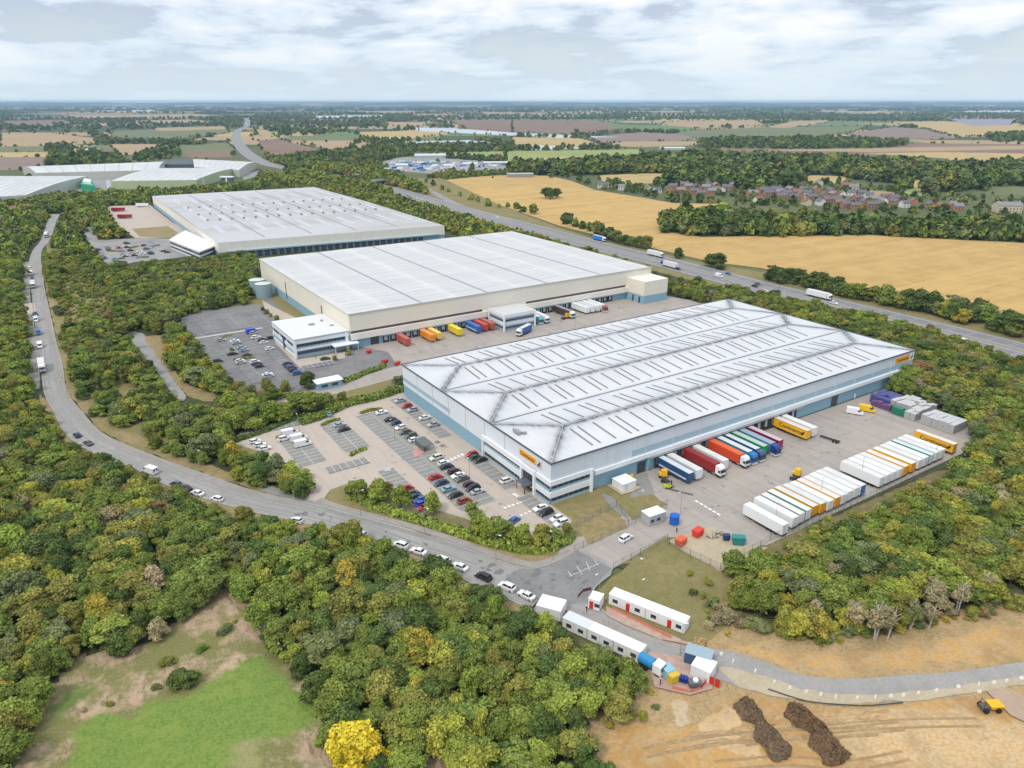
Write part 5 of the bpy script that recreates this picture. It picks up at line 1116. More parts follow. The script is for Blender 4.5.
# motorway traffic
MWT = [((603,241.5),9.,(.02,.2,.6),'bright blue lorry on the motorway by the tree group',13),((660,257.5),7.5,(.7,.7,.68),'white lorry with white cab on the far side of the motorway',13),((664,266.),-8,(.7,.7,.68),'white trailer lorry with blue cab on the near side of the motorway',13),((827,300),7.5,(.75,.75,.74),'long white lorry in the far lanes left of the white car',13.6),((952,344.),-8,(.3,.45,.6),'pale blue van-like lorry near the right of the motorway',6)]
def along(p):
    w = W(*p); d = [(math.hypot(q[0]-w[0], q[1]-w[1]), i) for i, q in enumerate(mw)]; i = max(1, min(len(mw)-2, min(d)[1])); return w, math.atan2(mw[i+1][1]-mw[i-1][1], mw[i+1][0]-mw[i-1][0])
for p, off, c, lab, L in MWT:
    w, a = along(p); 
    if off < 0: a += math.pi
    trailer(w[0], w[1], a, c, lab, 'lorries on the motorway', name='articulated_lorry', cat='lorry', L=L, tractor=(CW if 'blue cab' not in lab else (.03,.15,.4)))
for i, (p, c, k) in enumerate([((834,304),CW,'suv'),((755,287),CK,'saloon'),((719,277),CW,'van'),((765,292),CW,'saloon'),((758,285),CG,'saloon'),((728,274.5),CB,'saloon'),((873,319),CN,'saloon'),((931,327.5),CRD,'hatch'),((914.5,330),CG,'saloon'),((951,342.5),CG,'saloon'),((842,312),CW,'saloon'),((678,270),CK,'suv'),((497,218),CW,'saloon'),((421,200),CW,'saloon'),((417,199),CW,'hatch'),((408,196.5),CG,'saloon')]):
    w, a = along(p); vehicle(k, w[0], w[1], a, c, '%s %s on the motorway, %s from the left among the cars there' % (NAMEC[c], KN[k], ordn([419,421,408,497,678,719,728,755,758,765,834,842,873,914.5,931,951].index(p[0]) if p[0] in [419,421,408,497,678,719,728,755,758,765,834,842,873,914.5,931,951] else 0)), 'cars on the motorway')
# distant queueing traffic, tiny: plain car shells
far = MB(); far.xprism([(-2.2,.25),(2.2,.25),(2.2,.8),(1.1,.95),(.4,1.45),(-1.3,1.45),(-2.2,.9)], -.9, .9); FARM = far.mesh('small_car_shell', PAINT)
fl = MB(); fl.box(-6.5,-1.25,.6,6,1.25,3.9); fl.xprism([(6.1,.6),(8.2,.6),(8.1,2.2),(7.6,3.4),(6.1,3.5)], -1.2, 1.2); FARL = fl.mesh('small_lorry_shell', PAINT)
s_ = np.r_[0, np.cumsum(np.hypot(*np.diff(np.array(mw), axis=0).T))]
def far_vehicle(x, y, a, lorry, c, lab, grp):
    o = bpy.data.objects.new('distant_lorry' if lorry else 'distant_car', FARL if lorry else FARM); COL.objects.link(o); o.location = (x, y, gz(x, y)); o.rotation_euler.z = a; o.color = (*c, 1)
    tag(o, lab, 'lorry' if lorry else 'car', grp)
cc = [CW, CS, CK, CG, CRD, CB, CW, CS]
for i in range(120):
    lane = random.choice([-10.6,-7.4,-4.2,4.2,7.4,10.6]); s = random.uniform(0, 2600); lorry = random.random() < .2
    op = offset(mw, lane); 
    x, y = float(np.interp(s, s_, [q[0] for q in op])), float(np.interp(s, s_, [q[1] for q in op])); x2, y2 = float(np.interp(s+4, s_, [q[0] for q in op])), float(np.interp(s+4, s_, [q[1] for q in op]))
    c = random.choice(cc) if not lorry else random.choice([CW, CW, CB, CS])
    far_vehicle(x, y, math.atan2(y2-y, x2-x), lorry, c, 'tiny %s in the queue where the motorway curves away to the horizon' % ('lorry' if lorry else 'car'), 'lorries in the far motorway queue' if lorry else 'cars in the far motorway queue')
i = 0
for k in range(120):
    px = random.uniform(386, 505); py = random.uniform(162.5, 172) if px < 470 else random.uniform(164, 168.5); x, y = W(px, py); lorry = random.random() < .55
    c = random.choice([CW, CW, CW, CB, CS, (.1,.35,.5)])
    far_vehicle(x, y, R(random.choice([20, 22, 110, 24])), lorry, c, 'tiny parked %s in the crowded service yard beyond the slip road' % ('lorry' if lorry else 'car'), 'lorries in the service yard' if lorry else 'cars in the service yard')
for k in ('hatch', 'saloon', 'suv', 'van'):
    def kill(o):
        for c in list(o.children): kill(c)
        bpy.data.objects.remove(o)
    kill(PROTO[k])
#@@ PART5
# ------------------------------------------------------------------ cabins and small site objects
def cabin(label, q, h=2.9, m=WHITE, doors=(), wins=(), name='site_cabin', cat='cabin', roofm=None, group=None):
    """q = footprint corners in world order: a,b (long front side), c,d"""
    a, b_, c, d = q; L = math.hypot(b_[0]-a[0], b_[1]-a[1]); D = math.hypot(c[0]-b_[0], c[1]-b_[1]); rz = math.atan2(b_[1]-a[1], b_[0]-a[0])
    z = gz((a[0]+c[0])/2, (a[1]+c[1])/2)
    t = thing(name, label, cat, (a[0], a[1], z), rz, group)
    MB().box(0,0,.1,L,D,h-.12).build('wall', m, t); MB().box(-.06,-.06,h-.12,L+.06,D+.06,h+.02).build('roof', roofm or WHITE2, t)
    for x in doors: MB().box(x,-.04,.15,x+.95,-.002,2.2).build('door', RED, t)
    for x in wins: w = MB().box(x,-.035,1.0,x+1.3,-.002,1.9).build('window', WF, t); MB().box(x-.05,-.06,.93,x+1.35,-.036,1.0).build('sill', STEEL, w)
    b = MB(); [b.box(x,-.02,.12,x+.05,-.001,h-.14) for x in np.arange(3,L,3)]; 
    if b.v: b.build('panel_joint', mat('cabin_joint', (.5,.5,.5), .6), t)
    return t
def rect(a, b, w):
    """rectangle with front side a-b and depth w to the left of a->b"""
    dx, dy = b[0]-a[0], b[1]-a[1]; l = math.hypot(dx, dy); n = (-dy/l*w, dx/l*w); return [a, b, (b[0]+n[0], b[1]+n[1]), (a[0]+n[0], a[1]+n[1])]
A_, M_, B_ = W(608.5,604), W(645,617.5), W(684,634.5)
mid1 = lerp2(A_, B_, .497); mid2 = lerp2(A_, B_, .503)
cabin('long white site cabin with red door, left one of the joined pair', rect(A_, mid1, 2.9), doors=(4.4,), wins=(1.,6.6))
cabin('long white site cabin with red door, right one of the joined pair', rect(mid2, B_, 2.9), doors=(5.2,), wins=(1.2,7.2))
cabin('small white gate cabin on the kerb island of the junction', rect(W(588,608.5), W(599,612), 3.0), doors=(.3,), wins=(1.5,), m=WHITE)
cabin('flat roofed white cabin edged by dark railings at the wood corner', rect(W(536,616), W(560,622.5), 4.4), roofm=WHITE)
q0, q1 = W(562,628), W(640,664)
for i in range(3): cabin('long pale cabin, %s of three end to end between the road and the wood' % ['left','middle','right'][i], rect(lerp2(q0, q1, i/3+.004), lerp2(q0, q1, (i+1)/3-.004), 2.9), wins=(1.,4.,), group='cabins beside the wood', roofm=mat('cabin_roof_%d' % i, [(.6,.61,.62),(.7,.7,.69),(.74,.73,.7)][i], .6))
cabin('grey-blue roofed site cabin behind the white one at the lower compound', rect(W(683.5,663.5), W(710,671.5), 3.2), m=mat('cabin_navy', (.05,.1,.17), .6), roofm=mat('cabin_roof_blue', (.3,.38,.43), .6))
cabin('white site cabin with red and white boards at the lower compound', rect(W(690,676), W(709,684.5), 3.8), m=WHITE, doors=(4.,5.2,))
# front gatehouse
gh2 = cabin('front gatehouse with flat white roof and dark windows between the entry lanes', rect(W(649,527), W(665,521.5), 3.6), h=3.2, wins=(.5,2.6,), m=C_GR, name='gatehouse', cat='gatehouse')
p = W(674, 524); t = thing('water_tank', 'upright bright blue cylindrical tank beside the front gatehouse', 'tank', (p[0],p[1],gz(*p))); MB().cyl((0,0,.3),1.35,2.5,2,20).build('shell', BLUEP, t); MB().cyl((0,0,2.8),1.4,.25,2,20,r2=.8).build('lid', BLUEP, t); MB().box(-1.2,-1.2,0,1.2,1.2,.3).build('plinth', STEEL, t)
t = thing('storage_kiosk', 'square white plant kiosk on the grass beside the office corner', 'kiosk', (22.1,-6.4,gz(24,-4))); MB().box(0,0,.05,5.4,4.8,2.5).build('wall', WHITE, t); MB().box(-.12,-.12,2.5,5.52,4.92,2.7).build('roof', WHITE2, t); MB().box(1.,-.04,.1,2.,-.002,2.1).build('door', mat('grey_door', (.55,.56,.57), .5), t); sheet('kiosk_base', [(20.8,-7.6),(28.6,-7.6),(28.6,-.6),(20.8,-.6)], G_gravel, excl=False)
def box_bin(name, label, px, py, dims, m, rz=0, cat='bin', openm=None, group=None):
    p = W(px, py); t = thing(name, label, cat, (p[0], p[1], gz(*p)), rz, group); a, b_, c = dims; B = MB()
    B.frus((-a/2*.85,-b_/2*.9,a/2*.85,b_/2*.9), (-a/2,-b_/2,a/2,b_/2), .12, c); B.build('container', m, t)
    MB().box(-a/2-.06,-b_/2-.06,c,a/2+.06,b_/2+.06,c+.1).build('rim', m, t); MB().box(-a/2+.1,-b_/2+.1,c+.1,a/2-.1,b_/2-.1,c+.14).build('cover', openm or m, t)
    for x in (-a/2*.6, a/2*.6): MB().box(x-.1,-b_/2*.85,0,x+.1,b_/2*.85,.12).build('foot', CHAS, t)
    return t
box_bin('waste_skip', 'red orange skip nearer the fence corner on the gravel', 680.5, 545, (3,2,2.0), mat('skip_orange', (.65,.12,.04), .5), R(10), 'skip')
box_bin('waste_skip', 'bright red skip farther along on the gravel', 697.5, 536, (3,2,2.0), mat('skip_red', (.65,.05,.03), .5), R(10), 'skip')
box_bin('waste_skip', 'teal green enclosed skip at the far end of the gravel', 738, 544, (3.4,2.0,2.2), mat('skip_teal', (.03,.22,.2), .5), R(-40), 'skip')
box_bin('waste_skip', 'small dark blue bin beside the teal skip', 726, 540, (1.8,1.4,1.5), mat('bin_navy', (.02,.05,.14), .5), R(-30), 'skip')
t = thing('scrap_frame', 'tangle of dark steel frames beside the small blue bin on the gravel', 'scrap', (*W(716,536), gz(*W(716,536)))); b = MB()
for i in range(14): a = random.uniform(0, 6.3); x, y = random.uniform(-2.5,2.5), random.uniform(-1,1); b.bar((x, y, .05), (x+1.6*math.cos(a), y+1.6*math.sin(a), random.uniform(.1,1.2)), .07, 4)
b.build('frame', CHAS, t)
# yard machines
def shunter(px, py, rz, col, label, cat='tractor', name='shunter_tractor'):
    p = W(px, py); t = thing(name, label, cat, (p[0], p[1], gz(*p)), rz); MB().box(-2.4,-.6,.55,2.2,.6,1.0).build('chassis', CHAS, t)
    b = MB(); b.xprism([(.3,1.0),(2.4,.9),(2.4,1.9),(1.9,2.9),(.35,3.0)], -1.15, .45); b.box(.6,.45,1.,2.4,1.15,1.7); b.build('cab', mat('m_'+label[:6], col, .45), t)
    MB().box(2.395,-1.,1.95,2.43,.35,2.4).build('windscreen', GLASS, t)
    for x in (-1.6,1.5):
        for s in (-1, 1): MB().cyl((x,s*.95-.17,.5),.5,.34,1,12).build('wheel', TYRE, t)
shunter(663.5, 480, R(60), (.8,.45,.01), 'yellow shunting tractor by the grass corner of the dock yard'); shunter(795, 478.5, R(20), (.8,.42,.01), 'yellow shunting tractor at the upper end of the nearer storage row')
shunter(565-.0, 319, R(10), (.7,.35,.02), 'orange yellow tractor in the middle yard', name='shunter_tractor')
p = W(668, 488); t = thing('forklift', 'lime yellow forklift with forks towards the scrap line', 'forklift', (p[0],p[1],gz(*p)), R(-20)); MB().box(-1.2,-.6,.3,.9,.6,1.2).build('body', mat('forklift_lime', (.5,.6,.05), .5), t); b = MB(); [b.bar((x, s*.5, 1.2), (x, s*.5, 2.2), .05, 4) for x in (-.7,.6) for s in (-1,1)]; b.box(-.8,-.6,2.2,.7,.6,2.28); b.build('overhead_guard', CHAS, t); MB().box(1.0,-.35,.1,1.1,.35,2.4).build('mast', CHAS, t); [MB().box(1.1,s*.25-.05,.1,2.1,s*.25+.05,.16).build('fork', CHAS, t) for s in (-1,1)]; [MB().cyl((x,s*.55-.1,.3),.3,.2,1,10).build('wheel', TYRE, t) for x in (-.8,.7) for s in (-1,1)]
t = thing('steel_rack', 'line of collapsed dark steel racking on the yard by the forklift', 'racking', (*W(679,492), gz(*W(679,492))), R(-62)); b = MB()
for i in range(9): b.box(-4+i*1.,-.3,.05,-3.9+i*1.,.3,.35)
b.box(-4,-.3,.1,4.2,-.22,.2); b.box(-4,.22,.1,4.2,.3,.2); b.build('frame', mat('rusty_steel', (.12,.07,.05), .8), t)
# vans on the dock yard
for q, c, lab, a in [((855,412),CW,'white van beside the yellow one by the crate stacks',-33-8),((867,409.5),(.8,.5,.02),'yellow delivery van beside the crate stacks',-33-8)]:
    p = W(*q, .8); t = thing('parked_van', lab, 'van', (p[0],p[1],gz(*p)), R(-60)); b = MB(); b.xprism([(-3,.35),(2.7,.3),(2.9,.45),(2.85,.95),(2.2,1.25),(1.45,2.1),(1.1,2.45),(-2.95,2.5),(-3,2.2)], -1., 1.); o = b.build('body', PAINT, t); o.color = (*c, 1)
    MB().xprism([(2.18,1.28),(1.5,2.03),(1.56,2.06),(2.26,1.27)], -.86, .86).build('windscreen', GLASS, t); [MB().box(.9,s-.015,1.35,1.75,s+.015,1.95).build('side_window', GLASS, t) for s in (-1,1)]
    [MB().cyl((x,s*.88-.1,.36),.36,.22,1,12).build('wheel', TYRE, t) for x in (-1.9,1.95) for s in (-1,1)]
# cage and crate stacks
CG_M = mat('cage_grey', (.42,.42,.41), .6, n=[(2.,.5,(.3,.3,.29)), (6.,.4,(.5,.5,.49),(1,1,2))]); CG_T = mat('cage_top', (.52,.51,.5), .6, n=[(1.5,.5,(.42,.41,.39))]); CP = mat('crate_purple', (.09,.09,.26), .5, n=[(1.5,.4,(.05,.07,.22))]); CPP = mat('crate_plum', (.15,.08,.18), .5); CGN = mat('crate_green', (.03,.2,.12), .5, n=[(2,.4,(.02,.14,.09))])
def stack_mesh(h, m, top, w=2.2, d=1.9):
    b = MB(); z = .1; n = max(1, round(h/.85)); s = (h-.1)/n
    for k in range(n):
        b.box(-w/2,-d/2,z,w/2,d/2,z+s-.1,0,top=1); 
        if k < n-1: b.box(-w/2+.12,-d/2+.12,z+s-.1,w/2-.12,d/2-.12,z+s,2)
        z += s
    for x in np.arange(-w/2+.3, w/2, .38): b.box(x,-d/2-.02,.12,x+.05,-d/2,h-.1,2)
    b.box(-w/2+.1,-d/2+.1,0,w/2-.1,d/2-.1,.1,2)
    return b.mesh('cage_stack', [m, top, CHAS])
SM = {}
def stacks(x0, y0, nx, ny, hfun, mk, word, pitch=(2.25,1.97)):
    ms = {'g': (CG_M, CG_T), 'p': (CP, CP), 'q': (CPP, CPP), 'n': (CGN, CGN)}[mk]
    for i in range(nx):
        for j in range(ny):
            if random.random() < .05: continue
            h = round(hfun()*4)/4; k = (mk, h)
            if k not in SM: SM[k] = stack_mesh(h, *ms)
            o = bpy.data.objects.new('crate_stack', SM[k]); COL.objects.link(o)
            o.location = (x0+i*pitch[0]+random.uniform(-.08,.08), y0-j*pitch[1]+random.uniform(-.06,.06), gz(x0, y0)); o.rotation_euler.z = R(random.uniform(-1.5, 1.5))
            tag(o, '%s, row %d from the warehouse, %s from the yard' % (word, j+1, ordn(i)), 'crates', 'crate stacks at the yard corner')
stacks(151.4, -6.2, 4, 4, lambda: random.choice([3.2,3.5,3.5]), 'p', 'purple blue crate stack')
stacks(148.6, -8.5, 1, 4, lambda: random.choice([2.,2.6]), 'q', 'plum crate stack')
stacks(147.8, -17.3, 1, 3, lambda: random.choice([2.6,3.]), 'n', 'green crate stack')
stacks(151.9, -14.2, 5, 6, lambda: random.choice([3.2,3.5,3.7]), 'g', 'grey cage stack, farthest block')
stacks(147.6, -22.4, 2, 2, lambda: random.choice([3.,3.4]), 'g', 'grey cage stack, small block')
stacks(148.2, -28.2, 4, 6, lambda: random.choice([3.4,3.6,3.8]), 'g', 'grey cage stack, nearest block')
EXC.append(np.array([(145,-40),(163,-40),(163,-3),(145,-3)]))
# fences
FEN = mat('fence_steel', (.23,.25,.25), .6, metal=.3)
def fence(label, pts, h=2.2, step=2.75, pal=.4, pw=.025, world=False):
    p = pts if world else Ws(pts); z = .15; root = thing('palisade_fence', label, 'fence', (p[0][0], p[0][1], 0)); ox, oy = p[0]
    b = MB(); r = MB()
    for k in range(len(p)-1):
        a, c = p[k], p[k+1]; L = math.hypot(c[0]-a[0], c[1]-a[1]); n = max(1, int(L/step)); dx, dy = (c[0]-a[0])/L, (c[1]-a[1])/L
        for zz in (.5, h-.3): r.bar((a[0]-ox, a[1]-oy, zz+z), (c[0]-ox, c[1]-oy, zz+z), .035, 4)
        for i in range(n+1): x, y = a[0]+dx*L*i/n-ox, a[1]+dy*L*i/n-oy; r.bar((x, y, 0), (x, y, h+z), .06, 4)
        for i in range(int(L/pal)):
            x, y = a[0]+dx*i*pal-ox, a[1]+dy*i*pal-oy; b.quad((x, y, z), (x+dx*pw*2, y+dy*pw*2, z), (x+dx*pw*2, y+dy*pw*2, h+z), (x, y, h+z))
    b.build('pale', FEN, root); r.build('rail', FEN, root); return root
fence('grey palisade fence from the gate round two sides of the gravel patch', [(667,541),(669,545),(690,557),(720,571),(735,560),(760,548),(770,541)])
fence('grey palisade fence beside the entrance road below the office lawn', [(574,552),(601,541),(628,527),(650,516),(667,506)])
fence('grey fence across the lawn from the office path', [(576,527),(600,515),(616,507),(628,521)])
fence('grey palisade fence along the gate road above the cabins', [(613,570),(640,556),(667,541)])
fence('long grey fence behind the nearer and farther trailer storage rows', [(770,541),(785,536),(850,508),(900,486),(960,462)], 2.4)
fence('thin fence in front of the roadside trees of the front car park', [(340,492),(378,503),(420,514),(470,528),(520,541),(555,548),(571,541)], 1.6)
fence('fence along the upper edge of the empty middle car park', [(181,313),(215,307),(250,302)])
fence('fence at the car park end beside the farthest corner of the front building', [(392,389),(404,393.5)])
# barrier tape lines on pegs, white blocks, cones
TAPE = mat('orange_barrier', (.6,.2,.13), .6)
def barrier(label, pts, h=1.0, m=TAPE):
    p = Ws(pts); root = thing('barrier_line', label, 'barrier', (p[0][0], p[0][1], gz(*p[0]))); b = MB(); r = MB()
    for k in range(len(p)-1):
        a, c = p[k], p[k+1]; L = math.hypot(c[0]-a[0], c[1]-a[1]); n = max(1, int(L/2.5)); ox, oy = p[0]
        for i in range(n): 
            x0, y0 = a[0]+(c[0]-a[0])*i/n-ox, a[1]+(c[1]-a[1])*i/n-oy; x1, y1 = a[0]+(c[0]-a[0])*(i+.92)/n-ox, a[1]+(c[1]-a[1])*(i+.92)/n-oy
            b.quad((x0,y0,.25),(x1,y1,.25),(x1,y1,h),(x0,y0,h)); r.bar((x0,y0,0),(x0,y0,h+.1),.05,4)
    b.build('panel', m, root); r.build('post', m, root)
barrier('orange mesh barrier along the cabin side of the road', [(565,614),(600,628),(628,641),(643,648)]); barrier('dark brown railing around the flat roofed cabin at the wood corner', [(532,611),(541,601),(564,611),(563,618)], 1.1, mat('rail_brown', (.12,.05,.05), .7))
barrier('dark railing behind the small gate cabin', [(578,599),(583,593),(592,591)], 1.1, mat('rail_brown', (.12,.05,.05), .7)); barrier('orange barrier in front of the joined cabins', [(612,610),(640,624),(672,640)])
barrier('red barrier at the right edge of the lower compound', [(701,690),(711,677),(716,671)], 1.2, RED); barrier('orange barrier along the lower compound front', [(672,690),(690,694),(701,690)])
sheet('crossing_pad', Ws([(606,607),(640,622),(680,640),(690,646),(660,640),(625,626),(606,616)]), mat('pinkish_hardcore', (.4,.27,.21), .95, n=[(.6,.5,(.5,.38,.3))]), excl=False)
sheet('crossing_pad', Ws([(645,652),(684,658),(716,668),(712,690),(690,696),(655,688),(648,668)]), mat('pinkish_hardcore', (.4,.27,.21)), excl=False)
BW = mat('block_white', (.75,.72,.65), .7)
blk = MB(); blk.frus((-.6,-.35,.6,.35), (-.55,-.15,.55,.15), 0, .75); blk.box(-.05,-.05,.75,.05,.05,1.25); BLK = blk.mesh('marker_block', BW)
BL_ = [(774,683),(789.5,689),(806,693),(820.5,695.5),(835.5,698),(857,699),(875,698),(890.5,697),(903,696),(918,694),(936,691.5),(958,687.5),(978.5,685),(993.5,683.5),(1006,682),(1021,679),(979,692.5),(733,662),(721,655),(711,670),(755,672)]
for i, q in enumerate(BL_):
    p = W(*q); o = bpy.data.objects.new('marker_block', BLK); COL.objects.link(o); o.location = (p[0], p[1], gz(*p)); o.scale = (.6,.6,.7); o.rotation_euler.z = R(random.uniform(-60, 30)); tag(o, 'white marker block with short post, %s from the left along the haul road' % ordn(sorted(range(len(BL_)), key=lambda k: BL_[k][0]).index(i)), 'marker', 'marker blocks on the haul road')
ribbon('silt_strip', [(768,690),(800,700.5),(820,704),(843,706),(870,706.5),(903,703.5)], .3, mat('silt_black', (.05,.05,.05), .9), off=0)
# lower compound things
p = W(647.5,668); t = thing('tanker_truck', 'bright blue tank lorry with white cab at the edge of the wood', 'lorry', (p[0],p[1],gz(*p)), R(-75)); MB().cyl((-1.9,0,1.9),1.15,3.4,0,16).build('tank', mat('tanker_blue', (.03,.24,.5), .4), t); MB().box(-2.0,-.6,.6,3,.6,.9).build('chassis', CHAS, t); b = MB(); b.xprism([(1.7,.8),(3.7,.7),(3.8,1.6),(3.5,2.8),(1.7,2.9)], -1.15, 1.15); b.build('cab', WHITE2, t); MB().box(3.55,-1,1.7,3.85,1,2.4).build('windscreen', GLASS, t); [MB().cyl((x,s-.17,.5),.5,.34,1,12).build('wheel', TYRE, t) for x in (-1.4,-.1,2.8) for s in (-.95,.95)]
p = W(671.5,681); t = thing('storage_container', 'small container half pale blue and half yellow at the lower compound', 'container', (p[0],p[1],gz(*p)), R(-5)); MB().box(-1.1,-1.2,.1,1.1,.2,1.9).build('lower_half', mat('cont_yellow', (.6,.42,.05), .5), t); MB().box(-1.1,.2,.1,1.1,2.5,2.1).build('upper_half', mat('cont_blue', (.25,.45,.55), .5), t)
for i in range(3): box_bin('wheelie_bin', 'dark blue waste bin, %s of three in a row at the lower compound' % ['left','middle','right'][i], 679.5+i*3., 682+i*.9, (.95,.8,1.25), mat('bin_blue', (.02,.05,.28), .5), R(-12), 'bin', group='blue bins at the lower compound')
p = W(694,687); t = thing('generator', 'small dark generator with white round top beside the white cabin', 'generator', (p[0],p[1],gz(*p)), R(-30)); MB().box(-1.2,-.8,.2,1.2,.8,1.3).build('housing', mat('gen_grey', (.13,.13,.14), .6), t); MB().cyl((.2,0,1.3),.55,.35,2,14).build('cap', WHITE2, t)
# people in hi-vis, and one at the office door
def person(px, py, rz, top, leg, label, hat=None):
    p = W(px, py); t = thing('person', label, 'person', (p[0], p[1], gz(*p)), rz)
    me = bpy.data.meshes.new('body'); V = [(0,0,.95),(0,0,1.2),(0,0,1.42),(0,0,1.52),(0,.01,1.66),(-.1,0,.9),(-.12,.02,.5),(-.12,-.02,.06),(-.12,.12,.03),(.1,0,.9),(.12,-.04,.5),(.13,-.1,.06),(.13,.04,.03),(-.19,0,1.4),(-.26,0,1.12),(-.24,.1,.88),(.19,0,1.4),(.26,.02,1.12),(.24,.12,.88)]
    E_ = [(0,1),(1,2),(2,3),(3,4),(0,5),(5,6),(6,7),(7,8),(0,9),(9,10),(10,11),(11,12),(2,13),(13,14),(14,15),(2,16),(16,17),(17,18)]
    rad = [.14,.15,.15,.06,.1,.1,.07,.05,.045,.1,.07,.05,.045,.07,.05,.035,.07,.05,.035]
    me.from_pydata(V, E_, []); o = bpy.data.objects.new('body', me); COL.objects.link(o); o.parent = t
    md = o.modifiers.new('skin', 'SKIN'); sk = me.skin_vertices[0].data
    for i, r_ in enumerate(rad): sk[i].radius = (r_, r_*.85)
    sk[0].use_root = True; o.modifiers.new('sub', 'SUBSURF').levels = 1
    bpy.context.view_layer.update(); m2 = bpy.data.meshes.new_from_object(o.evaluated_get(bpy.context.evaluated_depsgraph_get())); o.modifiers.clear(); o.data = m2
    ms = [mat('skin', (.5,.3,.22), .6), mat('top_%s' % label[:8], top, .7), mat('leg_%s' % label[:8], leg, .8)]
    for m in ms: m2.materials.append(m)
    for f in m2.polygons: z = f.center.z; f.material_index = 0 if z > 1.5 or (z < .92 and abs(f.center.x) > .2) else (1 if z > .93 else 2)
    if hat: MB().cyl((0,.01,1.68),.13,.1,2,10,r2=.06).build('hard_hat', mat('hat', hat, .4), t)
    else: MB().cyl((0,-.02,1.66),.1,.1,2,10,r2=.05).build('hair', mat('hair', (.04,.025,.015), .8), t)
HV = (.75,.6,.03); DKT = (.03,.03,.05)
person(524.5,494,R(20),(.03,.03,.04),DKT,'person in dark clothes standing at the office entrance'); person(660,686,R(50),HV,DKT,'person in yellow hi-vis on the compound track', WHITE2 and (.8,.8,.8)); person(586.5,612,R(90),(.6,.1,.03),DKT,'person in orange vest beside the small gate cabin',(.8,.8,.8)); person(676.5,533,R(0),(.5,.5,.05),DKT,'person in hi-vis next to the blue tank'); person(316,359,R(0),DKT,DKT,'person by the middle office wall')
p = W(533,491.5); t = thing('parasol', 'round yellow canopy just outside the office entrance', 'parasol', (p[0],p[1],gz(*p))); MB().cyl((0,0,1.7),1.2,.5,2,14,r2=.1).build('canopy', YEL, t); MB().bar((0,0,0),(0,0,2.2),.04).build('pole', STEEL, t)
p = W(631,478); t = thing('salt_bin', 'small yellow bin behind the white kiosk', 'bin', (p[0],p[1],gz(*p))); MB().frus((-.6,-.45,.6,.45),(-.7,-.5,.7,.5),0,1.0).build('bin_body', YEL, t); MB().frus((-.72,-.52,.72,.52),(-.5,-.1,.5,.1),1.0,1.3).build('lid', YEL, t)
# smoking shelter in the middle row
t = thing('shelter', 'dark flat-roofed bicycle shelter in the middle parking row', 'shelter', (-14.3,53.4,gz(-14.3,53.4))); MB().box(-1.9,-3.6,2.3,1.9,3.6,2.45).build('roof', mat('shelter_roof', (.11,.13,.13), .4), t); b = MB(); [b.bar((x,y,0),(x,y,2.3),.06,4) for x in (-1.7,1.7) for y in (-3.4,0,3.4)]; b.build('post', CHAS, t); b = MB(); b.box(-1.75,-3.4,.3,-1.7,3.4,2.1); b.build('side_panel', mat('smoked_panel', (.1,.12,.13), .3), t)
# lamp posts
lp = thing('lamp_post', 'x', 'lamp post'); MB().bar((0,0,0),(0,0,8),.09,6,r2=.05).build('pole', STEEL, lp); MB().box(0,-.03,7.9,1.1,.03,7.98).build('arm', STEEL, lp); MB().box(.8,-.14,7.84,1.5,.14,8.0).build('lamp_head', mat('lamp_head', (.7,.7,.68), .4), lp); finish_proto(lp)
LPP = [((124,433),'on the outside of the main road bend'),((200,472),'above the wood on the main road bend'),((361,516),'on the dry verge left of the hedge trees'),((425,533),'on the verge below the red parked cars'),((496,561),'on the verge before the junction'),((553,560),'at the kerb curve of the junction'),((599,601),'behind the small gate cabin'),((635,585),'on the dry grass above the joined cabins'),((645,606),'between the joined cabins'),((644,517),'beside the front gatehouse lawn'),((680,516),'beside the blue water tank'),((774,528),'at the gravel end of the nearer storage row'),((819,502),'in the middle of the nearer storage row'),((860,480),'between the two storage rows'),((934,460),'at the right end of the farther storage row'),((470,483),'in the middle parking row'),((300,436),'beside the three white vans'),((208,310),'at the upper edge of the empty car park'),((232,306),'near the tanks at the empty car park'),((190,314),'at the left corner of the empty car park'),((395,440),'in the car park opposite the blue wall'),((52,345),'beside the straight road above the bend'),((68,398),'where the straight road starts to bend'),((680,656),'beside the lower compound cabins'),((575,330),'in the middle yard by the orange tractor')]
for q, s in LPP:
    p = W(*q); dup(lp, (p[0], p[1], gz(*p)), R(random.choice([0,90,180,-60])), 'tall grey lamp post '+s, 'lamp posts')
for c in list(lp.children): bpy.data.objects.remove(c)
bpy.data.objects.remove(lp)
# road sign boards and small boxes
for i, (q, s) in enumerate([((297,497),'white sign board at the left kerb of the car park entrance'),((388,474),'white sign board at the end of the car park approach')]):
    p = W(*q); t = thing('sign_board', s, 'sign', (p[0],p[1],gz(*p)), R(-20)); MB().box(-1.,-.04,.9,1.,.04,2.0).build('board', WHITE2, t); [MB().bar((x,0,0),(x,0,.9),.05,4).build('post', STEEL, t) for x in (-.8,.8)]
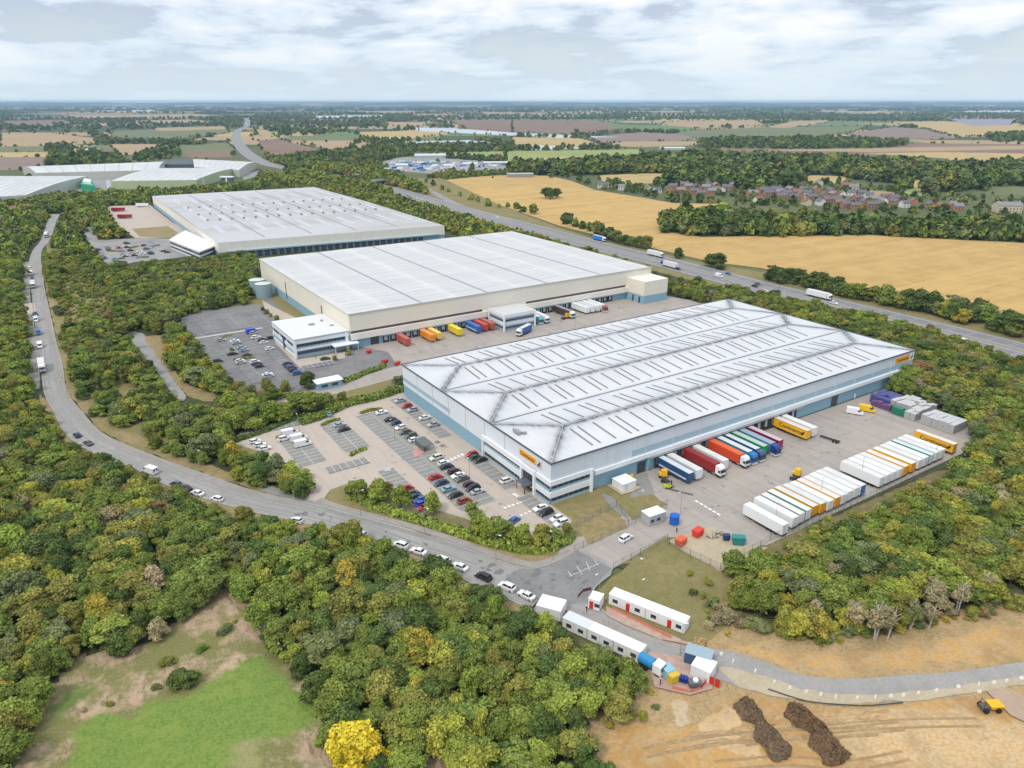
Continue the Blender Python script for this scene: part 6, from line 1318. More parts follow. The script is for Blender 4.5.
# spoil heaps ------------------------------------------------------------------
def heap(label, pts, hh, m, name='spoil_heap', wd=5.):
    p = smooth(Ws(pts), 9); nx = len(p); b = MB(); K = 30; g = random.Random(len(label))
    bumps = [(g.uniform(0, 1), g.uniform(-.7, .7), g.uniform(.05, .16), g.uniform(.4, 1.2)) for _ in range(26)]; ph = g.uniform(0, 6)
    n_ = lambda s: .8+.25*math.sin(s*9+ph)+.18*math.sin(s*21+ph*2)
    for i in range(nx):
        s = i/(nx-1); e1 = max(0., 1-abs(2*s-1)**5)**.5; w = wd*n_(s)*(.25+.75*e1); nx_, ny_ = [(offset(p, 1)[i][k]-p[i][k]) for k in (0, 1)]
        for k in range(K):
            t = -1+2*k/(K-1); z = hh*.55*max(0, 1-t*t)*e1+hh*sum(a*.32*math.exp(-(((s-bs)/r)**2+((t-bt)/(r*4))**2)) for bs, bt, r, a in bumps)*e1*max(0, 1-t*t)**.5
            b.v.append((p[i][0]+nx_*w*t+g.uniform(-.22, .22), p[i][1]+ny_*w*t+g.uniform(-.22, .22), .08+z*g.uniform(.82, 1.18)))
    for i in range(nx-1):
        for k in range(K-1): q = i*K+k; b.f.append((q, q+1, q+K+1, q+K)); b.m.append(0)
    o = b.build(name, m); tag(o, label, 'heap'); return o
HM = mat('dark_spoil', (.14,.085,.045), .95, n=[(.5,.8,(.2,.12,.06)), (2.,.6,(.05,.03,.018)), (6,.4,(.28,.19,.1))], bump=(2.,1.,.5))
HM2 = mat('dark_spoil_grey', (.13,.085,.05), .95, n=[(.5,.8,(.21,.14,.08)), (2.,.6,(.06,.04,.025)), (6,.4,(.3,.22,.13))], bump=(2.,1.,.5))
heap('long dark spoil heap, left of the two on the bright sand', [(741,703),(748,712),(758,722),(766,735),(778,750),(788,758)], 2.0, HM2, wd=2.7); heap('long dark spoil heap, right of the two on the bright sand', [(787,710),(800,718),(814,731),(824,744),(836,758),(842,764)], 2.1, HM, wd=3.0)
heap('small mound of orange soil near the right-hand cabin', [(694,643),(700,644),(706,646)], .9, G_earth, 'soil_mound', 2.)
# dumper beside the haul road
p = W(990,709.5); t = thing('dumper_truck', 'small yellow dumper on the orange earth at the far right', 'dumper', (p[0],p[1],gz(*p)), R(-30)); MB().frus((-.4,-.8,1.5,.8),(-.7,-1.,2.0,1.),.7,1.5).build('skip', YEL, t); MB().box(-2.1,-.7,.5,-.5,.7,1.2).build('body', mat('dumper_dark', (.12,.1,.08), .7), t); b = MB(); [b.bar((-1.8,s*.6,1.2),(-1.8,s*.6,2.4),.05,4) for s in (-1,1)]; b.bar((-1.8,-.6,2.4),(-1.8,.6,2.4),.05,4); b.build('roll_bar', BLACK, t); [MB().cyl((x,s*.95-.2,.55),.55,.4,1,12).build('wheel', TYRE, t) for x in (-1.5,1.) for s in (-1,1)]
sheet('crossing_pad', Ws([(986,692),(1003,688),(1060,712),(1060,740),(1010,716)]), mat('worn_track', (.38,.27,.19), .9, n=[(.4,.5,(.44,.33,.24))]), excl=False)
# red and white trolley heap near the middle gate
for i, (q, c, lab) in enumerate([((369,353.5),RED,'red pallet truck heap by the middle warehouse door'),((385,363),RED,'small red bin on the middle yard edge'),((397.5,365),RED,'larger red skip on the middle yard edge')]):
    box_bin('waste_skip', lab, q[0], q[1], (2.2+i*.5,1.6,1.3), c, R(20*i), 'skip')
for i, q in enumerate([(478,314),(485,312.5),(497,314)]): pass
for i, (q, lab) in enumerate([((622,291),'row of pale dock trolleys near the far corner of the middle yard'),((628,294),'second row of pale trolleys in the middle yard'),((635,296.5),'third low row of trolleys in the middle yard')]):
    p = W(*q); t = thing('trolley', lab, 'trolley', (p[0],p[1],gz(*p)), R(-10)); MB().box(-2,-.5,.3,2,.5,.5).build('deck', mat('trolley_deck', (.6,.5,.42), .7), t); [MB().box(x,-.5,.5,x+.06,.5,1.5).build('end_frame', STEEL, t) for x in (-2,1.94)]; [MB().cyl((x,-.5,.15),.15,1,1,8).build('wheel', TYRE, t) for x in (-1.6,1.6)]
#@@ PART6
# ------------------------------------------------------------------ trees
HP = [(673,189,1,0,10),(684,187,0,0,11),(697,190,0,0,12),(709,187,1,0,10),(715,192,0,1,11),(727,190,0,0,12),(733,188,1,2,10),(768,196,0,0,12),(779,195,0,2,14),(786,196,1,0,11),(793,200,0,0,10),(800,198,0,1,12),(807,196,2,0,9),(827,203,0,0,11),(833,197,0,2,12),(845,208,0,0,10),(840,206,0,1,11),(855,209,1,0,10),(861,196,0,0,12),(871,208,0,0,11),(883,204,2,2,10),(893,201,0,0,12),(913,205,0,1,10),(930,208,0,0,11),(957,210,0,2,10),(603,188,2,0,14),(622,190,2,2,10),(648,191,3,1,9),(657,193,2,0,9),(668,192,0,0,12),(680,193,0,2,12),(688,189,1,2,11),(694,194,1,0,10),(701,196,1,0,12),(706,190,1,2,11),(712,194,0,2,10),(716,188,1,2,11),(722,193,2,2,8),(752,196,1,2,13),(758,203,2,1,9),(763,193,1,0,15),(775,192,1,0,16),(782,199,0,0,12),(790,192,0,2,14),(797,195,1,1,10),(803,192,2,0,10),(811,200,0,0,11),(816,192,0,2,12),(824,198,1,0,11),(830,193,0,0,12),(836,203,1,0,11),(842,197,2,1,9),(848,204,0,0,12),(851,196,2,0,9),(857,201,0,0,11),(864,205,1,0,12),(868,199,2,0,10),(874,202,0,2,11),(880,207,0,0,11),(886,200,1,0,12),(904,207,2,0,9),(819,185,3,2,16),(846,188,0,1,14),(853,190,3,2,12),(820,205,2,0,10),(941,209,0,1,14),(951,208,0,2,11),(806,205,3,1,10),(895,205,0,0,10)]
def leaf_mat(name, obj=True):
    m = bpy.data.materials.new(name); m.use_nodes = True; nt = m.node_tree; N = nt.nodes; L = nt.links; b = N['Principled BSDF']
    b.inputs['Roughness'].default_value = .8; b.inputs['Specular IOR Level'].default_value = .15
    if obj: oi = N.new('ShaderNodeObjectInfo'); src = oi.outputs['Color']
    else: at = N.new('ShaderNodeAttribute'); at.attribute_type = 'INSTANCER'; at.attribute_name = 'tcol'; src = at.outputs['Color']
    lf = N.new('ShaderNodeAttribute'); lf.attribute_name = 'leaf'          # each leaf clump's own tint
    mr = N.new('ShaderNodeMapRange'); mr.inputs['To Min'].default_value = .5; mr.inputs['To Max'].default_value = 1.6; L.new(lf.outputs['Fac'], mr.inputs[0])
    hs = N.new('ShaderNodeHueSaturation'); L.new(src, hs.inputs['Color']); L.new(mr.outputs[0], hs.inputs['Value'])
    mh = N.new('ShaderNodeMapRange'); mh.inputs['To Min'].default_value = .51; mh.inputs['To Max'].default_value = .488; L.new(lf.outputs['Fac'], mh.inputs[0]); L.new(mh.outputs[0], hs.inputs['Hue'])
    L.new(hs.outputs[0], b.inputs['Base Color']); return m
LM, LMI = leaf_mat('leaf_clumps'), leaf_mat('leaf_clumps_wood', False)
BARK = mat('bark', (.1,.08,.06), .9, n=[(3.,.5,(.05,.04,.03))]); BIRCH = mat('pale_bark', (.5,.47,.42), .8, n=[(4.,.5,(.25,.22,.2))])
def crown_mesh(name, seed, nblob, nleaf, size, rad=1., hgt=2., low=.25, m=None, core=True, flat=.85):
    """crown of unit radius: lumpy mass of leaf-clump faces through its volume"""
    g = np.random.default_rng(seed); V = []; Fc = []; A = []
    cs = []
    for i in range(nblob):
        a = g.uniform(0, 2*math.pi); t = g.uniform(0, 1)**.6; zz = g.uniform(low, 1)
        rr = rad*.8*t*(1+.3*math.sin(2*a+seed)+.2*math.sin(3*a+seed*2))*math.sqrt(max(.05, 1-((zz-.4)/.66)**2)); cs.append((rr*math.cos(a), rr*math.sin(a), zz*hgt*.86, g.uniform(.13, .33)*rad, g.uniform(0, 1)))
    cs.append((0, 0, hgt*.45, .55*rad, .5)); cs.append((.1*rad, -.08*rad, hgt*.7, .38*rad, .6))
    C = np.array(cs); w = C[:, 3]**2; w /= w.sum()
    k = g.choice(len(C), nleaf, p=w); d = g.normal(size=(nleaf, 3)); d /= np.linalg.norm(d, axis=1)[:, None]; d[:, 2] = np.abs(d[:, 2])*np.where(g.random(nleaf) < .8, 1, -1)
    r = C[k, 3]*(g.uniform(.75, 1.25, nleaf)); P = C[k, :3]+d*r[:, None]*np.array([1, 1, flat])
    out = g.random(nleaf) < .1; P = P+d*(out*g.uniform(.02, .16, nleaf)*rad)[:, None]
    n = d+g.normal(size=(nleaf, 3))*.6+np.array([0, 0, .35]); n /= np.linalg.norm(n, axis=1)[:, None]
    t = np.cross(n, g.normal(size=(nleaf, 3))); t /= np.linalg.norm(t, axis=1)[:, None]; u = np.cross(n, t)
    s = size*g.uniform(.6, 1.4, nleaf)[:, None]
    q = np.stack([P-t*s-u*s*.7, P+t*s-u*s*.8, P+t*s*.8+u*s*.7, P-t*s*.9+u*s], 1)
    V = q.reshape(-1, 3); Fc = np.arange(nleaf*4).reshape(-1, 4).tolist(); A = np.clip(C[k, 4]*.35+g.uniform(0, .65, nleaf), 0, 1).tolist(); V = V.tolist()
    if core:
        for c in C:
            i0 = len(V); nn, mm = 7, 4
            for a in range(mm+1):
                for b_ in range(nn):
                    th = math.pi*a/mm; ph = 2*math.pi*b_/nn; q_ = .62*g.uniform(.8, 1.1)
                    V.append([c[0]+c[3]*q_*math.sin(th)*math.cos(ph), c[1]+c[3]*q_*math.sin(th)*math.sin(ph), c[2]+c[3]*q_*flat*math.cos(th)])
            for a in range(mm):
                for b_ in range(nn): Fc.append([i0+a*nn+b_, i0+(a+1)*nn+b_, i0+(a+1)*nn+(b_+1) % nn, i0+a*nn+(b_+1) % nn]); A.append(float(c[4]*.5+.1))
    me = bpy.data.meshes.new(name); me.from_pydata(V, [], Fc); at = me.attributes.new('leaf', 'FLOAT', 'FACE'); at.data.foreach_set('value', A); me.materials.append(m or LM); return me
def trunk_mesh(name, seed, h=1.4, m=BARK, r=.09):
    g = random.Random(seed); b = MB(); b.bar((0,0,-.1),(g.uniform(-.05,.05),g.uniform(-.05,.05),h*.55),r,7,r2=r*.65)
    for i in range(6): a = g.uniform(0,6.3); l = g.uniform(.35,.65); z = h*g.uniform(.3,.55); b.bar((0,0,z),(l*math.cos(a),l*math.sin(a),z+g.uniform(.3,.6)*h),r*.42,5,r2=r*.12)
    b.bar((0,0,h*.5),(0,0,h*1.05),r*.6,5,r2=r*.2); return b.mesh(name, m)
CR = [crown_mesh('crown', 10+i, 34+5*i, 6000, .056, m=LM) for i in range(5)]+[crown_mesh('crown', 30+i, 36, 5400, .056, hgt=2.9, low=.12) for i in range(2)]
TK = [trunk_mesh('trunk', i) for i in range(3)]
def clone_mesh(me, m):
    c = me.copy(); c.materials.clear(); c.materials.append(m); return c
# sparse, birch-like crown with white stems
def bare_mesh(seed, dens=900, m=LM):
    return crown_mesh('crown', seed, 9, dens, .075, hgt=2.6, low=.3, core=False)
BCR = [bare_mesh(50), bare_mesh(51)]
def birch_trunk(seed):
    g = random.Random(seed); b = MB()
    for s in range(2):
        x, y = g.uniform(-.2,.2), g.uniform(-.2,.2); b.bar((x,y,-.1),(x*1.8,y*1.8,2.2),.05,5,r2=.02)
        for i in range(7): a = g.uniform(0,6.3); z = g.uniform(.7,2.); b.bar((x*1.4,y*1.4,z),(x+.5*math.cos(a),y+.5*math.sin(a),z+.5),.018,4,r2=.006)
    return b.mesh('trunk', BIRCH)
BTK = [birch_trunk(1), birch_trunk(2)]
PAL = {'dark green':(.088,.13,.032),'mid green':(.155,.2,.038),'bright green':(.205,.255,.042),'olive':(.215,.21,.045),'yellow-green':(.29,.29,.045),'grey-green':(.155,.18,.07),'yellow':(.6,.46,.03),'golden':(.36,.29,.045),'rusty brown':(.26,.18,.08),'tan brown':(.3,.25,.13)}
PK = list(PAL)
def pal(**k):
    w = np.array([k.get(n.replace(' ', '_').replace('-', '_'), 0.) for n in PK]); return w/w.sum()
P_MIX = pal(dark_green=13, mid_green=38, bright_green=28, olive=14, yellow_green=5, grey_green=6, golden=.25, rusty_brown=.25, tan_brown=.3)
P_SOUTH = pal(dark_green=17, mid_green=33, bright_green=14, olive=17, yellow_green=9, grey_green=7, yellow=.1, golden=1.2, rusty_brown=.7, tan_brown=.9)
P_EAST = pal(dark_green=14, mid_green=26, bright_green=8, olive=28, yellow_green=8, grey_green=9, golden=1.5, rusty_brown=1.6, tan_brown=3)
P_BELT = pal(dark_green=15, mid_green=34, bright_green=20, olive=16, yellow_green=9, grey_green=5, golden=2, rusty_brown=1.5, tan_brown=1)
P_FAR = pal(dark_green=60, mid_green=20, grey_green=10, olive=8, bright_green=2)
P_SCRUB = pal(olive=34, mid_green=10, bright_green=6, yellow_green=12, grey_green=8, tan_brown=20, rusty_brown=6, golden=5)
P_MEAD = pal(bright_green=30, yellow_green=22, olive=26, mid_green=12, tan_brown=6)
# woods: name, photo outline (followed at canopy height), spacing m, height range, palette, kind
WD = [
 ('the wood left of the straight road', [(-70,232),(28,225),(44,232),(38,243),(26,250),(20,262),(22,300),(28,330),(28,385),(18,402),(-70,410)], 5.6, (5,9.5), P_MIX, 6),
 ('the strip before the far estate', [(-60,199),(37,198),(75,195),(112,193),(150,192),(196,189),(256,183),(306,178),(310,184),(256,189),(152,197),(150,205),(112,206),(72,206),(50,212),(40,226),(-60,232)], 7.5, (6,11), P_MIX, 6),
 ('the clump beside the back yard', [(70,206),(104,207),(114,226),(132,238),(100,239),(94,226),(80,232),(62,216)], 7., (6,10), P_MIX, 6),
 ('the wood between the road and the car parks', [(54,232),(62,218),(74,226),(84,240),(96,256),(108,268),(118,262),(165,262),(200,259),(250,252),(258,262),(258,280),(250,298),(182,310),(174,316),(168,334),(142,331),(120,331),(132,348),(145,364),(160,382),(172,400),(182,404),(218,402),(232,399),(248,394),(262,396),(270,404),(310,401),(320,396),(368,386),(404,377),(404,386),(368,397),(335,404),(310,413),(282,420),(265,428),(238,433),(230,440),(236,452),(262,455),(300,466),(318,474),(338,474),(318,484),(300,489),(256,487),(215,476),(172,459),(130,442),(100,427),(84,408),(70,390),(62,360),(58,330),(50,295),(44,270),(44,255),(52,242)], 5.2, (4.5,8.5), P_MIX, 6),
 ('the tree strip beside the middle car park', [(168,333),(176,322),(184,332),(197,345),(210,362),(225,378),(240,388),(262,392),(248,398),(222,396),(205,387),(185,375),(172,360),(166,345)], 5., (4,7.5), P_BELT, 5),
 ('the big wood below the main road', [(-80,412),(20,404),(40,402),(60,410),(60,425),(75,441),(95,456),(120,464),(140,470),(165,484),(190,500),(218,510),(256,519),(290,526),(325,531),(345,536),(375,549),(400,562),(440,574),(462,587),(490,600),(515,611),(536,621),(556,629),(575,637),(600,650),(620,662),(632,672),(632,686),(624,700),(602,727),(590,760),(640,860),(450,860),(424,744),(400,756),(340,752),(326,735),(320,705),(300,685),(280,662),(262,640),(250,612),(235,596),(218,594),(200,604),(175,626),(140,648),(100,652),(80,658),(50,690),(30,715),(8,755),(-20,860),(-160,860)], 4.4, (4.5,8.), P_SOUTH, 4.2),
 ('the motorway belt behind the warehouses', [(256,185),(275,178),(330,179),(350,186),(372,187),(398,197),(432,207),(470,219),(512,231),(527,233),(560,244),(594,253),(625,263),(650,271),(668,279),(700,283),(735,289),(770,294),(830,307),(880,318),(950,340),(1024,364),(1024,390),(900,352),(860,336),(790,318),(724,301),(700,304),(668,297),(668,282),(650,269),(600,255),(519,235),(470,238),(444,227),(400,213),(314,188),(256,189)], 4.8, (4.5,8), P_BELT, 5),
 ('the wood right of the front warehouse', [(880,322),(950,342),(1024,364),(1300,450),(1300,540),(1024,595),(1000,597),(960,608),(900,622),(850,626),(800,629),(770,624),(748,612),(742,592),(735,570),(752,558),(775,560),(800,552),(840,532),(880,516),(930,500),(955,478),(975,455),(968,430),(935,410),(912,396),(893,385),(885,368)], 4.9, (4.5,8.5), P_EAST, 5),
 ('the wood behind the village', [(512,166),(600,162),(650,158),(700,156),(768,158),(860,161),(960,166),(1024,165),(1300,168),(1300,192),(1024,190),(1000,186),(945,188),(905,190),(895,180),(847,175),(804,172),(790,186),(768,188),(740,184),(700,182),(660,182),(640,178),(600,172),(512,172)], 15, (13,21), P_FAR, 9),
 ('the wood before the village', [(658,219),(690,215),(730,217),(768,220),(800,219),(830,221),(870,224),(940,224),(1024,227),(1300,236),(1300,250),(1024,239),(868,232),(768,233),(700,234),(664,231)], 9, (9,16), P_FAR, 5),
 ('the gardens of the village', [(604,190),(640,192),(680,198),(720,205),(800,210),(870,214),(940,214),(1024,220),(1024,198),(940,194),(880,186),(800,178),(740,184),(640,184),(606,182)], 21, (4,9), P_FAR, 3),
 ('the copse behind the service yard', [(278,162),(300,154),(340,151),(380,148),(412,148),(412,153),(395,159),(340,163),(285,166)], 14, (9,14), P_FAR, 8),
 ('the copse right of the service yard', [(441,156),(512,154),(530,155),(530,161),(512,162),(448,162)], 14, (9,14), P_FAR, 8),
 ('the embankment below the slip road', [(372,171),(396,171),(410,178),(424,186),(432,195),(410,191),(388,183),(372,178)], 9, (6,10), P_BELT, 6),
 ('the motorway embankment trees', [(264,162),(300,166),(350,174),(388,183),(385,178),(360,168),(330,163),(300,158),(262,156)], 9, (7,11), P_BELT, 6), ('the motorway embankment trees', [(262,172),(300,178),(345,186),(352,190),(300,184),(256,178)], 8, (6,10), P_BELT, 6), ('the motorway embankment trees', [(286,170),(345,178.5),(392,189),(390,194),(345,187),(290,178)], 6, (9,12), P_BELT, 5), ('the service yard trees', [(330,162),(385,160),(400,158),(380,172),(350,168)], 16, (6,10), P_BELT, 5), ('the service yard trees', [(430,176),(440,172),(512,170),(512,174),(446,178)], 11, (5,9), P_BELT, 5), ('the service yard trees', [(388,158),(505,158),(505,162),(388,162)], 16, (6,10), P_FAR, 5),
 ('far', [(95,139),(225,142),(222,144),(95,142)], 28, (10,15), P_FAR, 8), ('far', [(48,145),(60,143),(75,147),(128,158),(128,164),(48,163)], 22, (9,14), P_FAR, 8),
 ('far', [(522,133),(610,134),(605,137),(515,137)], 26, (10,15), P_FAR, 8), ('far', [(627,130),(682,131),(680,134),(630,133)], 30, (10,15), P_FAR, 8), ('far', [(697,139),(768,136),(860,138),(943,143),(920,148),(768,148),(700,146)], 26, (10,15), P_FAR, 8),
 ('far', [(985,133),(1060,130),(1060,139),(1000,141),(988,138)], 30, (11,16), P_FAR, 8), ('far', [(346,143),(420,145),(512,143),(620,146),(618,149),(512,151),(400,150),(346,148)], 24, (10,15), P_FAR, 8),
 ('far', [(356,138),(430,140),(500,138),(500,141),(430,143),(356,142)], 30, (10,15), P_FAR, 8), ('far', [(0,118),(240,116),(240,127),(110,129),(0,131)], 75, (10,16), P_FAR, 9), ('far', [(256,113),(512,113),(512,119),(440,119),(380,127),(256,128)], 75, (10,16), P_FAR, 9),
 ('far', [(510,114),(1030,112),(1030,119),(940,121),(770,120),(510,119)], 85, (10,16), P_FAR, 9), ('far', [(540,165),(560,163),(560,166)], 20, (8,12), P_FAR, 8), ('far', [(-60,168),(20,166),(60,163),(110,161),(-60,171)], 30, (9,13), P_FAR, 8),
 ('far', [(160,146),(178,144),(182,152),(170,158),(130,160),(130,156)], 26, (9,13), P_FAR, 8), ('far', [(700,152),(760,154),(780,158),(690,157),(650,156)], 22, (9,14), P_FAR, 8),
]
ROADBUF = [np.array(offset(wl, -5)+offset(wr, 5)[::-1])]
TR = []     # (x, y, height, radius, colour index, region, proto kind)
def ok_mask(X, Y, far=False):
    k = np.ones(X.shape, bool)
    for p in EXC:
        k &= ~inside(p, X, Y)
    return k
for name, poly, sp, (h0, h1), pw, zc in WD:
    P = np.array(Ws(poly, zc*.55)); x0, y0 = P.min(0); x1, y1 = P.max(0)
    if name == 'far': spx = sp
    gx, gy = np.meshgrid(np.arange(x0, x1, sp), np.arange(y0, y1, sp*.87)); gx = gx+(np.arange(gx.shape[0]) % 2)[:, None]*sp/2
    X = gx.ravel()+rng.uniform(-.38, .38, gx.size)*sp; Y = gy.ravel()+rng.uniform(-.38, .38, gx.size)*sp
    k = inside(P, X, Y); X, Y = X[k], Y[k]; k = ok_mask(X, Y) if name != 'far' else np.ones(X.shape, bool); X, Y = X[k], Y[k]
    if name == 'the wood between the road and the car parks': 
        q_ = np.array([PX(x, y)[0] for x, y in zip(X, Y)]); k = (.5+.5*np.sin(X*.06+2*np.sin(Y*.04))*np.sin(Y*.07) > .3) | (q_ > 150); X, Y = X[k], Y[k]
    ci = rng.choice(len(PK), len(X), p=pw)
    # colours and heights drift in patches
    ph = .5+.5*np.sin(X*.045+1.3*np.sin(Y*.03))*np.sin(Y*.05+X*.01)
    H_ = h0+(h1-h0)*np.clip(.25+.5*ph+rng.normal(0, .3, len(X)), -.15, 1.25)
    for x, y, h, c in zip(X, Y, H_, ci): TR.append([x, y, float(h), float((max(sp*.62, h*.5) if sp < 10 else h*.56)*rng.uniform(.72, 1.3)) if name != 'far' else h*.62, int(c), name, 'tree'])
def scatter_px(name, pts, hr, pw, kind='tree', z=0, f=.5):
    for q in pts:
        x, y = W(q[0], q[1], z); h = q[2] if len(q) > 2 else rng.uniform(*hr); c = PK.index(q[3]) if len(q) > 3 else int(rng.choice(len(PK), p=pw))
        TR.append([x, y, h, h*f*rng.uniform(.95, 1.15), c, name, kind])
scatter_px('the hedge trees of the front car park', [(360,499,7.5,'bright green'),(351,496,4,'dark green'),(379,503,8,'bright green'),(386,498,6,'olive'),(401,507,7.5,'bright green'),(432,513,7,'bright green'),(472,517,5.5,'mid green'),(487,540,7.5,'bright green'),(499,540,8,'mid green'),(478,532,6.5,'mid green'),(522,546,7,'bright green'),(541,545,7,'olive'),(555,543,5,'mid green'),(567,537,5,'olive'),(511,540,5,'bright green')], (5,7), P_BELT, f=.4)
scatter_px('the hedge beyond the motorway', [(574,226),(600,236),(609,239),(616,241),(626,245),(639,247),(678,258),(690,262),(726,271),(780,283),(812,287),(820,289),(850,298),(858,299),(900,308),(919,311),(950,319),(970,322),(566,224),(583,229),(590,231),(597,234),(604,238),(612,240),(619,243),(576,227),(632,246),(646,249),(685,261),(694,263),(702,265),(710,266),(718,268),(773,281),(788,283),(797,284),(805,287),(830,291),(837,293),(844,297),(868,300),(875,301),(885,305),(893,306),(905,308),(914,310),(932,311),(924,309),(935,315),(945,317,9,'yellow-green'),(956,320),(962,324,9,'golden'),(953,313),(978,318),(985,322),(993,330),(1000,332),(1008,334),(1020,336),(1035,340),(1050,345),(1070,350),(1090,356),(1110,362)], (8,13), P_FAR)
scatter_px('the slip road verge', [(460,196),(472,200),(488,206,9),(499,208,5),(516,209),(433,186),(442,190),(449,192),(478,202),(517,209),(524,212),(533,214,11),(508,207),(426,183)], (5,9), P_MIX)
scatter_px('the stubble field', [(546,198,15,'dark green'),(557,198,14,'dark green'),(550,199,13,'dark green')], (12,14), P_FAR)
scatter_px('the far side of the stubble field', [(554,176),(562,177),(568,178),(579,182),(588,184),(616,188,15),(611,187),(634,193),(628,191),(646,196),(668,200),(676,202),(655,198),(700,202),(740,201),(760,205),(684,204)], (8,12), P_FAR)
scatter_px('the bare clearing', [(184,684,3.6,'dark green'),(228,630,1.8,'grey-green'),(222,634,1.4,'grey-green')], (2,3), P_MIX, 'shrub', f=.75)
scatter_px('the bottom edge', [(358,760,8.2,'yellow'),(344,765,6,'yellow'),(372,764,6.5,'yellow'),(330,742,4.5,'mid green'),(378,775,5,'dark green'),(398,775,5,'bright green'),(410,770,5,'bright green')], (6,7), P_MIX, f=.52)
scatter_px('the middle car park edge', [(268,391,6,'olive'),(308,387,7,'dark green'),(286,391,5,'olive'),(349,355,3,'yellow-green'),(335,360,2.5,'olive'),(232,351,2,'olive'),(263,311,3,'dark green'),(267,314,3,'olive'),(277,320,3,'olive'),(271,317,2.5,'yellow-green'),(274,400,6,'mid green')], (3,5), P_BELT, f=.5)
scatter_px('the strip before the far estate', [(233,243,9,'dark green')], (8,9), P_FAR)
scatter_px('the corner of the gravel patch', [(733,574,7,'mid green'),(738,577,5,'mid green'),(752,566,4,'bright green'),(758,572,4,'olive')], (4,6), P_MIX)
scatter_px('the dry grass by the cabins', [(693,594,1.6,'dark green'),(703,597,1.5,'olive'),(712,606,2.6,'grey-green'),(722,612,3,'tan brown'),(716,622,2.5,'tan brown'),(727,622,3.5,'tan brown'),(708,584,2,'yellow-green'),(690,575,1.6,'yellow-green'),(735,606,4,'olive')], (1,3), P_SCRUB, 'shrub', f=.6)
scatter_px('the right foot of the wood', [(797,636,7,'yellow-green'),(818,636,6.5,'golden'),(785,628,6,'yellow-green')], (5,7), P_MIX, f=.42)
scatter_px('the right foot of the wood', [(852,634,8,'tan brown'),(872,640,9,'tan brown'),(878,640,9.5,'tan brown'),(884,639,9,'tan brown'),(908,630,8,'grey-green'),(926,628,7,'tan brown'),(984,606,9,'tan brown'),(812,628,8,'tan brown'),(958,612,8,'tan brown'),(850,625,7,'tan brown')], (6,8), P_SCRUB, 'birch', f=.3)
# shrubs in the scrub
for poly, sp, nm in [([(735,616),(768,622),(806,630),(850,628),(900,620),(960,608),(1024,592),(1024,606),(960,620),(900,632),(850,640),(806,641),(768,634),(738,626)], 2.3, 'the brown scrub edge'), ([(742,562),(785,540),(850,513),(900,492),(945,474),(962,490),(930,510),(880,530),(850,540),(820,558),(780,572),(750,585)], 3.0, 'the scrub behind the storage rows'), ([(56,256),(84,258),(90,280),(112,290),(122,306),(104,328),(80,333),(60,314)], 3.6, 'the rough meadow left'), ([(700,600),(735,606),(745,625),(720,640),(700,628)], 3.4, 'the dry grass by the cabins'), ([(600,690),(640,684),(665,690),(660,715),(625,722),(600,732)], 3.2, 'the earth below the compound'), ([(40,700),(90,672),(150,664),(200,640),(240,608),(262,628),(230,660),(150,690),(90,712),(50,740)], 8., 'the bare clearing')]:
    P = np.array(Ws(poly, .6)); x0, y0 = P.min(0); x1, y1 = P.max(0); gx, gy = np.meshgrid(np.arange(x0, x1, sp), np.arange(y0, y1, sp))
    X = gx.ravel()+rng.uniform(-.5, .5, gx.size)*sp; Y = gy.ravel()+rng.uniform(-.5, .5, gx.size)*sp; k = inside(P, X, Y)
    for x, y in zip(X[k], Y[k]): h = rng.uniform(.7, 2.8) if 'scrub' in nm or 'meadow' in nm else rng.uniform(.5, 1.7); TR.append([x, y, h, h*rng.uniform(.6, 1.0), int(rng.choice(len(PK), p=P_SCRUB if 'meadow' not in nm else P_MEAD)), nm, 'shrub'])
# hedgerow trees along far field edges
def along_edges(edges, sp, prob, hr, lim, clear=False):
    n0 = len(TR)
    for a, c in edges:
        L = math.hypot(c[0]-a[0], c[1]-a[1]); d = math.hypot((a[0]+c[0])/2-CAMX, (a[1]+c[1])/2-CAMY)
        if d > lim: continue
        q = PX((a[0]+c[0])/2, (a[1]+c[1])/2)
        if not -150 < q[0] < 1180 or q[2] < 100: continue
        n = int(L/(sp*(1+d/5000)))
        for i in range(n):
            if rng.random() < prob: 
                t = (i+rng.random())/n; h = rng.uniform(*hr)*(.5 if rng.random() < .4 else 1); TR.append([a[0]+(c[0]-a[0])*t+rng.uniform(-4, 4), a[1]+(c[1]-a[1])*t+rng.uniform(-4, 4), h, h*.6, int(rng.choice(len(PK), p=P_FAR)), 'far', 'tree'])
along_edges(HEDGE, 13, .5, (4,8), 9000); along_edges(EDGES, 24, .42, (5,9), 15000)
far_i = [i for i, t in enumerate(TR) if t[5] == 'far']; fx = np.array([TR[i][0] for i in far_i]); fy = np.array([TR[i][1] for i in far_i]); bad = np.zeros(len(far_i), bool)
for q in FWORLD:
    c_ = q.mean(0); bad |= inside(c_+(q-c_)*.96, fx, fy)
bs = {far_i[k] for k in np.nonzero(bad)[0]}; TR = [t for i, t in enumerate(TR) if i not in bs]
for i in range(2000):
    d = rng.uniform(9000, 21500); a = rng.uniform(-.75, .75)*d; x, y = CAMX+a*_ri[0]+d*_fu[0], CAMY+a*_ri[1]+d*_fu[1]; s = rng.uniform(1, 3.2); TR.append([x, y, 9+s*2.5, 22*s, 0, 'far', 'tree'])

